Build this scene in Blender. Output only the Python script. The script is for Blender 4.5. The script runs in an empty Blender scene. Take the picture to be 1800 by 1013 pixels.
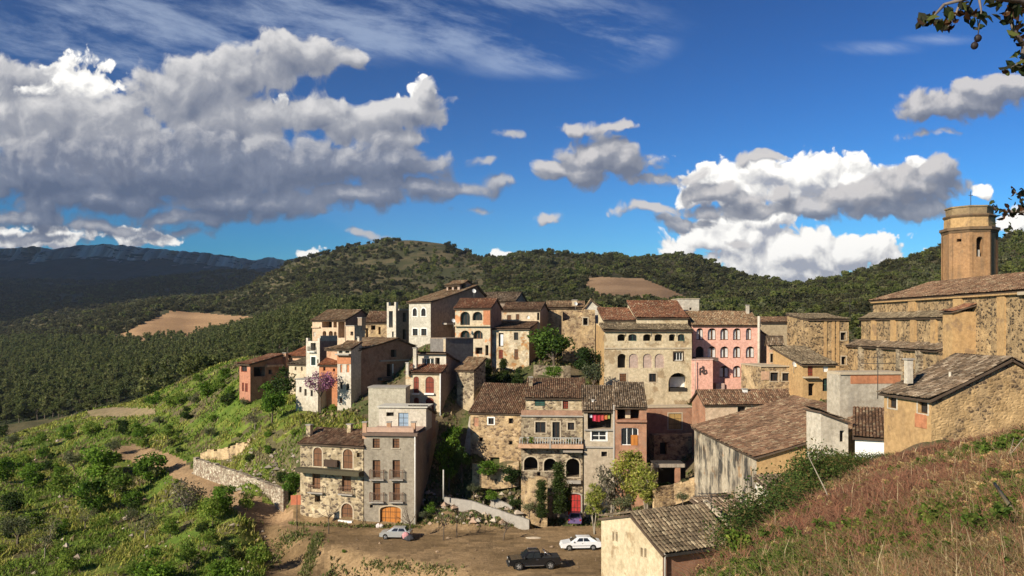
SKY_STR = 0.085
SKY_TINT = (0.052, 0.130, 0.180)
SKY_GAM = 1.8
EXPOSURE = 0.6
HAZE = 0.00004
import bpy, math, random
import numpy as np
from mathutils import Vector
R = math.radians
rng = np.random.default_rng(7)
random.seed(7)
scene = bpy.context.scene
col = scene.collection
F, CX, HY = 1500.0, 900.0, 572.0          # focal length and principal point used to lay out the plan

def U(px): return (px - CX) / F
def P(px, py, D): return Vector((U(px) * D, D, (HY - py) / F * D))

# ------------------------------------------------------------------ objects
def tag(o, label=None, cat=None, group=None, kind=None):
    if label: o['label'] = label
    if cat: o['category'] = cat
    if group: o['group'] = group
    if kind: o['kind'] = kind
    return o

def empty(name, loc, label=None, cat=None, group=None, rz=0.0):
    o = bpy.data.objects.new(name, None)
    o.empty_display_size = 0.3
    o.location = loc
    o.rotation_euler = (0, 0, rz)
    col.objects.link(o)
    return tag(o, label, cat, group)

class MB:
    """collects faces, then links them as ONE mesh object"""
    def __init__(s): s.v = []; s.f = []; s.m = []; s.sm = []
    def face(s, pts, m=0, smooth=False):
        k = len(s.v); s.v.extend([tuple(p) for p in pts]); s.f.append(tuple(range(k, k + len(pts)))); s.m.append(m); s.sm.append(smooth)
    def mesh(s, verts, faces, m=0, smooth=False):
        k = len(s.v); s.v.extend([tuple(p) for p in verts])
        for f in faces: s.f.append(tuple(i + k for i in f)); s.m.append(m); s.sm.append(smooth)
    def hexa(s, b, t, m=0):
        """b, t: four bottom and four top corners, counter-clockwise from above"""
        s.mesh(list(b) + list(t), [(3, 2, 1, 0), (4, 5, 6, 7), (0, 1, 5, 4), (1, 2, 6, 5), (2, 3, 7, 6), (3, 0, 4, 7)], m)
    def box(s, o, dx, dy, dz, m=0):
        """o corner, three edge vectors"""
        o = Vector(o); dx = Vector(dx); dy = Vector(dy); dz = Vector(dz)
        if dx.cross(dy).dot(dz) < 0: dx, dy = dy, dx
        s.hexa([o, o + dx, o + dx + dy, o + dy], [o + dz, o + dx + dz, o + dx + dy + dz, o + dy + dz], m)
    def tube(s, pts, rad, n=6, m=0, cap=True):
        pts = [Vector(p) for p in pts]
        rad = rad if isinstance(rad, (list, tuple)) else [rad] * len(pts)
        vs = []
        for i, p in enumerate(pts):
            d = (pts[min(i + 1, len(pts) - 1)] - pts[max(i - 1, 0)]).normalized()
            x = d.orthogonal().normalized() if i == 0 else (x - d * x.dot(d)).normalized()
            y = d.cross(x)
            for k in range(n):
                a = 2 * math.pi * k / n
                vs.append(p + (x * math.cos(a) + y * math.sin(a)) * rad[i])
        fs = []
        for i in range(len(pts) - 1):
            for k in range(n):
                fs.append((i * n + k, i * n + (k + 1) % n, (i + 1) * n + (k + 1) % n, (i + 1) * n + k))
        if cap:
            fs.append(tuple(reversed(range(n)))); fs.append(tuple((len(pts) - 1) * n + k for k in range(n)))
        s.mesh(vs, fs, m, True)
    def build(s, name, mats, parent=None, org=None, loc=None):
        o_ = Vector(org) if org is not None else (parent.matrix_basis.translation if parent is not None and parent.type == 'EMPTY' and parent.parent is None else None)
        me = bpy.data.meshes.new(name)
        vs = s.v
        if o_ is not None: vs = [(x - o_[0], y - o_[1], z - o_[2]) for x, y, z in s.v]
        me.from_pydata(vs, [], s.f)
        mats = mats if isinstance(mats, (list, tuple)) else [mats]
        for m in mats: me.materials.append(m)
        me.polygons.foreach_set('material_index', s.m)
        me.polygons.foreach_set('use_smooth', s.sm)
        me.update()
        ob = bpy.data.objects.new(name, me); col.objects.link(ob)
        if parent is not None: ob.parent = parent
        elif o_ is not None: ob.location = o_
        if loc is not None: ob.location = loc
        return ob

def np_mesh(name, verts, faces, mat, colors=None, smooth=False, attr='Col'):
    """verts (n,3); faces (m,k) equal sized; colors (m,3) per face"""
    verts = np.asarray(verts, np.float32); faces = np.asarray(faces, np.int32)
    me = bpy.data.meshes.new(name)
    me.vertices.add(len(verts)); me.vertices.foreach_set('co', verts.ravel())
    k = faces.shape[1]
    me.loops.add(faces.size); me.loops.foreach_set('vertex_index', faces.ravel())
    me.polygons.add(len(faces))
    me.polygons.foreach_set('loop_start', np.arange(0, faces.size, k, dtype=np.int32))
    me.polygons.foreach_set('use_smooth', np.full(len(faces), smooth))
    me.update(calc_edges=True)
    if colors is not None:
        a = me.attributes.new(attr, 'FLOAT_COLOR', 'FACE')
        c = np.ones((len(faces), 4), np.float32); c[:, :3] = colors
        a.data.foreach_set('color', c.ravel())
    for m in (mat if isinstance(mat, (list, tuple)) else [mat]): me.materials.append(m)
    return me

def link(name, me, parent=None, loc=None):
    o = bpy.data.objects.new(name, me); col.objects.link(o)
    if parent is not None: o.parent = parent
    if loc is not None: o.location = loc
    return o

# ------------------------------------------------------------------ noise
def vnoise(x, y, seed=0):
    x = np.asarray(x, float); y = np.asarray(y, float)
    xi = np.floor(x).astype(np.int64); yi = np.floor(y).astype(np.int64)
    fx = x - xi; fy = y - yi
    fx = fx * fx * (3 - 2 * fx); fy = fy * fy * (3 - 2 * fy)
    def h(a, b):
        n = (a * 374761393 + b * 668265263 + seed * 974711) & 0xFFFFFFFF
        n = ((n ^ (n >> 13)) * 1274126177) & 0xFFFFFFFF
        return ((n ^ (n >> 16)) & 0xFFFF) / 65535.0
    return (h(xi, yi) * (1 - fx) + h(xi + 1, yi) * fx) * (1 - fy) + (h(xi, yi + 1) * (1 - fx) + h(xi + 1, yi + 1) * fx) * fy
def fbm(x, y, o=4, seed=0, r=0.5):
    s = 0; a = 1; t = 0
    for i in range(o):
        s = s + a * vnoise(np.asarray(x) * 2 ** i, np.asarray(y) * 2 ** i, seed + i * 17); t += a; a *= r
    return s / t

# ------------------------------------------------------------------ materials
MATS = {}
def newmat(name):
    m = bpy.data.materials.new(name); m.use_nodes = True
    nt = m.node_tree; nt.nodes.clear()
    return m, nt
def nd(nt, t, **kw):
    n = nt.nodes.new(t)
    for k, v in kw.items():
        if k.startswith('i_'):
            n.inputs[k[2:].replace('_', ' ')].default_value = v
        else: setattr(n, k, v)
    return n
def L(nt, a, b): nt.links.new(a, b)
def rgba(c): return (c[0], c[1], c[2], 1.0)
def mixc(nt, fac, a, b, blend='MIX'):
    n = nd(nt, 'ShaderNodeMix', data_type='RGBA', blend_type=blend)
    for s, v in ((n.inputs[0], fac), (n.inputs[6], a), (n.inputs[7], b)):
        if isinstance(v, (int, float)): s.default_value = v
        elif isinstance(v, tuple): s.default_value = rgba(v)
        else: L(nt, v, s)
    return n.outputs[2]
def ramp(nt, v, p0, p1, c0=(0, 0, 0), c1=(1, 1, 1)):
    n = nd(nt, 'ShaderNodeValToRGB')
    n.color_ramp.elements[0].position = p0; n.color_ramp.elements[1].position = p1
    n.color_ramp.elements[0].color = rgba(c0); n.color_ramp.elements[1].color = rgba(c1)
    L(nt, v, n.inputs[0]); return n.outputs[0]
def noise(nt, vec, scale, detail=4, rough=0.55, dist=0.0):
    n = nd(nt, 'ShaderNodeTexNoise'); n.inputs['Scale'].default_value = scale
    n.inputs['Detail'].default_value = detail; n.inputs['Roughness'].default_value = rough; n.inputs['Distortion'].default_value = dist
    if vec is not None: L(nt, vec, n.inputs['Vector'])
    return n.outputs['Fac']
def mapping(nt, vec, scale=(1, 1, 1), loc=(0, 0, 0)):
    n = nd(nt, 'ShaderNodeMapping'); n.inputs['Scale'].default_value = scale; n.inputs['Location'].default_value = loc
    L(nt, vec, n.inputs['Vector']); return n.outputs[0]
def out(nt, color, rough=0.85, bump=None, bstr=0.3, bdist=0.05, metal=0.0, spec=0.25):
    b = nd(nt, 'ShaderNodeBsdfPrincipled'); o = nd(nt, 'ShaderNodeOutputMaterial')
    if isinstance(color, tuple): b.inputs['Base Color'].default_value = rgba(color)
    else: L(nt, color, b.inputs['Base Color'])
    b.inputs['Roughness'].default_value = rough; b.inputs['Metallic'].default_value = metal
    b.inputs['Specular IOR Level'].default_value = spec
    if bump is not None:
        n = nd(nt, 'ShaderNodeBump'); n.inputs['Strength'].default_value = bstr; n.inputs['Distance'].default_value = bdist
        L(nt, bump, n.inputs['Height']); L(nt, n.outputs[0], b.inputs['Normal'])
    L(nt, b.outputs[0], o.inputs[0]); return b

def plaster(name, c1, c2, streak=0.35, scol=(0.10, 0.09, 0.075), big=0.3, patch=None, pcol=(0.35, 0.16, 0.08), sr=(.46, .72)):
    if name in MATS: return MATS[name]
    m, nt = newmat(name)
    v = nd(nt, 'ShaderNodeTexCoord').outputs['Object']
    base = mixc(nt, ramp(nt, noise(nt, v, big, 6, 0.65), 0.38, 0.62), c1, c2)
    if patch:   # fallen plaster showing the wall below
        base = mixc(nt, ramp(nt, noise(nt, mapping(nt, v, (1, 1, 1), (7, 3, 1)), 0.45, 5, 0.6), 0.62 - patch * 0.25, 0.66 - patch * 0.25), base, pcol)
    fine = noise(nt, v, 2.6, 5, 0.7)
    base = mixc(nt, 1.0, base, ramp(nt, fine, 0.25, 0.75, (0.60, 0.57, 0.54), (1.22, 1.21, 1.20)), 'MULTIPLY')
    if streak:
        st = noise(nt, mapping(nt, v, (1.9, 1.9, 0.16)), 1.0, 6, 0.68)
        sb = nd(nt, 'ShaderNodeMath', operation='MULTIPLY'); L(nt, ramp(nt, st, *sr), sb.inputs[0]); L(nt, ramp(nt, noise(nt, v, .55, 4, .6), .36, .58), sb.inputs[1])
        sf = nd(nt, 'ShaderNodeMath', operation='MULTIPLY'); L(nt, sb.outputs[0], sf.inputs[0]); sf.inputs[1].default_value = streak
        base = mixc(nt, sf.outputs[0], base, scol)
    out(nt, base, 0.9, noise(nt, v, 6, 4), 0.25, 0.04)
    MATS[name] = m; return m

def rubble(name, s1, s2, mortar, scale=2.2, cover=0.0, ccol=(0.42, 0.34, 0.22), s3=None, stain=0.4):
    if name in MATS: return MATS[name]
    m, nt = newmat(name)
    v = nd(nt, 'ShaderNodeTexCoord').outputs['Object']
    nz = nd(nt, 'ShaderNodeTexNoise'); nz.inputs['Scale'].default_value = 1.5; L(nt, v, nz.inputs['Vector'])
    va = nd(nt, 'ShaderNodeVectorMath', operation='MULTIPLY_ADD'); L(nt, nz.outputs['Color'], va.inputs[0]); va.inputs[1].default_value = (0.5, 0.5, 0.3); L(nt, mapping(nt, v, (1, 1, 1.5)), va.inputs[2])
    vo = nd(nt, 'ShaderNodeTexVoronoi'); vo.inputs['Scale'].default_value = scale; L(nt, va.outputs[0], vo.inputs['Vector'])
    ve = nd(nt, 'ShaderNodeTexVoronoi', feature='DISTANCE_TO_EDGE'); ve.inputs['Scale'].default_value = scale; L(nt, va.outputs[0], ve.inputs['Vector'])
    sep = nd(nt, 'ShaderNodeSeparateColor'); L(nt, vo.outputs['Color'], sep.inputs[0])
    c = mixc(nt, ramp(nt, sep.outputs[0], 0.25, 0.75), tuple(.9 * v for v in s1), tuple(1.06 * v for v in s2))
    if s3: c = mixc(nt, ramp(nt, sep.outputs[1], 0.60, 0.68), c, s3)
    c = mixc(nt, ramp(nt, ve.outputs['Distance'], 0.0, 0.12), mortar, c)
    if cover:
        c = mixc(nt, ramp(nt, noise(nt, v, 0.33, 6, 0.65), 0.62 - 0.28 * cover, 0.66 - 0.28 * cover), c, ccol)
    c = mixc(nt, 1.0, c, ramp(nt, noise(nt, v, 1.1, 5, 0.7), 0.3, 0.7, (0.52, 0.49, 0.46), (1.28, 1.27, 1.26)), 'MULTIPLY')
    if stain:
        st = noise(nt, mapping(nt, v, (0.9, 0.9, 0.12)), 1.0, 5, 0.6)
        sf = nd(nt, 'ShaderNodeMath', operation='MULTIPLY'); L(nt, ramp(nt, st, 0.5, 0.75), sf.inputs[0]); sf.inputs[1].default_value = stain
        c = mixc(nt, sf.outputs[0], c, (0.07, 0.06, 0.05))
    out(nt, c, 0.95, ve.outputs['Distance'], 0.6, 0.15)
    MATS[name] = m; return m

def brickmat(name, c1, c2, mortar=(0.32, 0.27, 0.22)):
    if name in MATS: return MATS[name]
    m, nt = newmat(name)
    v = nd(nt, 'ShaderNodeTexCoord').outputs['Object']
    s = nd(nt, 'ShaderNodeSeparateXYZ'); L(nt, v, s.inputs[0])
    ad = nd(nt, 'ShaderNodeMath', operation='ADD'); L(nt, s.outputs[0], ad.inputs[0]); L(nt, s.outputs[1], ad.inputs[1])
    cb = nd(nt, 'ShaderNodeCombineXYZ'); L(nt, ad.outputs[0], cb.inputs[0]); L(nt, s.outputs[2], cb.inputs[1])
    b = nd(nt, 'ShaderNodeTexBrick'); L(nt, cb.outputs[0], b.inputs['Vector'])
    b.inputs['Color1'].default_value = rgba(c1); b.inputs['Color2'].default_value = rgba(c2); b.inputs['Mortar'].default_value = rgba(mortar)
    b.inputs['Scale'].default_value = 1.0; b.inputs['Brick Width'].default_value = 0.29; b.inputs['Row Height'].default_value = 0.09; b.inputs['Mortar Size'].default_value = 0.012
    c = mixc(nt, 1.0, b.outputs['Color'], ramp(nt, noise(nt, v, 0.8, 6, 0.7), 0.3, 0.7, (0.55, 0.52, 0.5), (1.25, 1.2, 1.15)), 'MULTIPLY')
    c = mixc(nt, ramp(nt, noise(nt, v, 0.4, 5), 0.55, 0.75), c, (0.24, 0.17, 0.12))
    out(nt, c, 0.92, noise(nt, v, 9, 3), 0.3, 0.03)
    MATS[name] = m; return m

def wood(name, c, rough=0.6):
    if name in MATS: return MATS[name]
    m, nt = newmat(name)
    v = nd(nt, 'ShaderNodeTexCoord').outputs['Object']
    n = noise(nt, mapping(nt, v, (7, 7, 0.6)), 1.0, 4)
    out(nt, mixc(nt, 1.0, c, ramp(nt, n, 0.3, 0.7, (0.6, 0.58, 0.55), (1.2, 1.2, 1.2)), 'MULTIPLY'), rough, n, 0.2, 0.02)
    MATS[name] = m; return m

def flat(name, c, rough=0.7, metal=0.0, spec=0.3, var=0.15):
    if name in MATS: return MATS[name]
    m, nt = newmat(name)
    v = nd(nt, 'ShaderNodeTexCoord').outputs['Object']
    n = noise(nt, v, 2.5, 5, 0.65)
    out(nt, mixc(nt, 1.0, c, ramp(nt, n, 0.3, 0.7, (1 - var,) * 3, (1 + var,) * 3), 'MULTIPLY'), rough, None, metal=metal, spec=spec)
    MATS[name] = m; return m

def attrmat(name, rough=0.9, mult=1.0, transl=0.0, objvar=0.0, noisev=0.0, bump=False, tint=(1, 1, 1)):
    """colour comes from the mesh's own per-face colour"""
    if name in MATS: return MATS[name]
    m, nt = newmat(name)
    a = nd(nt, 'ShaderNodeAttribute', attribute_name='Col')
    c = mixc(nt, 1.0, a.outputs['Color'], tuple(mult * t for t in tint), 'MULTIPLY')
    if objvar:
        oi = nd(nt, 'ShaderNodeObjectInfo')
        c = mixc(nt, 1.0, c, ramp(nt, oi.outputs['Random'], 0, 1, (1 - objvar, 1 - objvar * 0.8, 1 - objvar), (1 + objvar, 1 + objvar * 0.7, 1 + objvar * 0.3)), 'MULTIPLY')
    v = nd(nt, 'ShaderNodeTexCoord').outputs['Object']
    if noisev:
        c = mixc(nt, 1.0, c, ramp(nt, noise(nt, v, 0.5, 6, 0.7), 0.3, 0.7, (1 - noisev,) * 3, (1 + noisev,) * 3), 'MULTIPLY')
    if bump:
        c = mixc(nt, 1.0, c, ramp(nt, noise(nt, v, 3.0, 6, 0.75), 0.3, 0.7, (.62, .60, .58), (1.3, 1.3, 1.3)), 'MULTIPLY')
    b = out(nt, c, rough, noise(nt, v, 3.5, 6, .7) if bump else None, 0.7, 0.15, spec=0.15)
    if transl:
        o = [n for n in nt.nodes if n.type == 'OUTPUT_MATERIAL'][0]
        t = nd(nt, 'ShaderNodeBsdfTranslucent'); L(nt, c, t.inputs[0])
        mx = nd(nt, 'ShaderNodeMixShader'); mx.inputs[0].default_value = transl
        L(nt, b.outputs[0], mx.inputs[1]); L(nt, t.outputs[0], mx.inputs[2]); L(nt, mx.outputs[0], o.inputs[0])
    MATS[name] = m; return m

TILE = attrmat('roof_tile', 0.9, 0.84, noisev=0.35, bump=False)
LEAF = attrmat('leaf', 0.75, mult=1.18, transl=0.42, objvar=0.25)
GRASS = attrmat('grass_blade', 0.8, transl=0.25)
GLASS = flat('window_glass', (0.025, 0.028, 0.03), 0.2, spec=0.22)
CURT = flat('curtain', (0.55, 0.55, 0.52), 0.9)
DARK = flat('dark_interior', (0.035, 0.03, 0.025), 0.95)
WOODB = wood('brown_wood', (0.16, 0.075, 0.035))
WOODD = wood('dark_wood', (0.06, 0.035, 0.022))
WOODO = wood('orange_wood', (0.50, 0.19, 0.04))
WOODR = wood('red_brown_wood', (0.20, 0.04, 0.02))
GREENW = wood('green_shutter', (0.03, 0.09, 0.07))
REDD = flat('red_paint', (0.40, 0.035, 0.03), 0.6, var=.3)
WHITEP = flat('white_paint', (0.75, 0.74, 0.70), 0.6)
IRON = flat('dark_iron', (0.05, 0.045, 0.04), 0.6)
RUSTI = flat('rusty_iron', (0.16, 0.09, 0.06), 0.7)
STONET = flat('pale_stone', (0.46, 0.38, 0.27), 0.9)
GREYST = flat('grey_stone', (0.33, 0.30, 0.26), 0.9)
# ------------------------------------------------------------------ terrain
# survey points: bearing and elevation as read off the horizon plane, with distance in metres
CTRL = """
-300,1200,70 0,1013,95 200,1013,92 400,1015,88 460,1030,86 440,962,97 250,960,104 100,940,112 0,900,125 330,930,104 420,912,102
0,850,150 100,850,148 200,860,132 250,830,140 120,800,178 200,793,150 260,800,145 300,805,140 340,832,128 420,860,117 498,893,109
0,772,215 80,752,220 160,724,215 230,720,200 300,690,190 360,672,176 425,693,150 250,770,165 330,770,150 420,760,140 470,725,142 560,718,134 600,730,127 640,742,121 560,752,122 530,776,115 450,785,122
520,925,103 640,924,102 740,924,103
0,800,330 200,752,320 400,690,290 500,640,250 600,615,240 -300,900,300
-300,745,420 0,738,420 150,705,430 300,690,420 400,655,400 500,612,400 -300,660,650 0,662,650 200,640,650 400,605,620 520,565,560
190,602,850 300,547,1020 400,553,960 480,560,880 330,591,840 420,575,830 250,570,930 0,600,1100 -300,600,1100 150,560,1300
0,560,1700 0,525,2600 0,495,4200 -300,500,3800 200,503,3500 300,522,2000 350,505,2500 450,483,3500 250,540,1600 420,520,1500
0,520,6500 300,510,6500 600,520,5000 900,540,5000 1300,540,5000 1800,540,5000 -300,520,6500
520,459,1300 560,451,1300 600,438,1300 640,426,1300 680,420,1300 740,419,1300 780,426,1300 830,448,1300
600,500,950 700,490,950 700,455,1120 560,512,900 620,470,1120 800,490,900 600,540,650 700,530,620 500,540,880
600,520,1900 700,500,1900 830,500,1900 950,500,1700 1100,500,1700 1250,500,1700
870,462,1150 900,456,1120 940,453,1100 1000,455,1100 1050,459,1080 1090,461,1080 1150,456,1080 1200,455,1080 1240,465,1060 1300,482,1020 1360,498,970
900,500,780 1000,485,860 1130,487,760 1040,490,760 1100,510,640 1030,521,600 1200,526,560 1300,510,700 1250,490,850 950,540,480 1100,550,380
1400,502,930 1440,500,880 1500,490,790 1560,473,750 1600,460,720 1660,440,700 1752,430,680 1800,422,660 1900,404,640 2150,385,640
1450,530,1500 1600,500,1200 1800,480,1100 2150,470,1100
1500,535,450 1400,543,420 1650,500,470 1750,480,480 1300,548,420 1600,532,330 1850,470,450 2150,450,450
650,592,230 800,585,230 950,578,230 1100,576,230 1300,572,230 1500,572,230 1700,580,230 1900,585,230 2150,580,230
860,650,141 940,640,141 1000,640,140 1060,700,131 1217,690,133 1340,690,135 1420,690,124 1500,640,150 1700,650,125 1900,680,110
840,622,160 720,615,155 780,640,128 800,655,131 1000,600,175 1200,600,175 1400,600,175
830,812,114 900,850,111 960,905,109 1020,906,108 1100,895,106 1140,880,107 860,880,111 800,870,112 780,800,116 800,760,120 760,900,104.5 790,893,104 830,900,103.2 790,914,102 820,895,106 720,757,120
1180,870,103 1230,862,97 1200,790,121 1330,880,74 1450,870,78 1500,800,85 1560,790,70 1640,775,60 1800,760,76 2150,820,60 1400,955,62 1250,935,78
1100,1150,62 1250,1180,62 1160,960,82 900,1250,55 600,1250,55 200,1270,60 900,1500,38 300,1500,38 1500,1300,40 2000,1200,40
780,884,106 830,893,105 880,908,103.5 850,888,108 820,876,110 1000,690,128 950,680,127 1040,680,130 900,660,136 870,690,124
"""
cp = np.array([[float(t) for t in s.split(',')] for s in CTRL.split()])
def feat(px, D): return np.stack([np.asarray(px) / 260.0, 1.6 * np.log(np.asarray(D))], -1)
_A = feat(cp[:, 0], cp[:, 2]); _w = (HY - cp[:, 1]) / F
def _k(r2): return np.where(r2 > 1e-12, r2 * np.log(np.maximum(r2, 1e-12)), 0.0)
_n = len(cp)
_K = _k(((_A[:, None] - _A[None]) ** 2).sum(-1)) + 0.004 * np.eye(_n)
_Pm = np.hstack([np.ones((_n, 1)), _A])
_S = np.linalg.solve(np.block([[_K, _Pm], [_Pm.T, np.zeros((3, 3))]]), np.concatenate([_w, np.zeros(3)]))

def inpoly(x, y, poly):
    x = np.asarray(x, float); y = np.asarray(y, float); r = np.zeros(x.shape, bool)
    n = len(poly)
    for i in range(n):
        x0, y0 = poly[i]; x1, y1 = poly[(i + 1) % n]
        if y0 == y1: continue
        c = ((y0 > y) != (y1 > y)) & (x < (x1 - x0) * (y - y0) / (y1 - y0) + x0)
        r ^= c
    return r
def polydist(x, y, poly):
    x = np.asarray(x, float); y = np.asarray(y, float); d = np.full(x.shape, 1e9)
    n = len(poly)
    for i in range(n):
        ax, ay = poly[i]; bx, by = poly[(i + 1) % n]
        t = np.clip(((x - ax) * (bx - ax) + (y - ay) * (by - ay)) / ((bx - ax) ** 2 + (by - ay) ** 2), 0, 1)
        d = np.minimum(d, np.hypot(x - ax - t * (bx - ax), y - ay - t * (by - ay)))
    return np.where(inpoly(x, y, poly), -d, d)
PLAZA = [(-29, 103.5), (-21, 95), (-14.5, 89), (-5, 84.5), (5, 80), (20, 76), (25, 95), (13, 104), (5, 103.5), (1, 101), (-4, 100.5), (-9, 101), (-12, 102.5), (-18, 103), (-26, 107)]
PZ = -24.2
CREST = np.array([(-20, -9), (0, -2.5), (5, -.5), (10, 1.2), (15.8, 2.8), (18.2, 4.4), (28, 9.0), (45, 18.0), (56, 24.5), (70, 33)])
def hill_plane(x, y): return -1.585 + 0.305 * x - 0.251 * y
def hill(x, y):
    s = x - np.interp(y, CREST[:, 0], CREST[:, 1])
    z = hill_plane(x, y) + 0.35 * (fbm(x * .22, y * .22, 3, 5) - .5)
    z = z - .10 * np.maximum(0, x - 17)
    drop = np.maximum(0, -s + 0.8); z = z - drop ** 1.15 * 0.9
    far = np.maximum(0, y - 50); z = z - far * 0.9
    back = np.maximum(0, -4 - y); z = z + back * 0.1
    return z
def smooth(e0, e1, v):
    t = np.clip((v - e0) / (e1 - e0), 0, 1); return t * t * (3 - 2 * t)
def base_height(x, y):
    x = np.asarray(x, float); y = np.asarray(y, float); sh = x.shape
    xf = x.ravel(); yf = np.maximum(y.ravel(), 25.0)
    px = np.clip(CX + F * xf / yf, -500, 2300)
    o = np.empty(xf.size)
    for i in range(0, xf.size, 20000):
        q = feat(px[i:i + 20000], yf[i:i + 20000])
        o[i:i + 20000] = _k(((q[:, None] - _A[None]) ** 2).sum(-1)) @ _S[:_n] + _S[_n] + q @ _S[_n + 1:]
    z = o * yf
    amp = np.interp(yf, [60, 150, 300, 900, 3000], [0.25, 0.5, 2.0, 9.0, 25.0])
    sc = np.interp(yf, [60, 150, 300, 900, 3000], [8, 12, 30, 110, 350])
    z = z + amp * (fbm(xf / sc, yf / sc, 4, 3) - 0.5) * 2
    return z.reshape(sh)
def height(x, y):
    x = np.asarray(x, float); y = np.asarray(y, float)
    z = base_height(x, y)
    d = polydist(x, y, PLAZA)
    t = smooth(2.5, -0.5, d)
    z = z * (1 - t) + PZ * t + 0
    h = hill(x, y)
    return np.where(y < 75, np.maximum(z, h), z)
def H(x, y): return float(height(np.array([x]), np.array([y]))[0])
def on_ground(px, D):
    x = U(px) * D; return Vector((x, D, H(x, D)))
def project(x, y, z):
    return CX + F * x / y, HY - F * z / y

FIELD1 = [(183, 602), (240, 574), (300, 547), (340, 549), (410, 555), (482, 559), (470, 566), (380, 584), (330, 597), (270, 602)]
FIELD2 = [(1028, 490), (1062, 487), (1130, 490), (1180, 510), (1215, 527), (1160, 529), (1060, 524), (1036, 510)]
BARE1 = [(592, 548), (600, 533), (614, 534), (612, 552)]
FOREST = [(-400, 598), (0, 598), (100, 600), (185, 602), (330, 598), (480, 563), (560, 532), (600, 548), (660, 545), (600, 590), (500, 625), (420, 655), (300, 692), (200, 718), (100, 735), (0, 748), (-400, 790)]
GREENS = [(-500, 725), (0, 722), (170, 692), (300, 660), (420, 626), (480, 615), (530, 690), (640, 735), (660, 760), (520, 800), (520, 890), (470, 930), (460, 1100), (-500, 1300)]
PATH = [(195, 788), (240, 780), (290, 796), (320, 806), (345, 832), (420, 862), (500, 893), (530, 912), (520, 928), (450, 918), (390, 890), (330, 862), (280, 822), (230, 812), (200, 803)]
TERR = [(150, 722), (200, 716), (270, 718), (275, 728), (210, 734), (160, 732)]
TERR2 = [(290, 700), (330, 678), (345, 680), (330, 695), (300, 712)]
BANK = [(455, 1300), (470, 975), (500, 925), (540, 930), (700, 985), (850, 1010), (860, 1300)]

def ground_colour(px, py, x, y, z):
    n1 = np.where(y > 230, fbm(x / 22, y / 30, 4, 21), fbm(x / 2, y / 2, 3, 21)); n2 = fbm(x / 3.1, y / 3.1, 4, 33); n3 = fbm(x / 25, y / 40, 4, 41)
    def mixn(a, b, t): return np.asarray(a)[None] * (1 - t[:, None]) + np.asarray(b)[None] * t[:, None]
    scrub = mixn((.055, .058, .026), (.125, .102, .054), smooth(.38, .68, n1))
    scrub = scrub * np.where(px > 850, .72, 1.0)[:, None]  # right hills darkened in the colour, standing in for cloud shade
    earth = mixn((.215, .145, .074), (.31, .212, .113), smooth(.3, .7, n2)) * (.8 + .4 * fbm(x / 7, y / 4, 3, 52))[:, None]
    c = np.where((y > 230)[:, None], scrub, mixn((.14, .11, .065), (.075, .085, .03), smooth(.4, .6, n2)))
    green = mixn((.095, .150, .022), (.185, .205, .040), smooth(.3, .7, n2)) * (0.75 + .5 * n3[:, None])
    dirt = mixn(green[0] * 0 + np.array((.16, .125, .07)), (.10, .10, .04), n3)
    green = np.where((n2 > .60)[:, None], dirt, green)
    near = y < 330
    g = inpoly(px, py, GREENS) & near; c[g] = green[g]
    c[(polydist(x, y, PLAZA) < 2.5) | (inpoly(px, py, BANK) & near)] = earth[(polydist(x, y, PLAZA) < 2.5) | (inpoly(px, py, BANK) & near)]
    rut = np.zeros(len(px), bool)
    for q in ([(560, 940), (548, 975), (538, 1013)], [(585, 950), (566, 985), (560, 1020)], [(500, 940), (485, 975), (470, 1013)], [(690, 985), (760, 960), (900, 945)], [(700, 1000), (800, 968), (960, 950)], [(600, 942), (760, 944), (980, 930)], [(1060, 1005), (980, 1010), (880, 1013)]):
        for (ax, ay), (bx, by) in zip(q, q[1:]):
            t = np.clip(((px - ax) * (bx - ax) + (py - ay) * (by - ay)) / ((bx - ax) ** 2 + (by - ay) ** 2), 0, 1)
            rut |= np.hypot(px - ax - t * (bx - ax), (py - ay - t * (by - ay)) * 2) < 3.5 + 2 * n2
    k = rut & near & (y > 75); c[k] = c[k] * .72
    path = mixn((.38, .25, .14), (.28, .19, .105), n2)
    k = inpoly(px, py, PATH) & near; c[k] = path[k]
    k = (inpoly(px, py, TERR)) & near; c[k] = mixn((.33, .24, .15), (.20, .17, .08), n2)[k]
    f = ~near
    k = inpoly(px, py, FOREST) & f; c[k] = np.array((.035, .045, .018))
    tan = mixn((.44, .28, .15), (.34, .21, .11), smooth(.3, .7, fbm(x / 60, y / 30, 4, 8)))
    k = inpoly(px, py, FIELD1) & f; c[k] = tan[k]
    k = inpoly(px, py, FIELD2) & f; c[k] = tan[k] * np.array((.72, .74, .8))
    k = inpoly(px, py, BARE1) & f; c[k] = np.array((.30, .20, .12))
    hm = (y < 75) & (hill(x, y) > z - .05)
    hc = mixn((.16, .115, .065), (.23, .17, .095), smooth(.3, .7, fbm(x * .9, y * .9, 4, 12)))
    hc = np.where((fbm(x * .16, y * .16, 3, 15) > .50)[:, None], np.array((.17, .088, .05))[None], hc)
    c[hm] = hc[hm]
    return c

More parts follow.
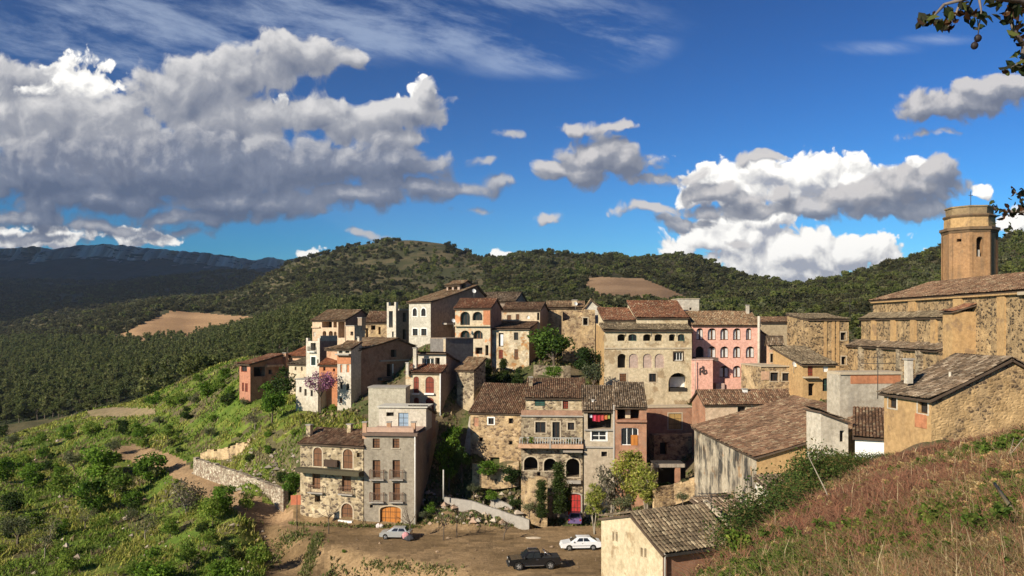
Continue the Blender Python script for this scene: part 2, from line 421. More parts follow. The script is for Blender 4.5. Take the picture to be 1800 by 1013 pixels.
def build_ground():
    us = np.linspace(-1.25, 1.25, 620)
    ds = np.concatenate([[-30, -15, -5, 0.5, 2], np.exp(np.linspace(math.log(3.5), math.log(60), 110)), np.exp(np.linspace(math.log(60.6), math.log(9500), 470))])
    Dg, Ug = np.meshgrid(ds, us, indexing='ij')
    X = Ug * np.maximum(Dg, 22 + 0 * Dg); Y = Dg
    X = np.where(Dg < 60, Ug * 60 * np.interp(Dg, [-30, 60], [.55, 1]), Ug * Dg)
    Z = height(X, Y)
    n, k = X.shape
    idx = np.arange(n * k).reshape(n, k)
    q = np.stack([idx[:-1, :-1], idx[:-1, 1:], idx[1:, 1:], idx[1:, :-1]], -1).reshape(-1, 4)
    V = np.stack([X, Y, Z], -1).reshape(-1, 3)
    c = V[q].mean(1)
    yy = np.maximum(c[:, 1], 3.0)
    px, py = project(c[:, 0], yy, c[:, 2])
    colr = ground_colour(px, py, c[:, 0], c[:, 1], c[:, 2])
    m = attrmat('ground_earth', 0.95, noisev=0.25, bump=True)
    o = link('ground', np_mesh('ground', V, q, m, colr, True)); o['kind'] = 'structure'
    return X, Y, Z
GX, GY, GZ = build_ground()
# what can be seen of the ground from the viewpoint: highest bearing slope met so far along each bearing
_w = np.where(GY > 3, GZ / np.maximum(GY, 3), -9)
HOR_U = np.linspace(-1.25, 1.25, 620)
_far = GY[:, 0] >= 60
HOR_D = GY[_far, 0]; HOR = np.maximum.accumulate(_w[_far], axis=0)
def visible(x, y, ztop):
    ui = np.clip(np.round((x / y + 1.25) / 2.5 * 619).astype(int), 0, 619)
    di = np.clip(np.searchsorted(HOR_D, y) - 1, 0, len(HOR_D) - 1)
    return ztop / y >= HOR[di, ui] - 1e-4

# distant mountain range with its cliff band
def build_mountain():
    prof = np.array([(-500, 428), (-200, 434), (0, 437), (30, 436), (60, 433), (80, 437), (100, 438), (125, 433), (140, 431), (165, 431), (190, 428), (205, 431), (230, 433), (260, 436), (300, 440), (350, 444), (380, 447), (400, 449), (430, 455), (450, 458), (465, 454), (480, 453), (500, 457), (530, 455), (560, 465), (600, 480), (700, 520)], float)
    pxs = np.linspace(-500, 700, 700)
    ridge = np.interp(pxs, prof[:, 0], prof[:, 1]) + (fbm(pxs / 9, pxs * 0, 4, 9) - .5) * 4.5
    D0 = 6000.0
    ts = np.concatenate([[-600, -200, 0], np.linspace(20, 130, 16), np.linspace(170, 1700, 60)])  # metres towards us from the ridge
    T, PX = np.meshgrid(ts, pxs, indexing='ij')
    xr = U(PX) * D0
    gul = fbm(xr / 140, T / 2500, 4, 4); gul2 = fbm(xr / 38, T / 900, 3, 14)
    D = D0 - T - (gul - .5) * 420 * smooth(-10, 60, T) - (gul2 - .5) * 120 * smooth(0, 40, T)
    zr = (HY - np.interp(PX, pxs, ridge)) / F * D0
    cl = np.interp(PX, [-500, 0, 200, 330, 480, 560], [80, 95, 100, 85, 85, 30]) * (.75 + .5 * gul)
    zb = np.interp(PX, [-500, 500, 700], [(HY - 505) / F * 4300, (HY - 505) / F * 4300, 60])
    face = np.clip(T / 120, 0, 1)
    step = .18 * np.floor(face * 4) / 4 + .82 * face
    zc = zr - cl * step
    s = np.clip((T - 120) / 1580, 0, 1)
    z = np.where(T <= 120, zc, (zr - cl) * (1 - s) ** 1.25 + zb * (1 - (1 - s) ** 1.25))
    z = np.where(T < 0, zr + T * .15, z) + (fbm(xr / 90, T / 90, 4, 6) - .5) * 26 * smooth(20, 200, T)
    V = np.stack([xr, D, z], -1).reshape(-1, 3)
    n, k = T.shape; idx = np.arange(n * k).reshape(n, k)
    q = np.stack([idx[:-1, :-1], idx[1:, :-1], idx[1:, 1:], idx[:-1, 1:]], -1).reshape(-1, 4)
    Tc = T.reshape(-1)[q].mean(1); xc = xr.reshape(-1)[q].mean(1); gc = gul2.reshape(-1)[q].mean(1)
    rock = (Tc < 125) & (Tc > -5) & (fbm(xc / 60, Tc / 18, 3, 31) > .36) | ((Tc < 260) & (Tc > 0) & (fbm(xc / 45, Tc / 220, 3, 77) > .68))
    c = np.where(rock[:, None], np.array((.60, .46, .39))[None] * (.16 + 1.4 * gc[:, None] ** 1.6), np.array((.030, .036, .022))[None] * (.6 + .8 * fbm(xc / 70, Tc / 90, 3, 8)[:, None]))  # rock darkened in the gullies, their shade put into the colour
    m = attrmat('mountain_rock', 0.95, noisev=0.15)
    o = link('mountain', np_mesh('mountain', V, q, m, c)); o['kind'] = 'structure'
build_mountain()

# unseen cloud added off left, shaped to shade the far valley and mountain
def build_shade_cloud():
    n, m = 60, 30; g = np.random.default_rng(8); th = np.linspace(0, 2 * math.pi, n, endpoint=False); ph = np.linspace(0, math.pi, m)
    T, Pp = np.meshgrid(th, ph, indexing='ij'); x = np.sin(Pp) * np.cos(T); y = np.sin(Pp) * np.sin(T); z = np.cos(Pp)
    q = 1 + .16 * (fbm(x * 2.5 + 9 + z, y * 2.5 + 9, 5, 3) - .5) * 2
    q = q / np.maximum((np.abs(x) ** 4 + np.abs(y) ** 4 + np.abs(z) ** 4) ** .25, .3)
    z = np.where(z < 0, z * .25, z)
    V = np.stack([x * q * 2100 - 6080, y * q * 3400 + 1150, z * q * 420 + 2500], -1).reshape(-1, 3); idx = np.arange(n * m).reshape(n, m); nx = np.roll(idx, -1, 0)
    f = np.stack([idx[:, :-1], idx[:, 1:], nx[:, 1:], nx[:, :-1]], -1).reshape(-1, 4)
    o = link('cloud', np_mesh('cloud', V, f, flat('cloud_white', (.8, .8, .8), 1.0, spec=0), None, True)); o['kind'] = 'stuff'
build_shade_cloud()
# ------------------------------------------------------------------ building kit
PAL = {
 'brown': [(.22, .125, .075), (.29, .185, .115), (.14, .085, .055), (.36, .27, .17)],
 'red':   [(.26, .115, .065), (.31, .165, .095), (.19, .09, .055), (.36, .25, .16)],
 'grey':  [(.20, .14, .09), (.28, .21, .145), (.12, .088, .06), (.38, .30, .21)],
 'ochre': [(.30, .185, .105), (.37, .26, .155), (.22, .14, .085), (.42, .33, .21)],
 'orange': [(.42, .17, .08), (.36, .15, .08), (.48, .24, .13), (.30, .15, .09)],
 'moss':  [(.22, .165, .105), (.28, .22, .14), (.15, .115, .075), (.36, .29, .19)],
}
def tiles(e0, e1, t1, t0, pal='brown', pitch=0.27, row=0.42, seed=1, sag=0.06, miss=0.0):
    """clay half-round tiles laid in courses over the slope e0-e1 (eave) to t0-t1 (top)"""
    g = np.random.default_rng(seed)
    e0, e1, t1, t0 = [np.array(p, float) for p in (e0, e1, t1, t0)]
    W = max(np.linalg.norm(e1 - e0), np.linalg.norm(t1 - t0)); Ls = max(np.linalg.norm(t0 - e0), np.linalg.norm(t1 - e1))
    nc = max(2, int(round(W / pitch))); nr = max(2, int(round(Ls / row)))
    n = np.cross(e1 - e0, t0 - e0); n /= np.linalg.norm(n)
    if n[2] < 0: n = -n
    def pt(u, v):
        a = e0 + (e1 - e0) * u[..., None]; b = t0 + (t1 - t0) * u[..., None]
        p = a + (b - a) * v[..., None]
        return p - n * (sag * 4 * v * (1 - v) * 2)[..., None] + n * ((fbm(u * W * .35, v * Ls * .35, 3, seed) - .5) * .16)[..., None]
    I, J = np.meshgrid(np.arange(nc), np.arange(nr), indexing='ij'); I = I.ravel(); J = J.ravel()
    jit = g.normal(0, .055, I.size) / nc * .9
    uc = (I + .5) / nc + jit
    v0 = J / nr - .015 * g.random(I.size); v1 = (J + 1.22) / nr
    v1 = np.minimum(v1, 1.0)
    ac = e1 - e0; ac = ac / np.linalg.norm(ac)
    r = pitch * .40
    ang = np.array([0, 55, 125, 180]) * math.pi / 180
    lift0 = .05 + g.normal(0, .014, I.size); lift1 = .0 + g.normal(0, .006, I.size)
    b0 = pt(uc, v0); b1 = pt(uc, v1)
    V = []
    for (b, lf, rr) in ((b0, lift0, r), (b1, lift1, r * .86)):
        for a in ang:
            V.append(b - ac[None] * (math.cos(a) * rr) + n[None] * (math.sin(a) * rr * .85 + lf)[:, None])
    V = np.stack(V, 1)                       # tiles, 8, 3
    k = np.arange(I.size)[:, None] * 8
    q = np.concatenate([k + np.array([[0, 1, 5, 4]]), k + np.array([[1, 2, 6, 5]]), k + np.array([[2, 3, 7, 6]]), k + np.array([[0, 3, 2, 1]])], 0)
    P_ = np.array(PAL[pal]); pk = g.choice(4, I.size, p=[.42, .3, .18, .1])
    c = P_[pk] * (0.78 + .44 * g.random(I.size))[:, None]
    c *= (.72 + .56 * fbm(I * pitch * .5, J * row * .5, 3, seed + 5))[:, None]
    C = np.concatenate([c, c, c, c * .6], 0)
    V = V.reshape(-1, 3)
    # channel course underneath
    uu = np.linspace(0, 1, nc * 1 + 1); vv = np.linspace(0, 1, max(3, nr // 2))
    Ug, Vg = np.meshgrid(uu, vv, indexing='ij'); S = pt(Ug.ravel(), Vg.ravel())
    id_ = np.arange(S.shape[0]).reshape(Ug.shape) + len(V)
    q2 = np.stack([id_[:-1, :-1], id_[1:, :-1], id_[1:, 1:], id_[:-1, 1:]], -1).reshape(-1, 4)
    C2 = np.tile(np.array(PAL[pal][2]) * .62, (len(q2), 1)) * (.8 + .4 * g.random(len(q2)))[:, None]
    # underside slab
    off = -n * .14
    B = np.array([e0, e1, t1, t0]); S2 = np.concatenate([B + n * .01 - n * .16, B - n * .16 + off]); kb = len(V) + len(S)
    q3 = np.array([[0, 1, 5, 4], [1, 2, 6, 5], [2, 3, 7, 6], [3, 0, 4, 7], [7, 6, 5, 4], [0, 3, 2, 1]]) + kb
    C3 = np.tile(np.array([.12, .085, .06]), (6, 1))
    return np.concatenate([V, S, S2]), np.concatenate([q, q2, q3]), np.concatenate([C, C2, C3])

def roof_mesh(name, quads, parent, pal, org, **kw):
    Vs, Qs, Cs, k = [], [], [], 0
    for i, qd in enumerate(quads):
        v, q, c = tiles(*qd, pal=pal, seed=int(abs(hash((round(qd[0][0], 2), round(qd[0][1], 2), i))) % 9973), **kw)
        Vs.append(v); Qs.append(q + k); Cs.append(c); k += len(v)
    return link(name, np_mesh(name, np.concatenate(Vs) - np.array(org)[None], np.concatenate(Qs), TILE, np.concatenate(Cs)), parent)

class Bld:
    def __init__(s, name, label, c, D, l=None, r=None, al=0, top=0, bot=0, La=None, Lb=None, mat=None, ext=5.0, cat='house', group=None, parent=None, zt=None, zb=None, mats=None, zt2=None, C=None, thick_top=False):
        s.al = R(al); s.a = Vector((-math.cos(s.al), math.sin(s.al), 0)); s.b = Vector((math.sin(s.al), math.cos(s.al), 0))
        s.C = Vector((U(c) * D, D, 0)) if C is None else Vector((C[0], C[1], 0))
        s.La = La if La else (s.C.x - U(l) * s.C.y) / (math.cos(s.al) + U(l) * math.sin(s.al))
        s.Lb = Lb if Lb else (U(r) * s.C.y - s.C.x) / (math.sin(s.al) - U(r) * math.cos(s.al))
        if not (0.2 < s.La < 80 and 0.2 < s.Lb < 80): print('ODD SIZE', name, label, s.La, s.Lb)
        s.zt = zt if zt is not None else (HY - top) / F * s.C.y
        s.zb = (zb if zb is not None else (HY - bot) / F * s.C.y)
        s.ext = ext; s.mat = mat; s.mats = mats or {}
        if parent is None:
            s.root = empty(name, (s.C.x, s.C.y, s.zb), label, cat, group)
        else: s.root = parent.root if isinstance(parent, Bld) else parent
        s.org = s.root.location.copy()
        s.open = {'a': [], 'b': [], 'c': [], 'd': []}
        s.prof = {f: [(0, s.zt), (s.L(f), s.zt)] for f in 'abcd'}
        s.rq = []; s.done = False; s.roofobj = None
    def L(s, f): return s.La if f in 'ac' else s.Lb
    def fr(s, f):
        if f == 'a': return s.C, s.a, s.b
        if f == 'b': return s.C, s.b, s.a
        if f == 'c': return s.C + s.b * s.Lb, s.a, -s.b
        return s.C + s.a * s.La, s.b, -s.a
    def pt(s, f, u, z, t=0.0):
        o, d, i = s.fr(f); p = o + d * u + i * t; return Vector((p.x, p.y, z))
    def loc(s, f, px, py):
        """where the sight line (px, py) meets face f: distance along it and height"""
        o, d, i = s.fr(f); u = U(px)
        t = (u * o.y - o.x) / (d.x - u * d.y)
        p = o + d * t
        return t, (HY - py) / F * p.y
    # roofs
    def Q(s, *ps): return tuple(Vector((s.C.x, s.C.y, 0)) + s.a * p[0] + s.b * p[1] + Vector((0, 0, p[2])) for p in ps)
    def gable(s, axis='a', rise=1.5, t=.5, o=.35, zt2=None, og=.25, only=None):
        zt2 = s.zt if zt2 is None else zt2; zr = s.zt + rise
        Lx = s.Lb if axis == 'a' else s.La; Ly = s.La if axis == 'a' else s.Lb
        k1 = rise / (t * Lx); k2 = (zr - zt2) / ((1 - t) * Lx); up = .17
        def q(x0, z0, x1, z1):
            A = [(-og, x0, z0), (Ly + og, x0, z0), (Ly + og, x1, z1), (-og, x1, z1)]
            if axis == 'b': A = [(p[1], p[0], p[2]) for p in A]
            return s.Q(*A)
        if only in (None, 1): s.rq.append(q(-o, s.zt - k1 * o + up, t * Lx, zr + up))
        if only in (None, 2): s.rq.append(q(Lx + o, zt2 - k2 * o + up, t * Lx, zr + up))
        pr = [(0, s.zt), (t * Lx, zr), (Lx, zt2)]
        if axis == 'a': s.prof['b'] = pr; s.prof['d'] = pr; s.prof['c'] = [(0, zt2), (s.La, zt2)]
        else: s.prof['a'] = pr; s.prof['c'] = pr; s.prof['d'] = [(0, zt2), (s.Lb, zt2)]
        return s
    def mono(s, d='b+', rise=1.2, o=.35, og=.2, ob=.1):
        up = .17; x = s.Lb if d[0] == 'b' else s.La; k = rise / x
        A = [(-og, -o, s.zt - k * o + up), ((s.La if d[0] == 'b' else s.Lb) + og, -o, s.zt - k * o + up), ((s.La if d[0] == 'b' else s.Lb) + og, x + ob, s.zt + rise + k * ob + up), (-og, x + ob, s.zt + rise + k * ob + up)]
        if d[0] == 'a': A = [(p[1], p[0], p[2]) for p in A]
        s.rq.append(s.Q(*A)) if rise > 0 else s.rq.append(tuple(s.Q(*A)[i] for i in (3, 2, 1, 0)))
        pr = [(0, s.zt), (x, s.zt + rise)]
        if d[0] == 'b': s.prof['b'] = pr; s.prof['d'] = pr; s.prof['c'] = [(0, s.zt + rise), (s.La, s.zt + rise)]
        else: s.prof['a'] = pr; s.prof['c'] = pr; s.prof['d'] = [(0, s.zt + rise), (s.Lb, s.zt + rise)]
        return s
    # openings
    def win(s, f, x0, x1, y0, y1, kind='win', arch=0.0, depth=None, trim=None, sill=None, name=None, lab=None, fcol=None, mat=None, bars=(1, 0)):
        u0, z1 = s.loc(f, x0, y0); u1, z0 = s.loc(f, x1, y1)
        if u0 > u1: u0, u1 = u1, u0
        _, z1 = s.loc(f, (x0 + x1) / 2, y0); _, z0 = s.loc(f, (x0 + x1) / 2, y1)
        s.open[f].append(dict(u0=u0, u1=u1, z0=z0, z1=z1, kind=kind, arch=arch, depth=depth, trim=trim, sill=sill, name=name, lab=lab, fcol=fcol, mat=mat, bars=bars))
        return s
    def outline(s, f, o, shrink, t, n=8):
        u0, u1, z0, z1 = o['u0'] + shrink, o['u1'] - shrink, o['z0'] + shrink, o['z1'] - shrink
        pts = [(u0, z0), (u1, z0)]
        if o['arch'] > 0:
            h = (u1 - u0) / 2 * o['arch']; zs = z1 - h; um = (u0 + u1) / 2
            for i in range(n + 1):
                a = math.pi * i / n
                pts.append((um + (u1 - u0) / 2 * math.cos(a), zs + h * math.sin(a)))
        else: pts += [(u1, z1), (u0, z1)]
        return [s.pt(f, u, z, t) for u, z in pts]
    def wall(s, name='wall', n=8):
        mats = [s.mat] + [s.mats[k] for k in sorted(s.mats)]
        mi = {k: 1 + i for i, k in enumerate(sorted(s.mats))}
        mb = MB()
        zbot = s.zb - s.ext
        for f in 'abcd':
            pr = s.prof[f]; m = mi.get(f, 0); Lf = s.L(f)
            ops = [o for o in s.open[f]]
            us = sorted({0.0, Lf} | {p[0] for p in pr} | {min(max(v, 0.01), Lf - .01) for o in ops for v in (o['u0'], o['u1'])})
            zs = sorted({zbot} | {v for o in ops for v in (o['z0'], o['z1'])}); zs.append(1e3)
            top = lambda u: float(np.interp(u, [p[0] for p in pr], [p[1] for p in pr]))
            for i in range(len(us) - 1):
                ua, ub = us[i], us[i + 1]
                if ub - ua < 1e-4: continue
                ta, tb = top(ua + 1e-6), top(ub - 1e-6)
                for j in range(len(zs) - 1):
                    za, zb_ = zs[j], min(zs[j + 1], max(ta, tb))
                    if zb_ - za < 1e-4: continue
                    um = (ua + ub) / 2; zm = (za + zb_) / 2
                    if any(o['u0'] < um < o['u1'] and o['z0'] < zm < o['z1'] for o in ops): continue
                    poly = [(ua, za), (ub, za), (ub, zb_), (ua, zb_)]
                    if min(ta, tb) < zb_ - 1e-5:      # clip under the sloping top
                        res = []
                        for k in range(4):
                            p, q = poly[k], poly[(k + 1) % 4]
                            ln = lambda v: ta + (tb - ta) * (v[0] - ua) / (ub - ua) - v[1]
                            dp, dq = ln(p), ln(q)
                            if dp >= 0: res.append(p)
                            if dp * dq < 0: w = dp / (dp - dq); res.append((p[0] + (q[0] - p[0]) * w, p[1] + (q[1] - p[1]) * w))
                        poly = res
                    if len(poly) < 3: continue
                    mb.face([s.pt(f, u, z) for u, z in poly], m)
            for o in ops:
                if o['arch'] > 0:
                    u0, u1, z1 = o['u0'], o['u1'], o['z1']; h = (u1 - u0) / 2 * o['arch']; um = (u0 + u1) / 2
                    for i in range(n):
                        a0, a1 = math.pi * i / n, math.pi * (i + 1) / n
                        p0 = (um + (u1 - u0) / 2 * math.cos(a0), z1 - h + h * math.sin(a0)); p1 = (um + (u1 - u0) / 2 * math.cos(a1), z1 - h + h * math.sin(a1))
                        ps = [p0, (p0[0], z1), (p1[0], z1), p1]
                        ps = [p for k, p in enumerate(ps) if not (k in (1, 2) and abs(p[1] - (p0 if k == 1 else p1)[1]) < 1e-5)]
                        if len(ps) >= 3: mb.face([s.pt(f, *p) for p in ps], m)
        # floor of the roof space / flat top
        zt_ = min(min(p[1] for p in s.prof[f]) for f in 'abcd') - .02
        mb.face([s.pt('a', 0, zt_), s.pt('a', s.La, zt_), s.pt('c', s.La, zt_), s.pt('c', 0, zt_)])
        w = mb.build(name, mats, s.root, s.org)
        for f in 'abcd':
            for o in s.open[f]: s.opening(f, o)
        return s
    def opening(s, f, o):
        k = o['kind']; dep = o['depth'] if o['depth'] is not None else {'win': .22, 'curt': .22, 'shut': .14, 'dark': 1.4, 'door': .2, 'fill': .12, 'garage': .3, 'loggia': 2.2}[k]
        nm = o['name'] or {'door': 'door', 'garage': 'garage_door', 'loggia': 'gallery', 'dark': 'window'}.get(k, 'window')
        mb = MB(); A = s.outline(f, o, 0, 0); B = s.outline(f, o, 0, dep)
        wallm = s.mats.get(f, s.mat)
        for i in range(len(A)):
            j = (i + 1) % len(A); mb.face([A[i], A[j], B[j], B[i]], 0)
        w = o['u1'] - o['u0']; fm = o['mat'] or {'win': WOODD, 'curt': WOODB, 'shut': WOODB, 'door': WOODB, 'garage': WOODO}.get(k, WOODD)
        glass = []
        if k in ('win', 'curt'):
            fw = min(.09, w * .12); I = s.outline(f, o, fw, dep - .05); O = s.outline(f, o, 0, dep - .05)
            for i in range(len(I)):
                j = (i + 1) % len(I); mb.face([O[i], O[j], I[j], I[i]], 1)
            um = (o['u0'] + o['u1']) / 2
            for b in range(o['bars'][0]):
                uu = o['u0'] + w * (b + 1) / (o['bars'][0] + 1)
                mb.box(s.pt(f, uu - fw / 2, o['z0'] + fw, dep - .052), s.pt(f, 1, 0) - s.pt(f, 0, 0), Vector((0, 0, 0)), Vector((0, 0, 1)), 1) if False else mb.face([s.pt(f, uu - fw / 2, o['z0'] + fw, dep - .052), s.pt(f, uu + fw / 2, o['z0'] + fw, dep - .052), s.pt(f, uu + fw / 2, o['z1'] - fw - (w / 2 * o['arch'] * .08), dep - .052), s.pt(f, uu - fw / 2, o['z1'] - fw - (w / 2 * o['arch'] * .08), dep - .052)], 1)
            for b in range(o['bars'][1]):
                zz = o['z0'] + (o['z1'] - o['z0']) * (b + 1) / (o['bars'][1] + 1)
                mb.face([s.pt(f, o['u0'] + fw, zz - fw / 2, dep - .053), s.pt(f, o['u1'] - fw, zz - fw / 2, dep - .053), s.pt(f, o['u1'] - fw, zz + fw / 2, dep - .053), s.pt(f, o['u0'] + fw, zz + fw / 2, dep - .053)], 1)
        elif k in ('shut', 'door', 'garage', 'fill'):
            pass
        else:
            mb.face(B, 1)
            fm = DARK
        if k in ('shut', 'door', 'garage'):
            # two board leaves with a gap
            O = s.outline(f, o, .04, dep - .06)
            mb.face(B, 2)
            mb.face(O, 1)
            um = (o['u0'] + o['u1']) / 2
            hh = o['z1'] - o['z0']
            for uu in ([um] if k != 'garage' else [o['u0'] + w * .25, um, o['u0'] + w * .75]):
                mb.face([s.pt(f, uu - .025, o['z0'] + .05, dep - .064), s.pt(f, uu + .025, o['z0'] + .05, dep - .064), s.pt(f, uu + .025, o['z1'] - .08, dep - .064), s.pt(f, uu - .025, o['z1'] - .08, dep - .064)], 2)
            for zf in (.33, .66):
                zz = o['z0'] + hh * zf
                mb.face([s.pt(f, o['u0'] + .06, zz - .03, dep - .066), s.pt(f, o['u1'] - .06, zz - .03, dep - .066), s.pt(f, o['u1'] - .06, zz + .03, dep - .066), s.pt(f, o['u0'] + .06, zz + .03, dep - .066)], 2)
        if k == 'fill': mb.face(B, 1); fm = o['mat'] or wallm
        if o['trim']:
            T = s.outline(f, dict(o, u0=o['u0'] - .16, u1=o['u1'] + .16, z1=o['z1'] + .16, z0=o['z0'] - (.1 if k != 'door' else 0)), 0, -.03); A2 = s.outline(f, o, 0, -.03)
            for i in range(len(A2)):
                j = (i + 1) % len(A2); mb.face([T[i], T[j], A2[j], A2[i]], 3); 
            T0 = s.outline(f, dict(o, u0=o['u0'] - .16, u1=o['u1'] + .16, z1=o['z1'] + .16, z0=o['z0'] - (.1 if k != 'door' else 0)), 0, 0)
            for i in range(len(T)):
                j = (i + 1) % len(T); mb.face([T0[i], T0[j], T[j], T[i]], 3)
        if o['sill']:
            e = s.pt(f, 1, 0) - s.pt(f, 0, 0); inn = s.pt(f, 0, 0, 1) - s.pt(f, 0, 0)
            mb.box(s.pt(f, o['u0'] - .12, o['z0'] - .1, -.1), e * (w + .24), inn * .22, Vector((0, 0, .095)), 4)
        wo_ = mb.build(nm, [wallm, fm, DARK, o['trim'] or STONET, o['sill'] if o['sill'] not in (None, True) else STONET], s.root, s.org)
        if o['lab']: wo_['label'] = o['lab']
        if k in ('win', 'curt'):
            g = MB(); g.face(s.outline(f, o, .02, dep - .02), 0)
            if k == 'curt':
                z0, z1 = o['z0'] + .12, o['z1'] - .12 - w / 2 * o['arch'] * .35
                for ua, ub in ((o['u0'] + .1, o['u0'] + w * .40), (o['u0'] + w * .62, o['u1'] - .1)):
                    g.face([s.pt(f, ua, z0, dep - .03), s.pt(f, ub, z0, dep - .03), s.pt(f, ub, z1, dep - .03), s.pt(f, ua, z1, dep - .03)], 1)
            g.build('pane', [GLASS, CURT], wo_, s.org)
    def roof(s, pal='brown', name='roof', **kw):
        if s.rq: s.roofobj = roof_mesh(name, s.rq, s.root, pal, s.org, **kw)
        return s
    def slab(s, f, u0, u1, z0, z1, t0, t1, name, mat, sub=None):
        """a block on face f from u0..u1, z0..z1, from t0 (outside is negative) to t1"""
        e = s.pt(f, 1, 0) - s.pt(f, 0, 0); inn = s.pt(f, 0, 0, 1) - s.pt(f, 0, 0)
        mb = MB(); mb.box(s.pt(f, u0, z0, t0), e * (u1 - u0), inn * (t1 - t0), Vector((0, 0, z1 - z0)), 0)
        return mb.build(name, mat, sub or s.root, s.org)
    def slabpx(s, f, x0, x1, y0, y1, t0, t1, name, mat):
        u0, z1 = s.loc(f, x0, y0); u1, z0 = s.loc(f, x1, y1)
        z1 = s.loc(f, (x0 + x1) / 2, y0)[1]; z0 = s.loc(f, (x0 + x1) / 2, y1)[1]
        if u0 > u1: u0, u1 = u1, u0
        return s.slab(f, u0, u1, z0, z1, t0, t1, name, mat)
    def balcony(s, f, x0, x1, y0, y1, out_=.6, slabm=None, rail=IRON, slabh=.14, n=None):
        u0, z1 = s.loc(f, x0, y0); u1, z0 = s.loc(f, x1, y1)
        z1 = s.loc(f, (x0 + x1) / 2, y0)[1]; z0 = s.loc(f, (x0 + x1) / 2, y1)[1]
        if u0 > u1: u0, u1 = u1, u0
        e = s.pt(f, 1, 0) - s.pt(f, 0, 0); inn = s.pt(f, 0, 0, 1) - s.pt(f, 0, 0)
        mb = MB(); mb.box(s.pt(f, u0 - .05, z0 - slabh, -out_), e * (u1 - u0 + .1), inn * out_, Vector((0, 0, slabh)))
        bo = mb.build('balcony', slabm or GREYST, s.root, s.org)
        rb = MB(); n = n or max(4, int((u1 - u0) / .16))
        rail_z = max(z1, z0 + .75)
        for i in range(n + 1):
            u = u0 + (u1 - u0) * i / n
            rb.box(s.pt(f, u - .012, z0, -out_ + .03), e * .024, inn * .024, Vector((0, 0, rail_z - z0)))
        for t in (-out_ + .02,):
            rb.box(s.pt(f, u0 - .02, rail_z, t), e * (u1 - u0 + .04), inn * .05, Vector((0, 0, .05)))
        for u in (u0, u1 - .03):
            rb.box(s.pt(f, u, rail_z, -out_ + .07), e * .03, inn * (out_ - .08), Vector((0, 0, .05)))
            for j in range(1, 4):
                rb.box(s.pt(f, u, z0, -out_ + out_ * j / 4), e * .024, inn * .024, Vector((0, 0, rail_z - z0)))
        rb.build('railing', rail, bo, s.org)
    def chimney(s, px, y0, y1, D, w=.55, mat=None, capm=None, parent=None):
        x = U(px) * D; z1 = (HY - y0) / F * D; z0 = (HY - y1) / F * D - .6
        mb = MB(); a, b = s.a, s.b; o = Vector((x, D, z0)) - a * w / 2 - b * w / 2
        mb.box(o, a * w, b * w, Vector((0, 0, z1 - z0 - .12)))
        mb.box(o - a * .08 - b * .08 + Vector((0, 0, z1 - z0 - .12)), a * (w + .16), b * (w + .16), Vector((0, 0, .12)), 1)
        return mb.build('chimney', [mat or s.mat, capm or GREYST], parent or s.roofobj or s.root, s.org)
    def pipe(s, px, y0, y1, D, r=.06, mat=None, name='downpipe'):
        mb = MB(); x = U(px) * D
        mb.tube([(x, D, (HY - y0) / F * D), (x, D, (HY - y1) / F * D)], r, 6)
        return mb.build(name, mat or GREYST, s.root, s.org)
# ------------------------------------------------------------------ wall finishes
M_RUB = rubble('rubble_cream', (.42, .33, .20), (.50, .41, .27), (.44, .36, .24), 2.1, .25, (.54, .45, .30), (.13, .10, .07))
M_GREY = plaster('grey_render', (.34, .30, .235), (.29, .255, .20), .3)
M_GREYF = plaster('grey_render_shaded', (.34, .26, .195), (.25, .195, .15), .5)  # darker grey render; shade of turned-away flanks put into the colour
M_CREAM = plaster('cream_plaster', (.64, .54, .37), (.55, .45, .29), .30, big=.35, patch=.25, pcol=(.40, .30, .18))
M_CREAM2 = plaster('pale_cream_plaster', (.60, .51, .37), (.52, .42, .28), .2, patch=.2, pcol=(.50, .30, .16))
M_PINK = plaster('pink_plaster', (.78, .45, .36), (.73, .41, .32), .1, big=.2)
M_PEACH = plaster('peach_plaster', (.62, .47, .33), (.56, .41, .28), .15)
M_WHITE = plaster('white_plaster', (.60, .55, .46), (.50, .45, .36), .3)
M_PALEG = plaster('pale_grey_plaster', (.52, .49, .41), (.45, .42, .35), .3)
M_SALMON = plaster('cream_and_orange_plaster', (.58, .50, .36), (.52, .43, .30), .15, patch=.45, pcol=(.60, .28, .13))
M_ORANGE = plaster('orange_plaster', (.52, .22, .11), (.46, .20, .10), .3)
M_OCHRE = plaster('ochre_plaster', (.50, .33, .155), (.44, .285, .135), .25, patch=.15, pcol=(.33, .22, .12))
M_TERRAW = plaster('rosy_orange_plaster', (.58, .37, .24), (.50, .32, .21), .2, patch=.2, pcol=(.45, .26, .16))
M_FLANK = plaster('shaded_brown_flank', (.32, .235, .18), (.25, .18, .14), .4)  # brown flank render with the shade of the unlit side in its colour
M_DARKST = plaster('shaded_grey_block', (.20, .185, .17), (.165, .15, .14), .3)  # dark grey carries the shade of flank and gap in its colour
M_CONC = plaster('concrete_render', (.50, .45, .36), (.38, .34, .27), .65, scol=(.22, .20, .17))
M_STREAK = plaster('streaked_lime', (.56, .49, .37), (.48, .40, .29), .95, scol=(.035, .034, .033), patch=.15, pcol=(.45, .30, .17), sr=(.38, .50))
M_BRICK = brickmat('red_brick', (.30, .125, .075), (.37, .17, .10))
M_BRICKB = brickmat('brown_brick', (.32, .165, .10), (.38, .21, .13))
M_BRICKO = brickmat('orange_brick', (.45, .20, .10), (.40, .19, .11))
M_RUBB = rubble('rubble_ochre', (.46, .32, .165), (.42, .29, .155), (.48, .34, .18), 2.8, .62, (.52, .36, .18), (.15, .105, .065))
M_RUBO = rubble('rubble_golden', (.48, .34, .18), (.44, .33, .20), (.36, .26, .155), 2.4, .40, (.54, .40, .23), (.17, .12, .075), .4)
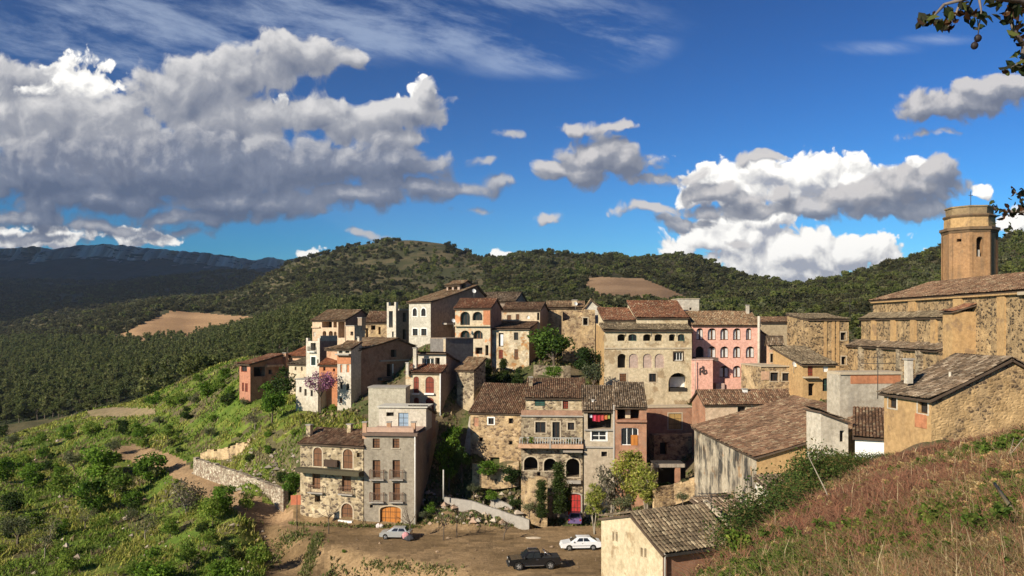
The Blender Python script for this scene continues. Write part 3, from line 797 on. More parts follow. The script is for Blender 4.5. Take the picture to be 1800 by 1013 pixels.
M_RUBG = rubble('rubble_grey', (.34, .28, .19), (.40, .33, .23), (.28, .225, .15), 2.5, .2, (.42, .34, .22), (.12, .09, .065))
M_DRY = rubble('dry_stone', (.42, .36, .27), (.52, .46, .36), (.20, .165, .12), 2.6, 0, (.4, .3, .2), (.26, .19, .14), .15)
M_CHURCH = rubble('church_rubble', (.38, .27, .145), (.34, .24, .13), (.44, .31, .165), 2.6, .22, (.50, .35, .18), (.075, .055, .036), .6)
M_TOWER = plaster('tower_ashlar', (.39, .225, .11), (.30, .175, .085), .55, big=.5, patch=.1, pcol=(.30, .20, .11))
M_RUIN = rubble('ruin_ochre', (.44, .32, .18), (.38, .28, .17), (.34, .25, .15), 2.3, .5, (.50, .36, .20), (.20, .13, .08), .3)
M_ROUGH = plaster('rough_lime', (.62, .58, .46), (.50, .45, .34), .55, scol=(.16, .14, .11), patch=.15, pcol=(.45, .42, .34))

H_ = 'house'
# --- front pair by the square
b = Bld('stone_house', 'rubble stone house with a long dark balcony and arched brown shutters beside the grey house', 638.6, 103.7, l=527.7, Lb=8, al=21, top=785, bot=922, mat=M_RUB)
b.win('a', 551, 566, 786.5, 820, 'shut', .9, trim=STONET); b.win('a', 603, 620, 789.5, 824, 'shut', .9, trim=STONET)
b.win('a', 549, 563, 831, 860, 'shut', 0, .35); b.win('a', 601, 617, 834, 865, 'shut', 0, .35)
b.win('a', 553, 563, 871, 883, 'dark', 0); b.win('a', 600, 620, 885, 913, 'door', .95, trim=STONET)
b.win('a', 627, 632, 796, 804, 'dark', 0, .5)
b.gable('a', 1.35).wall().roof('brown')
b.slabpx('a', 529, 640, 824, 831.5, -1.25, 0, 'balcony', flat('balcony_moss', (.07, .06, .035), .9))
b.balcony('a', 545, 570, 853, 865, .5, RUSTI and GREYST, RUSTI); b.balcony('a', 598, 622, 856, 868, .5, GREYST, RUSTI)
b.slabpx('a', 598, 622, 914, 922, -.5, 0, 'doorstep', WHITEP)
b.chimney(544, 746, 770, 108.5, .6, M_RUB); b.chimney(615, 745, 756, 108.2, .55, M_RUB)
b.slabpx('a', 573, 596, 808, 820, -.5, -.1, 'planter', WOODD)

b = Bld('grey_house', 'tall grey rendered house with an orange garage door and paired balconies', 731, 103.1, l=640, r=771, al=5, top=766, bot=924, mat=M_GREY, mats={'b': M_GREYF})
for (x0, x1) in ((655, 667.5), (690, 702)):
    b.win('a', x0, x1, 771, 788, 'shut', 0, .25, sill=True)
    b.win('a', x0, x1 + 1, 809, 840, 'shut', 0, .3); b.win('a', x0 + .5, x1 + 1, 849, 880, 'shut', 0, .3)
b.win('a', 668, 704.5, 890, 922, 'garage', .35, trim=STONET)
b.win('a', 650, 655.5, 887, 893, 'dark', 0, .4)
b.win('b', 751, 754, 800, 812, 'dark', 0, .5)
b.wall()
for (x0, x1) in ((651, 675), (686, 709)):
    b.balcony('a', x0, x1, 826, 842, .5, GREYST, RUSTI); b.balcony('a', x0, x1, 866, 881.5, .5, GREYST, RUSTI)
b.slab('a', -.25, b.La + .15, b.zt - .05, b.zt + .30, -.35, .5, 'cornice', flat('tile_cornice', (.16, .11, .085), .9))
b.slab('a', .1, b.La - .1, b.zt + .31, b.zt + .36, .5, 13, 'terrace_floor', flat('terrace_tile', (.40, .28, .22), .8))
for px in (641.5, 684, 727): b.chimney(px, 741, 762, 103.9, .5, M_TERRAW)
b.slab('a', .3, b.La - .3, b.zt + .36, b.zt + .95, .05, .16, 'railing', flat('terrace_rail', (.45, .30, .22), .8))
b.pipe(729.5, 768, 922, 102.9, .07, WHITEP)
hut = Bld('', '', 749, 109.5, l=666, Lb=4, al=5, top=717, bot=755, mat=M_WHITE, parent=b, ext=.2)
hut.win('a', 679, 692, 725, 732, 'dark', 0, .5); hut.win('a', 700, 718, 726, 753, 'door', 0, mat=flat('blue_door', (.25, .33, .42), .6), lab='pale blue double door of the rooftop hut')
hut.wall('rooftop_hut'); hut.slab('a', -.2, hut.La + .2, hut.zt, hut.zt + .15, -.25, 4.2, 'rooftop_hut_roof', flat('hut_roof', (.55, .52, .44), .8))
p7 = b.pt('b', 7, 0, -.004)
st = Bld('', '', 0, 0, La=2.2, Lb=6.5, al=5, zt=-10.6, zb=-13.3, C=(p7.x, p7.y), mat=M_BRICKB, parent=b, ext=2)
st.mono('b+', -1.4).wall('stair_block').roof('brown', 'stair_roof')

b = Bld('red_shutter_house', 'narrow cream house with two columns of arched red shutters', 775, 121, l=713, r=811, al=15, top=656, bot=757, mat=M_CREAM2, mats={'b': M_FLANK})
for (x0, x1) in ((727, 736.5), (748, 763)):
    b.win('a', x0, x1, 662, 692, 'shut', .9, .12, mat=WOODR, trim=STONET); b.win('a', x0, x1, 699, 730, 'shut', .9, .12, mat=WOODR, trim=STONET)
    b.slabpx('a', x0 - 1, x1 + 1, 691, 694, -.35, 0, 'balcony_slab', WHITEP); b.slabpx('a', x0 - 1, x1 + 1, 729.5, 732, -.35, 0, 'balcony_slab', WHITEP)
b.wall()
A = [(-.2, -.35, b.zt + .05), (b.La + .2, -.35, b.zt + .05), (b.La + .2, 2.4, b.zt + 1.15), (-.2, 2.4, b.zt + 1.15)]
b.rq.append(b.Q(*A)); b.roof('red')
pu = b.pt('b', 2.2, 0, 0)
up = Bld('', '', 0, 0, La=b.La * .80, Lb=b.Lb - 2.2, al=15, zt=-4.15, zb=b.zt, C=(pu.x, pu.y), mat=M_FLANK, mats={'a': M_WHITE}, parent=b, ext=.3)
up.win('a', 742, 763, 630, 644.5, 'win', 0, mat=WHITEP, bars=(2, 0)); up.win('a', 765, 773, 629, 644, 'dark', 0, .8)
up.mono('b+', -1.6, o=.5).wall('attic_wall').roof('red', 'attic_roof')
b.chimney(730, 611, 640, 122.5, .5, M_WHITE); b.chimney(716.5, 637, 652, 121.8, .4, M_WHITE); b.chimney(782, 594, 620, 126, .35, M_CREAM2)
b.pipe(774, 657, 757, 120.8, .09, WHITEP)

b = Bld('plaster_box_house', 'blank pale beige plaster block below the brown gabled house', 713, 117.5, l=647.5, Lb=3.6, al=3, top=682, bot=752, mat=plaster('beige_blank', (.50, .46, .36), (.45, .41, .32), .15))
b.wall(); b.slab('a', -.1, b.La + .1, b.zt, b.zt + .15, -.12, 3.7, 'coping', GREYST)

# --- left cluster
b = Bld('brown_gabled_house', 'big brown brick house with a wide shaded gable and a dark balcony door', 629, 131, La=8, r=729, al=42, top=616, bot=727, mat=M_BRICKB, mats={'a': M_TERRAW})
u, z = b.loc('b', 698, 596)
b.gable('a', z - b.zt, u / b.Lb, .3, b.loc('b', 729, 609)[1], og=.35)
b.win('b', 687, 697, 615, 628, 'dark', 0, .5); b.win('b', 680, 689.5, 640, 662, 'dark', 0, .6, trim=None); b.win('b', 677, 690, 670, 677, 'dark', 0, .6)
b.win('a', 620.5, 624, 630, 641, 'shut', 0, .2); b.win('a', 620.5, 624, 659, 670, 'shut', 0, .2); b.win('a', 620.5, 624, 688, 698, 'shut', 0, .2)
b.wall().roof('ochre'); b.slabpx('b', 667, 722, 632.5, 635, -.25, 0, 'ledge', GREYST); b.slabpx('b', 664, 700, 663, 668, -1.0, 0, 'balcony', flat('balcony_dark', (.10, .075, .06), .9))
b.slabpx('b', 689.6, 691.2, 640, 662, -.06, .03, 'door_jamb', WHITEP)
b.chimney(632, 592, 612, 131.5, .5, M_WHITE)

b = Bld('white_strip_house', 'narrow white and orange house squeezed left of the brown gabled house', 617, 128.6, l=593, Lb=3, al=20, top=614, bot=712, mat=M_WHITE, mats={})
b.win('a', 595.5, 602, 613.8 + 1.5, 621, 'win', 0); b.win('a', 607, 614, 615.5, 621, 'win', 0)
b.win('a', 598, 601.5, 641, 655, 'fill', 0, mat=M_ORANGE); b.win('a', 609, 614, 641, 655, 'fill', 0, mat=M_ORANGE)
b.win('a', 598, 602, 672, 684, 'win', 0); b.win('a', 608.5, 614, 675, 686, 'win', 0); b.win('a', 597, 602, 699, 709, 'door', 0)
b.mono('b+', 1.0).wall().roof('ochre')
b.slabpx('a', 593, 617, 623, 640, -.06, 0, 'painted_band', M_ORANGE); b.slabpx('a', 593, 617, 622, 624.5, -.7, 0, 'balcony', GREYST)

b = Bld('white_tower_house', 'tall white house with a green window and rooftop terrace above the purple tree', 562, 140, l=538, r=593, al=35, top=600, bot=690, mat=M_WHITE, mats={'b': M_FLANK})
b.win('a', 547, 555, 627.5, 642.5, 'win', 0, mat=GREENW, trim=WHITEP); b.win('a', 546, 555, 603, 616, 'dark', 0, .8); b.win('a', 557.5, 560, 632, 639, 'dark', 0, .4)
b.wall(); b.balcony('a', 544, 556, 610, 618, .5, WHITEP, IRON)
b.slab('b', .2, b.Lb, b.zt, b.zt + .9, 0, .2, 'parapet', plaster('green_white', (.34, .40, .34), (.46, .45, .38), .2)); b.slab('a', .0, .5, b.zt, b.zt + .5, 0, .5, 'post', M_WHITE); b.slab('a', b.La - .45, b.La, b.zt, b.zt + .5, 0, .5, 'post', M_WHITE)

b = Bld('orange_plaster_house', 'low orange plaster house with an orange tiled roof behind the purple tree', 593.5, 132.5, l=561, Lb=5, al=12, top=642, bot=700, mat=M_ORANGE)
b.win('a', 568, 572, 646, 652, 'dark', 0, .4); b.win('a', 585, 589, 648, 653, 'dark', 0, .4); b.win('a', 580, 587, 666, 676, 'shut', 0, mat=flat('magenta_paint', (.35, .05, .14), .7))
b.mono('b+', 1.5).wall().roof('orange')

b = Bld('low_white_house', 'low white walled house half hidden by the purple flowering tree', 559, 131, l=520, Lb=4, al=25, top=668, bot=713, mat=M_WHITE)
b.win('a', 526, 530, 680, 690, 'dark', 0, .4); b.win('a', 535, 539, 684, 696, 'dark', 0, .4); b.win('a', 546, 550, 686, 697, 'win', 0)
b.wall(); b.slab('a', -.1, b.La + .1, b.zt, b.zt + .12, -.15, 4.1, 'coping', GREYST)

b = Bld('cream_cottage', 'small cream cottage with mossy roof beside the tall white house', 538.5, 146, l=508, Lb=6, al=28, top=641, bot=680, mat=M_CREAM2)
b.win('a', 518, 521, 645, 651, 'dark', 0, .4); b.win('a', 529, 532, 645, 652, 'dark', 0, .4)
b.mono('b+', 1.3).wall().roof('moss')
b = Bld('orange_roof_house', 'house showing only its bright orange roof behind the cream cottage', 538, 153, l=500, Lb=6, al=28, top=627, bot=690, mat=M_TERRAW)
b.mono('b+', 1.6).wall().roof('orange'); b.chimney(502, 620, 640, 154, .7, M_TERRAW)

b = Bld('red_brick_house', 'outlying reddish brick house with open dark attic at the left end of the village', 440, 147, l=421, r=497, al=40, top=640, bot=692, mat=M_BRICK, mats={'a': plaster('red_plaster', (.48, .22, .14), (.42, .20, .13), .3)})
b.win('a', 424, 434, 643.5, 654, 'win', 0, mat=WOODR); b.win('a', 425.5, 429, 673, 688, 'shut', 0, mat=WOODR); b.win('a', 431, 435.5, 674, 689, 'shut', 0, mat=WOODR)
b.win('b', 446, 466, 645, 662, 'dark', 0, 1.5); b.win('b', 472, 478, 650, 658, 'dark', 0, .4)
b.mono('b+', 1.4, .6, .5).wall().roof('red'); b.slabpx('b', 467, 496, 641, 645, -.5, 0, 'terrace_edge', M_TERRAW)

# --- back row, left
b = Bld('gallery_house', 'peach house with an open pillared gallery and two arches on the upper left', 607, 158, l=549, r=660, al=25, top=563, bot=640, mat=M_PEACH, mats={'b': M_FLANK})
b.win('a', 566, 583.5, 565.5, 576, 'loggia', 0); b.win('a', 586, 592, 565.5, 576, 'loggia', 0); b.win('a', 594.5, 606, 565.5, 594, 'loggia', 0)
b.win('a', 567, 573.5, 582, 596, 'dark', .9, 1.0); b.win('a', 578, 585, 582, 596, 'dark', .9, 1.0); b.win('a', 587, 591.5, 583, 596, 'dark', .9, 1.0); b.win('a', 551, 555, 584, 592, 'fill', 0, mat=M_WHITE)
b.gable('a', 1.9).wall().roof('ochre'); b.slabpx('a', 549, 563, 574, 576.5, -.3, .2, 'terrace_edge', M_PEACH)
b = Bld('grey_block_house', 'small block with a peach front and a grey side below the gallery house roof', 623, 150, l=608, r=641.5, al=35, top=573.5, bot=640, mat=M_PEACH, mats={'b': plaster('blue_grey', (.30, .31, .29), (.26, .27, .26), .3)})
b.win('a', 616, 621, 583, 590, 'dark', 0, .4); b.wall(); b.slab('a', -.1, b.La + .1, b.zt, b.zt + .12, -.12, b.Lb + .1, 'coping', GREYST); b.chimney(636, 558, 575, 152, 1.0, M_GREYF)
b = Bld('ochre_attic_house', 'ochre house with open attic holes beside the small white tower', 681, 160, l=641, Lb=7, al=10, top=567, bot=640, mat=M_RUIN)
b.win('a', 643, 647, 577, 593, 'dark', 0, .8); b.win('a', 652, 660, 572, 580, 'dark', 0, .8); b.win('a', 665, 669, 575, 588, 'dark', 0, .6)
b.gable('a', 2.0).wall().roof('brown')
b = Bld('white_balcony_tower', 'slim white tower house with a high balcony left of the tall grey building', 696, 152, l=680, r=721, al=45, top=543, bot=612, mat=M_WHITE, mats={'b': M_GREYF})
b.win('a', 683.5, 690.5, 547, 576, 'dark', 0, .8); b.win('a', 689, 692, 583, 593, 'dark', 0, .4); b.win('b', 708, 714, 550, 566, 'dark', 0, .5); b.win('b', 708, 714, 579, 597, 'dark', 0, .5)
b.wall(); b.slab('a', 0, .5, b.zt, b.zt + 1.2, 0, .5, 'post', M_WHITE); b.slab('a', b.La - .5, b.La, b.zt, b.zt + 1.2, 0, .5, 'post', M_WHITE); b.slab('a', .5, b.La - .5, b.zt, b.zt + .55, .02, .2, 'parapet', M_WHITE)
b.slab('b', .5, b.Lb, b.zt - .3, b.zt, -.25, 0, 'ledge', GREYST)

b = Bld('tall_grey_building', 'tallest pale grey building with paired arched windows and a roof lantern', 757, 146, l=719, r=852, al=40, top=531, bot=625, mat=M_PALEG, mats={'b': M_GREYF})
u, z = b.loc('b', 838, 503)
b.gable('a', z - b.zt, u / b.Lb, .3, b.loc('b', 852, 520)[1], og=.4)
for (x0, x1) in ((725.5, 733), (740.5, 748.5)):
    b.win('a', x0, x1, 542, 556, 'win', .95, mat=WOODD, trim=WHITEP); b.win('a', x0, x1 + 1.5, 578, 590, 'win', 0, trim=WHITEP, sill=True)
b.win('a', 741, 749, 607, 622, 'win', .95)
b.wall().roof('ochre')
ln = Bld('', '', 808, 153, l=785, r=835, al=40, top=501, bot=516, mat=plaster('lantern', (.45, .34, .27), (.38, .28, .22), .2), parent=b, ext=1)
ln.win('a', 787.5, 794.5, 502.5, 511, 'dark', .9, .8); ln.win('a', 797.5, 804, 502.5, 511, 'dark', .9, .8); ln.win('b', 811, 819, 499, 508, 'dark', 0, .8)
ln.gable('a', .75, .5, .35).wall('lantern').roof('ochre', 'lantern_roof')
b.slabpx('b', 778, 800, 568, 571, -1.0, 0, 'dish_bracket', GREYST)

b = Bld('dark_roof_house', 'house showing a dark weathered roof behind the arched salmon house', 905, 168, l=838, Lb=10, al=15, top=530, bot=600, mat=M_GREYF)
b.gable('a', 1.9).wall().roof('grey')
b = Bld('arched_salmon_house', 'cream and orange house with two rows of big round arches in the back row', 862, 139, l=800, r=881.5, al=14, top=542, bot=640, mat=M_SALMON, mats={'b': M_BRICKB})
b.win('a', 809, 826, 548, 572, 'win', .95, .6, bars=(2, 0)); b.win('a', 830.5, 848, 548, 563.5, 'win', .95, .6, bars=(2, 0)); b.win('a', 809, 826, 581, 596, 'win', .95, .6, mat=WOODB); b.win('a', 832, 848.5, 581, 596, 'win', .95, .6, mat=WOODB, bars=(2, 0))
b.win('a', 835.5, 848, 611, 622.5, 'dark', 0, .8); b.win('a', 853, 858.5, 607, 625, 'dark', 0, .6); b.win('a', 812, 824, 606, 620, 'dark', 0, .5)
b.gable('a', 1.6).wall().roof('red'); b.slabpx('a', 849.5, 861.5, 546, 571, -.05, 0, 'orange_panel', M_ORANGE); b.slabpx('a', 800, 863, 571.5, 574, -.5, 0, 'balcony', M_CREAM2)
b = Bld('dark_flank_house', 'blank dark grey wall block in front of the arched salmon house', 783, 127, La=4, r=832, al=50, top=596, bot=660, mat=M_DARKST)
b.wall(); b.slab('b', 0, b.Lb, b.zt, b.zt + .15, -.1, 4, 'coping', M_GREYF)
b = Bld('low_tiled_shed', 'low shed with a sunlit tiled roof below the dark grey block', 833, 122.5, l=803, r=853, al=35, top=651, bot=690, mat=M_RUBG)
b.mono('b+', 1.6).wall().roof('ochre')
b = Bld('small_cream_house', 'small cream house with two shuttered windows and a round vent', 949, 148, l=883, r=963.5, al=12, top=545.5, bot=600, mat=M_CREAM2, mats={'b': M_FLANK})
b.win('a', 891.5, 898.5, 554, 563, 'shut', 0, trim=STONET); b.win('a', 907, 913, 552.5, 562, 'shut', 0, trim=STONET); b.win('a', 926, 931, 555, 560.5, 'fill', 1.0, mat=WHITEP); b.win('a', 944, 948, 550, 563, 'dark', 0, .4)
b.gable('a', 1.4).wall().roof('brown')
b = Bld('ivy_stone_house', 'patched cream stone house with a tall white blind beside the bright green tree', 930, 139, l=860, r=947, al=10, top=578.5, bot=656, mat=rubble('patched_cream', (.56, .45, .28), (.50, .38, .22), (.44, .34, .21), 1.5, .6, (.60, .51, .36), (.45, .24, .10), .2), mats={'b': M_FLANK})
b.win('a', 876.5, 885, 585.5, 609.5, 'win', 0, bars=(1, 0)); b.win('a', 903.5, 911, 584.5, 598, 'win', 0, trim=STONET); b.win('a', 876.5, 884, 615.5, 631, 'shut', 0, mat=WOODR); b.win('a', 904, 911, 614, 632, 'shut', 0)
b.mono('b+', 1.4).wall().roof('brown'); b.slabpx('a', 880, 884.6, 588, 608, -.03, .16, 'white_blind', WHITEP)

b = Bld('ochre_ruin', 'tall ochre ruin wall with a single slit window left of the big cream house', 1046, 142, l=989, Lb=7, al=2, top=545, bot=650, mat=M_RUIN)
b.win('a', 1025, 1033, 559, 571.5, 'dark', 0, .6, trim=STONET)
b.prof['a'] = [(0, b.zt), (b.La * .35, b.zt + .1), (b.La * .36, b.zt - .5), (b.La * .7, b.zt - .2), (b.La * .8, b.zt - 1.6), (b.La, b.zt - 1.9)]
b.wall()
b = Bld('white_loft', 'little white gabled loft on the skyline above the ochre ruin', 1055, 150, l=1028, Lb=5, al=4, top=541, bot=590, mat=M_WHITE)
b.gable('b', 1.4, .6).wall().roof('ochre')
b = Bld('long_ochre_house', 'long low ochre house roof behind the bright green tree', 1027, 156, l=962, Lb=7, al=3, top=541, bot=600, mat=M_RUIN)
b.gable('a', 1.2).wall().roof('ochre'); b.chimney(1010, 527, 540, 157, .9, M_CREAM2)

# --- the big cream house and the pink one
b = Bld('cream_palace', 'big cream house with six small arches under the eaves and a large archway', 1062, 130, l=1047.5, r=1216, al=86, top=580.5, bot=716, mat=M_CREAM, mats={'a': M_OCHRE})
for i, (x0, x1) in enumerate(((1085.5, 1100), (1104.5, 1119.5), (1130.5, 1145), (1150.5, 1165), (1176, 1187.5), (1191.5, 1203.5))):
    b.win('b', x0, x1, 587.5, 599.5, 'win' if i in (1, 5) else 'dark', .55, mat=GREENW if i in (1, 5) else None)
b.win('b', 1085.5, 1101, 622, 647, 'dark', .9, 1.0)
for (x0, x1) in ((1105.5, 1122), (1130.5, 1146), (1151, 1167.5)): b.win('b', x0, x1, 622, 647, 'fill', .9, mat=plaster('pink_fill', (.50, .38, .32), (.46, .35, .29), .2))
b.win('b', 1184.5, 1200, 619.5, 634, 'win', 0, mat=WHITEP, trim=WOODD, bars=(2, 0))
b.win('b', 1089, 1101, 657, 671, 'shut', 0, trim=STONET); b.win('b', 1141, 1153.5, 657, 671.5, 'win', 0, trim=STONET)
b.win('b', 1175, 1209.5, 655.5, 689, 'dark', .95, 3.0, mat=None)
b.mono('a+', 1.0, og=.2).wall()
b.rq = [b.Q((-.45, -.2, b.zt + .05), (-.45, b.Lb + .2, b.zt + .05), (3.4, b.Lb + .2, b.zt + 1.15), (3.4, -.2, b.zt + 1.15))]; b.roof('moss')
b.slabpx('b', 1062, 1216, 611, 613.5, -.12, 0, 'string_course', STONET)
b.slabpx('b', 1178, 1208, 682, 689, .1, .3, 'parapet', DARK); b.slabpx('b', 1182, 1209, 664, 682, 1.8, 2.0, 'inner_wall', WHITEP)
for px in (1100, 1145, 1190): b.pipe(px, 583, 592, 129.6, .06, IRON, 'bracket')
for (c, r, y0, rise, pal, Dd, La_) in ((1062, 1121, 563, 1.9, 'red', 133.6, 5.5), (1119.5, 1209, 558.5, 2.7, 'red', 133.3, 7)):
    q = Bld('', '', c, Dd, La=La_, r=r, al=86, top=y0, bot=585, mat=M_CREAM, parent=b, ext=.5)
    q.mono('a+', rise).wall('upper_wall').roof(pal, 'upper_roof')
b = Bld('white_penthouse', 'pale plaster rooftop block behind the ridge between the cream and pink houses', 1194, 143, La=5, r=1229, al=86, top=526, bot=590, mat=M_WHITE)
b.win('b', 1212, 1216, 541, 545, 'dark', 0, .3); b.wall(); b.slab('b', -.1, b.Lb + .1, b.zt, b.zt + .12, -.1, 5, 'coping', STONET)

b = Bld('pink_hotel', 'pink three storey house with rows of dark arched windows', 1217.5, 134, La=8, r=1335, al=86, top=571.5, bot=690, mat=M_PINK)
for (x0, x1) in ((1224, 1237), (1244, 1259.5), (1266, 1281.5), (1288.5, 1303), (1311, 1322)): b.win('b', x0, x1, 577, 598, 'curt', .95, .35)
for i, (x0, x1) in enumerate(((1223, 1237), (1244, 1259.5), (1266, 1281.5), (1288.5, 1303), (1311, 1327))): b.win('b', x0, x1, 609, 629.5, 'dark' if i == 0 else 'curt', .95, .35)
b.win('b', 1265, 1281.5, 643, 664, 'curt', .95, .35); b.win('b', 1288, 1303, 643, 664, 'curt', .95, .35); b.win('b', 1311, 1327, 643, 669.5, 'dark', .95, 1.0, name='door')
b.gable('b', 2.1, .5, .35, og=.15).wall().roof('ochre'); b.pipe(1334, 556, 672, 133.9, .22, M_WHITE, 'corner_pillar'); b.chimney(1314, 536, 550, 138, .45, M_WHITE)
b.slabpx('b', 1271, 1307, 665, 690, -1.2, -.02, 'forecourt_wall', M_PINK); b.slabpx('b', 1253, 1268, 673, 690, -1.6, -.02, 'step_wall', plaster('pale_pink', (.62, .45, .40), (.55, .40, .35), .1))
an = Bld('', '', 1216, 130.8, La=3.0, r=1253, al=86, top=633, bot=692, mat=M_PINK, parent=b, ext=2)
an.wall('annex'); an.slab('b', -.05, an.Lb + .05, an.zt, an.zt + .15, -.1, 3, 'annex_coping', plaster('pale_pink', (.62, .45, .40), (.55, .40, .35), .1))
an.pipe(1222, 634, 690, 130.4, .06, M_WHITE)
# the dark monogram on the annex wall: a P and a small b with a tuft above
def stroke(f, pts, w=.11):
    mb = MB(); uv = [an.loc('b', *p) for p in pts]
    mb.tube([an.pt('b', u, z, -.05) for u, z in uv], w, 5); return mb
mono = MB()
for pts in ([(1230, 659), (1230, 648)], [(1230, 648), (1234, 646.5), (1236.5, 650), (1233, 653), (1230, 653.5)], [(1237, 658), (1236.5, 648), (1235, 643.5)], [(1237, 652), (1241, 651), (1242, 655), (1239, 657.5), (1237, 656.5)], [(1233, 653), (1236.5, 657)], [(1234, 644.5), (1237, 645.5)]):
    m_ = stroke('b', pts); mono.mesh(m_.v, m_.f)
mono.build('monogram', flat('monogram_iron', (.08, .05, .045), .8), b.root, b.org)
b.slabpx('b', 1217, 1254, 628, 634, -2.6, -.02, 'roof_terrace', flat('terrace_shade', (.12, .085, .07), .9))  # dark slab, the balcony's shading put into its colour

# --- middle row houses
b = Bld('roadside_peach_house', 'low peach house with an orange brick end below the pink house', 1240, 112, l=1216.5, r=1395, al=84, top=711, bot=800, mat=M_PEACH, mats={'a': M_BRICKO})
b.win('b', 1296.5, 1311, 714.5, 728, 'dark', 0, .4, trim=STONET); b.pipe(1321, 712, 760, 111.8, .05, IRON)
b.gable('b', 1.55, .5, og=.3).wall().roof('brown'); b.chimney(1309, 683, 692, 115, .6, WHITEP)
b = Bld('shaded_brick_house', 'red brick wall house with a wooden window under the cream house', 1137, 121, La=2.6, r=1217, al=85, top=717, bot=800, mat=M_BRICKO, mats={})
b.win('b', 1175, 1198, 727, 755, 'shut', 0, mat=wood('yellow_wood', (.40, .26, .10)), trim=STONET); b.wall(); b.slab('b', 0, b.Lb, b.zt, b.zt + .2, -.15, 2.6, 'coping', STONET)
b.win('b', 1140, 1150, 760, 790)
b = Bld('rubble_retaining_house', 'broken rubble lower wall under the shaded brick house', 1150, 117.5, La=2.5, r=1225, al=85, top=766, bot=845, mat=M_RUBO)
b.win('b', 1160, 1172, 778, 800, 'dark', 0, .8); b.wall()

b = Bld('stone_farmhouse', 'golden stone house with tiny windows and a sagging roof in the middle group', 919, 114, l=827, Lb=15, al=14, top=727, bot=815, mat=M_RUBO)
b.win('a', 832.5, 841, 734, 750, 'fill', 0, mat=M_BRICKO); b.win('a', 858.5, 868, 735, 746, 'win', 0, trim=WHITEP); b.win('a', 894, 902, 735.5, 745, 'dark', 0, .5); b.win('a', 842.5, 849, 769, 776.5, 'dark', 0, .5); b.win('a', 894.5, 901, 775.5, 782, 'dark', 0, .5); b.win('a', 861.5, 878, 804, 821, 'dark', 0, 1.0)
b.gable('a', 3.3).wall().roof('brown')
mb = MB(); p0 = b.pt('a', b.La + .02, 0); zt = b.zt - .6; a_, b_ = b.a, b.b
for_ = [p0 + a_ * 0, p0 + a_ * 1.7, p0 + a_ * 1.7 + b_ * 6, p0 + b_ * 6]
mb.hexa([Vector((p.x, p.y, b.zb - 3)) for p in for_], [Vector((p.x, p.y, zt)) for p in (p0, p0 + a_ * .12, p0 + a_ * .12 + b_ * 6, p0 + b_ * 6)])
mb.build('buttress', M_CONC, b.root, b.org)

b = Bld('arcade_house', 'stone house with three dark arches below a balustraded terrace and a red garage door', 1024, 108, l=916, Lb=10, al=4, top=733, bot=908, mat=M_RUBG)
b.win('a', 941, 959, 742, 761, 'win', 0, trim=STONET); b.win('a', 971, 984, 742, 774, 'win', 0, trim=STONET, name='door'); b.win('a', 998, 1009.5, 743, 756, 'win', 0, trim=STONET)
b.win('a', 921, 945, 803, 827, 'dark', .9, 2.0, trim=STONET); b.win('a', 956, 978, 806, 828, 'dark', .9, 2.0, trim=STONET); b.win('a', 995, 1018.5, 806, 839, 'dark', .9, 2.0, trim=STONET)
b.win('a', 998, 1021, 868, 906, 'garage', .35, mat=REDD, trim=GREYST); b.win('a', 944, 950, 830, 838, 'dark', 0, .4)
b.wall()
b.slab('a', -.1, b.La + .1, b.zt, b.zt + .16, -.25, .3, 'cornice', GREYST); b.slab('a', .0, b.La, b.zt + .16, b.zt + .8, 0, .25, 'parapet', M_BRICKB)
b.slabpx('a', 912, 1025, 779, 786, -1.3, 0, 'balcony', M_TERRAW)
u0, z0 = b.loc('a', 915, 779); u1 = b.loc('a', 1022, 779)[0]
rb = MB()
for i in range(25):
    u = u1 + (u0 - u1) * i / 24
    rb.tube([b.pt('a', u, z0 + .0, -1.15), b.pt('a', u, z0 + .25, -1.15), b.pt('a', u, z0 + .5, -1.15), b.pt('a', u, z0 + .8, -1.15)], [.05, .09, .05, .06], 5)
rb.box(b.pt('a', min(u0, u1), z0 + .8, -1.22), (b.pt('a', 1, 0) - b.pt('a', 0, 0)) * abs(u1 - u0), (b.pt('a', 0, 0, 1) - b.pt('a', 0, 0)) * .16, Vector((0, 0, .1)))
rb.build('balustrade', flat('balustrade_grey', (.36, .36, .34), .8), b.root, b.org)
b.slabpx('a', 966, 969, 770, 786, -1.34, -1.0, 'balcony_pier', GREYST)
b.slabpx('a', 990, 1024, 790, 793, -1.4, 0, 'awning', flat('awning_slab', (.30, .26, .21), .9)); b.slabpx('a', 996, 1021, 844, 849, -.7, 0, 'window_ledge', GREYST)
u_ = Bld('', '', 1027, 111, l=924, Lb=7.5, al=4, top=700, bot=730, mat=M_RUB, parent=b, ext=.2)
u_.win('a', 940, 958, 702, 714, 'shut', 0, mat=GREENW); u_.win('a', 989, 999, 705, 719, 'door', 0, mat=WOODR, trim=STONET)
u_.mono('b+', 1.95, .4).wall('upper_wall').roof('brown', 'roof'); b.roofobj = u_.roofobj
b.chimney(933, 662, 676, 116, .5, M_RUBG)

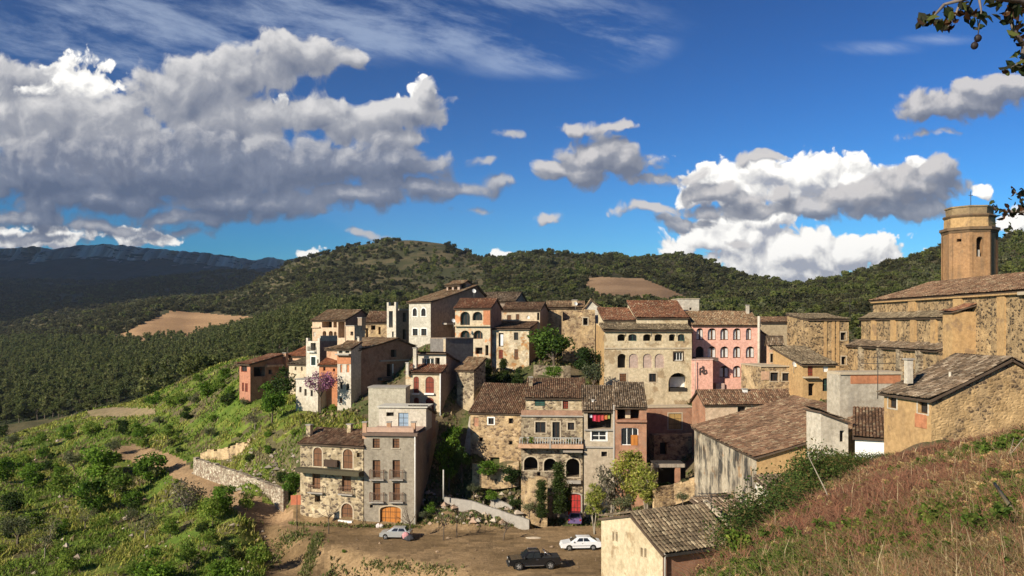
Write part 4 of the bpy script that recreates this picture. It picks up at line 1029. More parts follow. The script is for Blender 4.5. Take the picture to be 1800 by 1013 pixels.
b = Bld('laundry_house', 'narrow house with bright laundry in its open attic beside the arcaded stone house', 1078, 107, l=1026.5, Lb=11, al=4, top=722, bot=905, mat=plaster('beige_render', (.46, .39, .29), (.41, .34, .25), .2))
b.win('a', 1033, 1075, 726, 755, 'loggia', 0, 2.2); b.win('a', 1040, 1066, 758, 774.5, 'win', 0, mat=WHITEP, trim=WHITEP, bars=(1, 1)); b.win('a', 1057, 1067, 794, 803, 'dark', 0, .5, trim=STONET)
b.gable('a', 2.6).wall().roof('grey'); b.slabpx('a', 1028, 1080, 785, 787.5, -.2, 0, 'string_course', GREYST); b.slabpx('a', 1027, 1078, 754.5, 757, -.25, 0, 'sill_course', GREYST); b.pipe(1079.5, 712, 905, 106.7, .13, GREYST); b.chimney(1042, 702, 712, 109, .3, WHITEP)
LAUND = b
b = Bld('brick_terrace_house', 'red brick house with a broad white window under an open terrace', 1136.5, 106.4, l=1081.5, Lb=11, al=4, top=716, bot=905, mat=M_BRICKO)
b.win('a', 1085, 1124, 719, 738, 'loggia', 0, 2.4); b.win('a', 1092, 1122, 752, 783, 'win', .15, mat=WHITEP, bars=(2, 0)); b.win('a', 1098, 1112, 795, 806, 'dark', 0, .6)
b.gable('a', 2.6, og=.1).wall().roof('grey'); b.slabpx('a', 1081.5, 1137, 738, 742, -.35, 0, 'terrace_edge', M_BRICK); b.slabpx('a', 1109, 1121, 765, 783, .02, .1, 'orange_shutter', WOODO); b.slabpx('a', 1100, 1109, 722, 737, 1.0, 1.4, 'inner_pier', M_CREAM2)

# --- right side
b = Bld('long_barn', 'long barn with black streaked white wall and wide brown roof', 1330, 75, La=22, Lb=23, al=88, top=803, bot=872, mat=M_OCHRE, mats={'a': M_STREAK})
b.gable('a', 3.3, .5, .35, og=.35).wall().roof('brown', pitch=.27)
b.slabpx('b', 1333, 1400, 834, 838, -.25, 0, 'mossy_ledge', flat('moss', (.05, .055, .025), .95)); b.slabpx('b', 1328, 1333.5, 852, 868, -.2, 0, 'corner_stone', WHITEP)
b = Bld('near_tiled_house', 'nearest house in front with big rounded roof tiles and small double slit windows', 1165, 55, l=1057, r=1294, al=65, top=972, bot=1232, mat=M_CREAM, mats={'b': M_BRICKO}, ext=3)
s_ = b.loc('a', 1110, 905); e_ = b.loc('a', 1057, 911)
b.gable('b', s_[1] - b.zt, s_[0] / b.La, .3, e_[1], og=.15)
for (x0, x1, y0, y1) in ((1076.5, 1080, 934.5, 951.5), (1082, 1086, 935.5, 952), (1126, 1130, 963, 979), (1132.5, 1136.5, 964, 980)): b.win('a', x0, x1, y0, y1, 'shut', 0, .25)
b.win('b', 1266, 1280, 972, 986, 'fill', 0, mat=plaster('sea_green', (.40, .42, .36), (.35, .36, .30), .1))
b.wall().roof('moss', pitch=.30, row=.46); b.slabpx('b', 1258.5, 1266, 970, 990, -.06, .05, 'brick_pier', STONET); b.slab('b', .1, b.Lb, b.zt - .2, b.zt - .02, -.35, -.22, 'gutter', IRON)
b.pipe(1169, 972, 1060, 54.9, .07, GREYST)
u, _ = b.loc('b', 1294, 972)
vr = MB(); A0 = b.Q((-.3, b.Lb + .1, b.zt + .22))[0]; A1 = b.Q((s_[0], b.Lb + .1, s_[1] + .35))[0]
vr.box(A0, A1 - A0, b.b * .35, Vector((0, 0, .16))); vr.build('verge', STONET, b.root, b.org)
b = Bld('low_brown_shed', 'plain low shed with a dull brown roof behind the nearest tiled house', 1310, 59, La=5.5, r=1372, al=62, top=945, bot=1010, mat=M_RUBG)
b.mono('a+', 1.6).wall().roof('grey', pitch=.24, row=.4)
b = Bld('rough_white_shed', 'rough lime washed shed half covered by brambles', 1349, 61, La=1.6, r=1412, al=78, top=856, bot=960, mat=M_ROUGH)
b.mono('a+', .35).wall().roof('moss')
b = Bld('white_lean_house', 'small white house with a sloping top and a dark door behind the brambles', 1443, 71, La=2.5, r=1491, al=82, top=724, bot=800, mat=M_WHITE)
b.win('b', 1476, 1484.5, 757, 777, 'dark', 0, .4, name='door')
b.mono('b+', b.loc('b', 1491, 742)[1] - b.zt, .1, .3).wall().roof('grey')
b = Bld('concrete_house', 'tall blank concrete grey house with an orange brick band on top', 1476, 79, La=2.5, r=1583, al=84, top=675, bot=790, mat=M_CONC)
b.wall(); b.slab('b', 1.05, b.Lb, b.zt, b.zt + .85, -.03, 2.5, 'brick_band', M_ORANGE); b.slab('b', 0, b.Lb + .1, b.zt + .85, b.zt + 1.1, -.15, 2.5, 'coping', STONET); b.slab('b', 0, 1.05, b.zt, b.zt + .85, 0, 2.5, 'corner_block', M_CONC)
b.win('b', 1479, 1484, 662, 672)
b.open['b'] = []
b = Bld('low_red_roof_house', 'low white house with a red brown tiled roof in front of the concrete house', 1503, 70, La=6, r=1580, al=112, top=768, bot=830, mat=WHITEP)
b.mono('a+', 1.7).wall().roof('brown')
b = Bld('ochre_barn', 'ochre stone barn with a large tiled roof and two narrow windows on the right', 1637, 60, l=1554, r=1900, al=83, top=701, bot=800, mat=M_OCHRE, mats={'b': M_RUBB})
b.gable('a', 2.75, .52, .4, og=.3)
b.win('a', 1562, 1576, 697, 717.5, 'win', 0, .25, trim=M_WHITE); b.win('a', 1614, 1631, 704, 727, 'win', 0, .3, trim=M_WHITE)
b.wall().roof('grey', pitch=.27); b.slabpx('a', 1609, 1629, 728, 752, -.05, 0, 'brick_patch', M_ORANGE)
b.chimney(1597, 630, 660, 64, .45, M_WHITE); b.pipe(1670, 654, 680, 62.5, .1, M_WHITE, 'vent_pipe')

# between the pink house and the church
b = Bld('beige_block_house', 'blank beige rectangular house right of the pink house', 1338, 150, La=6, r=1426, al=85, top=567, bot=640, mat=plaster('beige_plain', (.46, .37, .24), (.42, .34, .22), .15))
b.mono('a+', .9).wall().roof('brown'); b.chimney(1420, 555, 568, 151, .5, WHITEP)
b = Bld('tiny_tower_house', 'very narrow salmon house with a little pointed roof right of the pink house', 1351.5, 127, l=1347.5, r=1375, al=84, top=601.5, bot=645, mat=M_TERRAW)
b.win('b', 1354, 1363, 603.5, 614, 'dark', 0, .5, trim=STONET); b.win('b', 1354, 1363, 622, 637, 'win', 0, .3, trim=STONET)
b.gable('b', .8).wall().roof('grey')
b = Bld('gap_shade_block', 'dark block standing for the shade in the gap right of the pink house', 1337, 140, La=4, r=1352, al=84, top=582, bot=690, mat=M_DARKST)  # added block whose dark wall paints the shade of the gap
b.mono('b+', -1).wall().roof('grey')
b = Bld('rubble_terrace_house', 'rubble terrace house with two dark windows below the tiny tower house', 1338, 121, La=8, r=1421, al=85, top=645, bot=712, mat=M_RUBO)
b.win('b', 1354, 1368, 655, 670, 'win', 0, .3, trim=STONET); b.win('b', 1375, 1387.5, 656, 670, 'win', 0, .3, trim=STONET); b.win('b', 1390, 1398, 656, 668, 'dark', 0, .4); b.wall()
b.slab('b', -.1, b.Lb + .1, b.zt, b.zt + .15, -.2, 8, 'coping', STONET); b.slabpx('b', 1338, 1352, 653, 668, -.1, 0, 'peach_panel', M_TERRAW)
b = Bld('mossy_roof_house', 'ochre house with a red door and a broad mossy roof before the church', 1411, 117, La=10, r=1469, al=84, top=641, bot=700, mat=M_OCHRE)
b.win('b', 1420, 1429, 643, 661, 'shut', 0, mat=WOODR); b.win('b', 1447, 1456, 644, 654, 'fill', 0, mat=WHITEP); b.win('b', 1446, 1457.5, 665, 688, 'win', .3, .3, mat=GREENW, bars=(1, 1)); b.win('b', 1421, 1432, 674, 696, 'dark', 0, .8)
b.slabpx('b', 1411, 1436, 662, 664.5, -.7, 0, 'balcony', STONET)
b.mono('a+', 2.1, .4, .3).wall().roof('moss')
b = Bld('quoined_house', 'ochre house with two small windows joined to the church', 1421, 131, La=8, r=1492, al=85, top=562, bot=700, mat=M_CHURCH)
b.win('b', 1477.5, 1487, 584.5, 598, 'dark', 0, .5, trim=STONET); b.win('b', 1479, 1487, 627, 641, 'dark', 0, .5, trim=STONET)
b.mono('a+', .9).wall().roof('moss')
for x0 in (1448, 1462, 1470): b.slabpx('b', x0, x0 + 5, 564, 690, -.12, 0, 'quoin', M_OCHRE)

# --- church
b = Bld('church', 'large rubble stone church nave with buttresses and long sloping tiled roof', 0, 0, C=(55, 76), La=54, Lb=12, al=90, zt=3.7, zb=-9, mat=M_CHURCH, cat='church', ext=6)
zr = b.zt + 2.4
b.gable('a', 2.4, .5, .5, og=.2); b.prof['d'] = [(0, b.zt), (b.Lb, b.zt)]
q0 = b.Q((-.3, -.5, b.zt + .1), (b.La + .3, -.5, b.zt + .1), (b.La - 6, 6, zr + .2), (-.3, 6, zr + .2))
q1 = b.Q((b.La + .3, 12.4, b.zt + .1), (-.3, 12.4, b.zt + .1), (-.3, 6, zr + .2), (b.La - 6, 6, zr + .2))
q2 = b.Q((b.La + .3, -.5, b.zt + .1), (b.La + .3, 12.4, b.zt + .1), (b.La - 6, 6.05, zr + .2), (b.La - 6, 5.95, zr + .2))
b.rq = [q0, q1, q2]
b.wall(); b.roof('brown', pitch=.34, row=.5)
def cbox(x0, x1, y0, y1, z0, z1, name, mat):
    mb = MB(); mb.box((x0, y0, z0), (x1 - x0, 0, 0), (0, y1 - y0, 0), (0, 0, z1 - z0)); return mb.build(name, mat, b.root, b.org)
def lean(x0, x1, y0, y1, z0, z1, name, pal='moss'):
    return roof_mesh(name, [((x0, y1, z0), (x0, y0, z0), (x1, y0, z1), (x1, y1, z1))], b.root, pal, b.org, pitch=.3, row=.4)
cbox(54.45, 55, 76, 92, b.zt - .45, b.zt - .1, 'cornice', STONET)
cbox(54.6, 55, 92, 130, b.zt - .35, b.zt - .1, 'cornice', M_OCHRE)
cbox(53.6, 55, 104, 131, -14, .9, 'chapel_wall', M_CHURCH); lean(53.2, 55, 103.8, 131.2, 1.0, 1.9, 'chapel_roof')
cbox(51.8, 53.6, 103.6, 132, -14, -3.1, 'aisle_wall', M_CHURCH); lean(51.3, 53.6, 103.5, 132.3, -3.05, -2.2, 'aisle_roof', 'grey')
for y in (107.5, 113, 119, 125.5): 
    cbox(53.3, 53.6, y, y + 1.3, -3, .7, 'buttress', M_OCHRE); cbox(51.35, 51.8, y, y + 1.2, -14, -3.2, 'buttress', M_RUBG)
cbox(52.2, 55, 101.2, 103.4, -14, 1.6, 'corner_buttress', M_OCHRE)
roof_mesh('buttress_roof', [((51.9, 103.7, 1.7), (51.9, 100.9, 1.7), (55, 100.9, 2.6), (55, 103.7, 2.6))], b.root, 'red', b.org, pitch=.3)
for y in (95, 87.5): cbox(54.8, 55, y, y + 1.5, -14, b.zt - .5, 'pilaster', M_OCHRE)
cbox(54.75, 55, 104, 106, 1.9, b.zt - .4, 'pilaster', M_OCHRE); cbox(54.75, 55, 116, 118, 1.9, b.zt - .4, 'pilaster', M_OCHRE)
CHURCH = b
# bell tower
TC = Vector((67, 125, 0)); tw = empty('bell_tower', (67, 125, 0), 'octagonal ochre stone bell tower with a stepped top behind the church roof', 'tower')
def ring(Rr, z): return [Vector((TC.x + Rr * math.cos(R(-118 + 45 * k)), TC.y + Rr * math.sin(R(-118 + 45 * k)), z)) for k in range(8)]
def oct_(mb, r0, r1, z0, z1, m=0, cap=True):
    A = ring(r0, z0); B = ring(r1, z1)
    for k in range(8): mb.face([A[k], A[(k + 1) % 8], B[(k + 1) % 8], B[k]], m)
    if cap: mb.face(B, m); mb.face(list(reversed(A)), m)
mb = MB(); Rt = 3.6; A = ring(Rt, -6); B = ring(Rt, 14.0)
wz0, wz1 = (HY - 452) / F * 122.5, (HY - 417) / F * 122.5
for k in range(8):
    if k in (0, 7, 2):          # openings in the faces turned to us
        p, q = A[k], A[(k + 1) % 8]; d = (q - p); Lk = d.length; d = d / Lk; n_ = Vector((-d.y, d.x, 0))
        t0, t1 = (.34, .68) if k == 0 else (.36, .6)
        W0, W1 = wz0, wz1
        if k == 7: W0, W1 = (HY - 424) / F * 122, (HY - 419) / F * 122
        P_ = lambda t, z, i=0.0: Vector((p.x, p.y, 0)) + d * (t * Lk) + n_ * i + Vector((0, 0, z))
        for (a0, a1, c0, c1) in ((0, t0, -6, 14), (t1, 1, -6, 14), (t0, t1, -6, W0), (t0, t1, W1, 14)): mb.face([P_(a0, c0), P_(a1, c0), P_(a1, c1), P_(a0, c1)])
        o_ = MB(); dp = 1.1
        hh = (t1 - t0) * Lk / 2 if k != 7 else 0
        loop = [(t0, W0), (t1, W0), (t1, W1), (t0, W1)]
        for i in range(4):
            (ta, za), (tb, zb2) = loop[i], loop[(i + 1) % 4]; o_.face([P_(ta, za), P_(tb, zb2), P_(tb, zb2, dp), P_(ta, za, dp)], 0)
        o_.face([P_(*c, dp) for c in loop], 1)
        if k != 7:            # spandrels of the round head
            N = 8; tm = (t0 + t1) / 2
            for i in range(N):
                a0, a1 = math.pi * i / N, math.pi * (i + 1) / N
                f_ = lambda a: (tm + (t1 - t0) / 2 * math.cos(a), W1 - hh + hh * math.sin(a))
                (ta, za), (tb, zb2) = f_(a0), f_(a1)
                o_.face([P_(ta, za, .01), P_(ta, W1 + .01, .01), P_(tb, W1 + .01, .01), P_(tb, zb2, .01)], 0)
            o_.face([P_(tm - .05, W0, .3), P_(tm + .05, W0, .3), P_(tm + .05, W0 + 1.0, .3), P_(tm - .05, W0 + 1.0, .3)], 2)
        o_.build('belfry_opening', [M_TOWER, DARK, GREYST], tw, tw.location)
    else: mb.face([A[k], A[(k + 1) % 8], B[(k + 1) % 8], B[k]])
mb.face(B); mb.build('shaft', M_TOWER, tw, tw.location)
mb = MB(); p, q = A[0], A[1]
for k in range(8):              # corner pilasters
    a_ = ring(Rt + .10, 0)[k]; a0 = ring(Rt - .1, 0)[k]
    c_ = (ring(Rt, 0)[(k + 1) % 8] - ring(Rt, 0)[k]).normalized() * .45; e_ = (ring(Rt, 0)[k - 1] - ring(Rt, 0)[k]).normalized() * .45
    bot = [a_ + e_, a_, a_ + c_, a0]
    mb.hexa([Vector((v.x, v.y, -6)) for v in bot], [Vector((v.x, v.y, 13.3)) for v in bot])
mb.build('pilaster', M_TOWER, tw, tw.location)
mb = MB(); oct_(mb, 3.68, 3.85, 13.3, 13.7); oct_(mb, 4.0, 3.95, 13.7, 14.1); mb.build('lower_cornice', plaster('dark_cornice', (.20, .13, .07), (.15, .10, .06), .4), tw, tw.location)
mb = MB(); oct_(mb, 3.38, 3.33, 14.1, 15.55); mb.build('drum', M_OCHRE, tw, tw.location)
mb = MB(); oct_(mb, 3.4, 3.58, 15.55, 15.8); oct_(mb, 3.58, 3.4, 15.8, 16.0); mb.build('upper_cornice', MATS['dark_cornice'], tw, tw.location)
mb = MB(); oct_(mb, 3.1, 3.15, 16.0, 17.0); oct_(mb, 3.3, 3.3, 17.0, 17.2); mb.build('parapet', plaster('parapet_stone', (.33, .24, .13), (.26, .19, .11), .4), tw, tw.location)
mb = MB(); mb.tube([(67.2, 125, 17.2), (67.2, 125, 19.6)], .05, 5); mb.tube([(66.9, 125, 19.0), (67.5, 125, 19.0)], .04, 5); mb.build('lightning_rod', IRON, tw, tw.location)
# ------------------------------------------------------------------ plants
BARK = wood('bark', (.13, .10, .075), .95)
BARKP = wood('pale_bark', (.30, .26, .20), .95)
def leaf_quads(cent, size, g, flat_=0.0, long_=1.0):
    """one small quad leaf per centre, turned at random"""
    n = len(cent)
    a = g.normal(size=(n, 3)); a[:, 2] *= (1 - flat_); a /= np.linalg.norm(a, axis=1, keepdims=True)
    t = g.normal(size=(n, 3)); b = np.cross(a, t); b /= np.linalg.norm(b, axis=1, keepdims=True)
    s = (size * (.6 + .8 * g.random(n)))[:, None]
    a = a * s * long_; b = b * s * .62
    V = np.stack([cent - a * .5, cent + b * .5 + a * .08, cent + a * .5, cent - b * .5 + a * .08], 1).reshape(-1, 3)
    return V, np.arange(4 * n).reshape(n, 4)
def pick(pal, n, g, jit=.25):
    p = np.array(pal); c = p[g.integers(0, len(p), n)]
    return c * (1 - jit + 2 * jit * g.random(n))[:, None]
def crown_points(g, n, k, rx, rz, cz, shape='round', fill=.55):
    cs = []
    for i in range(k):
        if shape == 'round':
            v = g.normal(size=3); v /= np.linalg.norm(v); rr = (.35 + .65 * g.random()) ** .6
            c = np.array([v[0] * rx * rr * .72, v[1] * rx * rr * .72, cz + v[2] * rz * rr * .72])
        elif shape == 'cone':
            h = g.random() ** 1.25; ang = g.random() * 6.28; r = rx * (1 - h) ** .7 * (.35 + .5 * g.random()) * .8
            c = np.array([math.cos(ang) * r, math.sin(ang) * r, cz - rz + 2 * rz * h * .95])
        elif shape == 'column':
            h = g.random(); ang = g.random() * 6.28; r = rx * .55 * math.sin(math.pi * min(.98, .12 + .88 * h)) ** .6 * g.random()
            c = np.array([math.cos(ang) * r, math.sin(ang) * r, cz - rz + 2 * rz * h])
        elif shape == 'umbrella':
            ang = g.random() * 6.28; r = rx * math.sqrt(g.random()) * .8
            c = np.array([math.cos(ang) * r, math.sin(ang) * r, cz + rz * (.5 - .9 * (r / rx) ** 2) * (.4 + .6 * g.random())])
        cs.append(c)
    cs = np.array(cs); w = g.random(k) + .5
    idx = g.choice(k, n, p=w / w.sum())
    sr = {'round': .42, 'cone': .30, 'column': .42, 'umbrella': .36}[shape] * rx * fill / .55 * (.7 + .6 * g.random(k))
    d = g.normal(size=(n, 3)); d /= np.linalg.norm(d, axis=1, keepdims=True)
    rr = (g.random(n) ** .45)
    q = cs[idx] + d * (rr * sr[idx])[:, None] * np.array([1, 1, .8])
    tone = .80 + .4 * g.random(k)
    return q, tone[idx], cs
def trunk_mesh(g, h0, r0, cs, lean_=.1, limbs=5, multi=1):
    mb = MB()
    top = cs.mean(0)
    for m_ in range(multi):
        dx, dy = g.normal(0, lean_, 2) * (1 + (multi > 1))
        base = Vector((g.normal(0, .12) * (multi > 1), g.normal(0, .12) * (multi > 1), -.6)); fork = Vector((dx * h0, dy * h0, h0))
        mid = (base + fork) / 2 + Vector((g.normal(0, .06), g.normal(0, .06), 0)) * h0
        mb.tube([base, mid, fork], [r0, r0 * .8, r0 * .62], 6)
        for i in g.choice(len(cs), min(limbs, len(cs)), replace=False):
            c = Vector(cs[i]); m2 = fork.lerp(c, .5) + Vector((g.normal(0, .1), g.normal(0, .1), .12 * h0))
            mb.tube([fork, m2, c], [r0 * .5, r0 * .3, r0 * .08], 4)
    return mb
def make_tree(name, seed, kind):
    """returns (trunk mesh, crown mesh)"""
    g = np.random.default_rng(seed)
    K = dict(
        almond=dict(n=1600, k=16, rx=2.0, rz=1.7, cz=2.2, ls=.26, pal=[(.14, .22, .03), (.19, .27, .045), (.10, .17, .025), (.23, .27, .06)], h=1.1, r=.13),
        olive=dict(n=1300, k=13, rx=1.9, rz=1.4, cz=2.5, ls=.22, pal=[(.10, .115, .055), (.13, .145, .08), (.075, .09, .04), (.16, .165, .10)], h=1.0, r=.18),
        lush=dict(n=1900, k=15, rx=2.1, rz=2.0, cz=2.15, ls=.28, pal=[(.10, .18, .022), (.135, .225, .03), (.07, .135, .018)], h=1.2, r=.15),
        dark=dict(n=1900, k=15, rx=2.1, rz=2.0, cz=2.15, ls=.26, pal=[(.035, .06, .016), (.05, .08, .02), (.025, .045, .012)], h=1.3, r=.16),
        thin=dict(n=520, k=16, rx=2.0, rz=1.8, cz=3.2, ls=.20, pal=[(.17, .16, .09), (.12, .14, .05), (.10, .11, .06)], h=1.4, r=.11, fill=.6),
        grey=dict(n=800, k=14, rx=1.9, rz=1.2, cz=1.7, ls=.2, pal=[(.15, .13, .10), (.12, .10, .075), (.10, .10, .06)], h=.7, r=.1, fill=.62),
        pine=dict(n=620, k=12, rx=2.1, rz=3.2, cz=4.6, ls=.55, pal=[(.10, .12, .042), (.13, .145, .055), (.07, .088, .03), (.16, .165, .07)], h=2.0, r=.18, shape='cone', fill=.75),
        pineround=dict(n=620, k=10, rx=2.6, rz=2.2, cz=4.6, ls=.55, pal=[(.09, .11, .035), (.115, .13, .045), (.065, .08, .025)], h=2.8, r=.2),
        scrub=dict(n=260, k=6, rx=1.9, rz=1.3, cz=1.2, ls=.62, pal=[(.052, .055, .025), (.072, .069, .034), (.038, .040, .018)], h=.5, r=.1),
        scrubolive=dict(n=260, k=6, rx=1.8, rz=1.1, cz=1.2, ls=.6, pal=[(.11, .115, .06), (.085, .095, .045), (.14, .14, .075)], h=.5, r=.1),
        scrubgreen=dict(n=260, k=6, rx=1.9, rz=1.4, cz=1.4, ls=.6, pal=[(.105, .125, .035), (.135, .145, .05), (.08, .10, .03)], h=.5, r=.1),
        cypress=dict(n=6500, k=70, rx=1.0, rz=3.5, cz=3.5, ls=.17, fill=.75, pal=[(.035, .055, .014), (.05, .075, .02), (.025, .04, .01)], h=.6, r=.12, shape='column'),
        judas=dict(n=1300, k=16, rx=2.3, rz=2.0, cz=3.1, ls=.2, pal=[(.34, .13, .26), (.42, .20, .34), (.25, .09, .18), (.20, .12, .12)], h=1.2, r=.12, fill=.5),
        midgreen=dict(n=1900, k=15, rx=2.1, rz=2.0, cz=2.2, ls=.26, pal=[(.055, .10, .018), (.075, .125, .022), (.04, .075, .014)], h=.9, r=.15),
        spring=dict(n=3000, k=34, rx=1.9, rz=3.1, cz=3.9, ls=.22, pal=[(.24, .27, .05), (.30, .32, .07), (.17, .21, .04), (.33, .31, .12)], h=2.2, r=.12, fill=.5),
        bramble=dict(n=3600, k=22, rx=1.5, rz=.9, cz=.75, ls=.085, pal=[(.055, .09, .02), (.08, .12, .03), (.04, .065, .016), (.13, .10, .04)], h=.4, r=.03, fill=.6),
        redweed=dict(n=320, k=1, rx=.4, rz=.42, cz=.3, ls=.14, pal=[(.20, .10, .065), (.16, .09, .06), (.25, .14, .085), (.13, .075, .05)], h=.2, r=.02, fill=1.0),
        tanweed=dict(n=320, k=1, rx=.4, rz=.4, cz=.28, ls=.14, pal=[(.42, .31, .15), (.33, .22, .11), (.48, .38, .21), (.24, .16, .08)], h=.2, r=.02, fill=1.0),
        weed=dict(n=420, k=9, rx=.7, rz=.5, cz=.45, ls=.16, pal=[(.10, .16, .025), (.16, .20, .04), (.07, .12, .02)], h=.2, r=.02),
    )[kind]
    q, tone, cs = crown_points(g, K['n'], K['k'], K['rx'], K['rz'], K['cz'], K.get('shape', 'round'), K.get('fill', .55))
    q[:, 2] = np.maximum(q[:, 2], .05)
    V, Fq = leaf_quads(q, K['ls'], g, .2, 1.25)
    C = pick(K['pal'], len(q), g) * tone[:, None]
    crown = np_mesh('crown', V, Fq, LEAF, C)
    mb = trunk_mesh(g, K['h'], K['r'], cs, multi=3 if kind in ('spring', 'grey') else 1, limbs=9 if kind in ('thin', 'judas', 'grey') else 5)
    t = bpy.data.meshes.new('trunk'); t.from_pydata([tuple(v) for v in mb.v], [], mb.f); t.materials.append(BARKP if kind in ('spring', 'grey', 'thin') else BARK)
    return t, crown
PROTO = {}
for kind, cnt in (('almond', 4), ('olive', 3), ('lush', 3), ('dark', 3), ('thin', 2), ('grey', 3), ('pine', 3), ('pineround', 2), ('scrub', 3), ('scrubolive', 2), ('scrubgreen', 2), ('cypress', 2), ('judas', 1), ('midgreen', 1), ('spring', 3), ('bramble', 4), ('weed', 3), ('redweed', 2), ('tanweed', 2)):
    PROTO[kind] = [make_tree(kind, 100 + 37 * i + len(kind) * 11, kind) for i in range(cnt)]
def single(kind, i, name):
    """trunk and crown joined: far trees too small to show parts"""
    t, c = PROTO[kind][i]
    n = len(t.vertices); V = [tuple(v.co) for v in t.vertices] + [tuple(v.co) for v in c.vertices]
    Fc = [tuple(p.vertices) for p in t.polygons] + [tuple(v + n for v in p.vertices) for p in c.polygons]
    me = bpy.data.meshes.new(name); me.from_pydata(V, [], Fc); me.materials.append(BARK); me.materials.append(LEAF)
    me.polygons.foreach_set('material_index', [0] * len(t.polygons) + [1] * len(c.polygons))
    a = me.attributes.new('Col', 'FLOAT_COLOR', 'FACE'); src = c.attributes['Col'].data
    buf = np.zeros(len(src) * 4, np.float32); src.foreach_get('color', buf)
    a.data.foreach_set('color', np.concatenate([np.tile([.1, .08, .06, 1], len(t.polygons)).astype(np.float32), buf])); me.update()
    return me
def plant(name, kind, loc, h, label, group=None, cat='tree', i=None, w=1.0, rz=None):
    """a tree or bush of height h standing at loc, trunk and crown its parts"""
    i = random.randrange(len(PROTO[kind])) if i is None else i
    t, c = PROTO[kind][i]
    hh = max(v.co.z for v in c.vertices) if (kind, i) not in HH else HH[(kind, i)]; HH[(kind, i)] = hh
    s = h / hh
    r = empty(name, loc, label, cat, group, rz if rz is not None else random.uniform(0, 6.28)); r.scale = (s * w, s * w, s)
    link('trunk', t, r); link('crown', c, r)
    return r
HH = {}
def gplant(name, kind, px, pyb, D, hpx, label, **kw):
    """standing on the ground at bearing px, hpx tall as a picture height at that distance"""
    x = U(px) * D
    z = H(x, D) if pyb is None else (HY - pyb) / F * D
    return plant(name, kind, (x, D, z - .1), hpx / F * D, label, **kw)

# named trees about the village
gplant('dark_tree', 'dark', 492, 704, 139, 62, 'dark round evergreen tree left of the purple flowering tree', w=.9)
gplant('green_tree', 'lush', 478, 734, 131, 66, 'fresh green tree below the outlying red brick house', w=.75)
gplant('grey_shrub', 'grey', 448, 748, 128, 26, 'grey green shrub at the foot of the fresh green tree', cat='shrub')
gplant('judas_tree', 'judas', 563, 716, 127.5, 66, 'purple flowering tree in front of the white houses', w=.92)
gplant('broadleaf_tree', 'midgreen', 970, 648, 136, 80, 'bright green round tree between the ivy stone house and the ochre ruin', w=1.15)
gplant('dark_conifer', 'cypress', 858, 676, 129, 48, 'dark upright conifer in front of the salmon house', w=1.6)
gplant('dark_conifer', 'cypress', 885, 678, 130, 50, 'dark upright conifer just left of the white blind house wall', w=1.5)
gplant('dark_bush', 'dark', 872, 682, 127, 30, 'dark bush between the two upright conifers', cat='bush', w=1.2)
gplant('dark_bush', 'dark', 905, 680, 128, 34, 'dark bush right of the two upright conifers', cat='bush', w=1.1)
gplant('garden_shrub', 'dark', 1030, 660, 133, 52, 'dark shrub below the slit window of the ochre ruin', cat='shrub')
gplant('garden_shrub', 'olive', 1043, 690, 126, 56, 'brown green shrub on the slope left of the big cream house', cat='shrub', w=.7)
gplant('garden_shrub', 'lush', 975, 664, 127, 22, 'low bright shrub behind the balustraded house roof', cat='shrub', w=1.6)
gplant('cypress', 'cypress', 982, 900, 101.8, 92, 'tall green cypress in front of the arcaded stone house', w=1.5, i=0)
gplant('cypress', 'cypress', 952, 908, 101.2, 68, 'shorter darker cypress left of the tall cypress', w=1.7, i=0)
gplant('ivy_bush', 'dark', 995, 905, 103.2, 60, 'dark ivy bush between the tall cypress and the red garage door', cat='bush', w=.4)
gplant('spring_tree', 'spring', 1108, 905, 99, 118, 'tall yellow green spring tree in front of the brick terrace house', w=1.05, i=0)
gplant('spring_tree', 'spring', 1134, 905, 97, 96, 'yellow green spring tree just right of the tallest spring tree', w=1.1, i=1)
gplant('spring_tree', 'spring', 1046, 930, 94, 84, 'yellow green sapling below the laundry house', w=.85, i=2)
gplant('bare_tree', 'grey', 1075, 905, 98, 92, 'pale leafless tree between the spring trees', w=.6)
gplant('wall_shrub', 'olive', 1095, 905, 92, 40, 'low olive shrub behind the nearest tiled house', cat='shrub', w=1.2)
gplant('gap_bush', 'lush', 795, 790, 113, 46, 'green bush in the gap right of the tall grey rendered house', cat='bush', w=.8)
gplant('gap_bush', 'lush', 789, 850, 111, 84, 'leafy tall bush beside the flank of the grey rendered house', cat='bush', w=.55)
gplant('gap_bush', 'midgreen', 812, 840, 110, 60, 'dark bush under the golden stone house corner', cat='bush', w=.6)
gplant('terrace_bush', 'lush', 858, 838, 109, 30, 'green creeper bush under the golden stone house door', cat='bush', w=1.3)
gplant('terrace_bush', 'dark', 900, 850, 108.5, 34, 'dark green bush on the terrace left of the arcades', cat='bush', w=1.2)
for i, (px, pb, D, hp, k, lb) in enumerate(((833, 872, 108, 26, 'olive', 'olive green bush on the rubble bank above the ramp wall'), (862, 880, 107, 22, 'lush', 'low green bush on the rubble bank beside the ramp'), (905, 892, 106, 24, 'dark', 'dark low bush near the lower end of the ramp'), (760, 905, 104, 24, 'lush', 'green bush at the rear corner of the grey rendered house'), (748, 915, 103, 18, 'olive', 'greyish bush beside the rubble at the grey house corner'), (930, 905, 104, 26, 'olive', 'grey bush at the foot of the shorter cypress'))):
    gplant('bank_bush', k, px, pb, D, hp, lb, cat='bush', w=1.2)
for px, pb, D, hp, k, lb in ((1210, 862, 100, 22, 'olive', 'bush below the broken rubble wall'), (1165, 872, 98, 26, 'dark', 'dark bush beside the ruined open shed'), (1200, 885, 92, 24, 'olive', 'brownish bush left of the streaked barn wall')):
    gplant('yard_bush', k, px, pb, D, hp, lb, cat='bush', w=1.3)

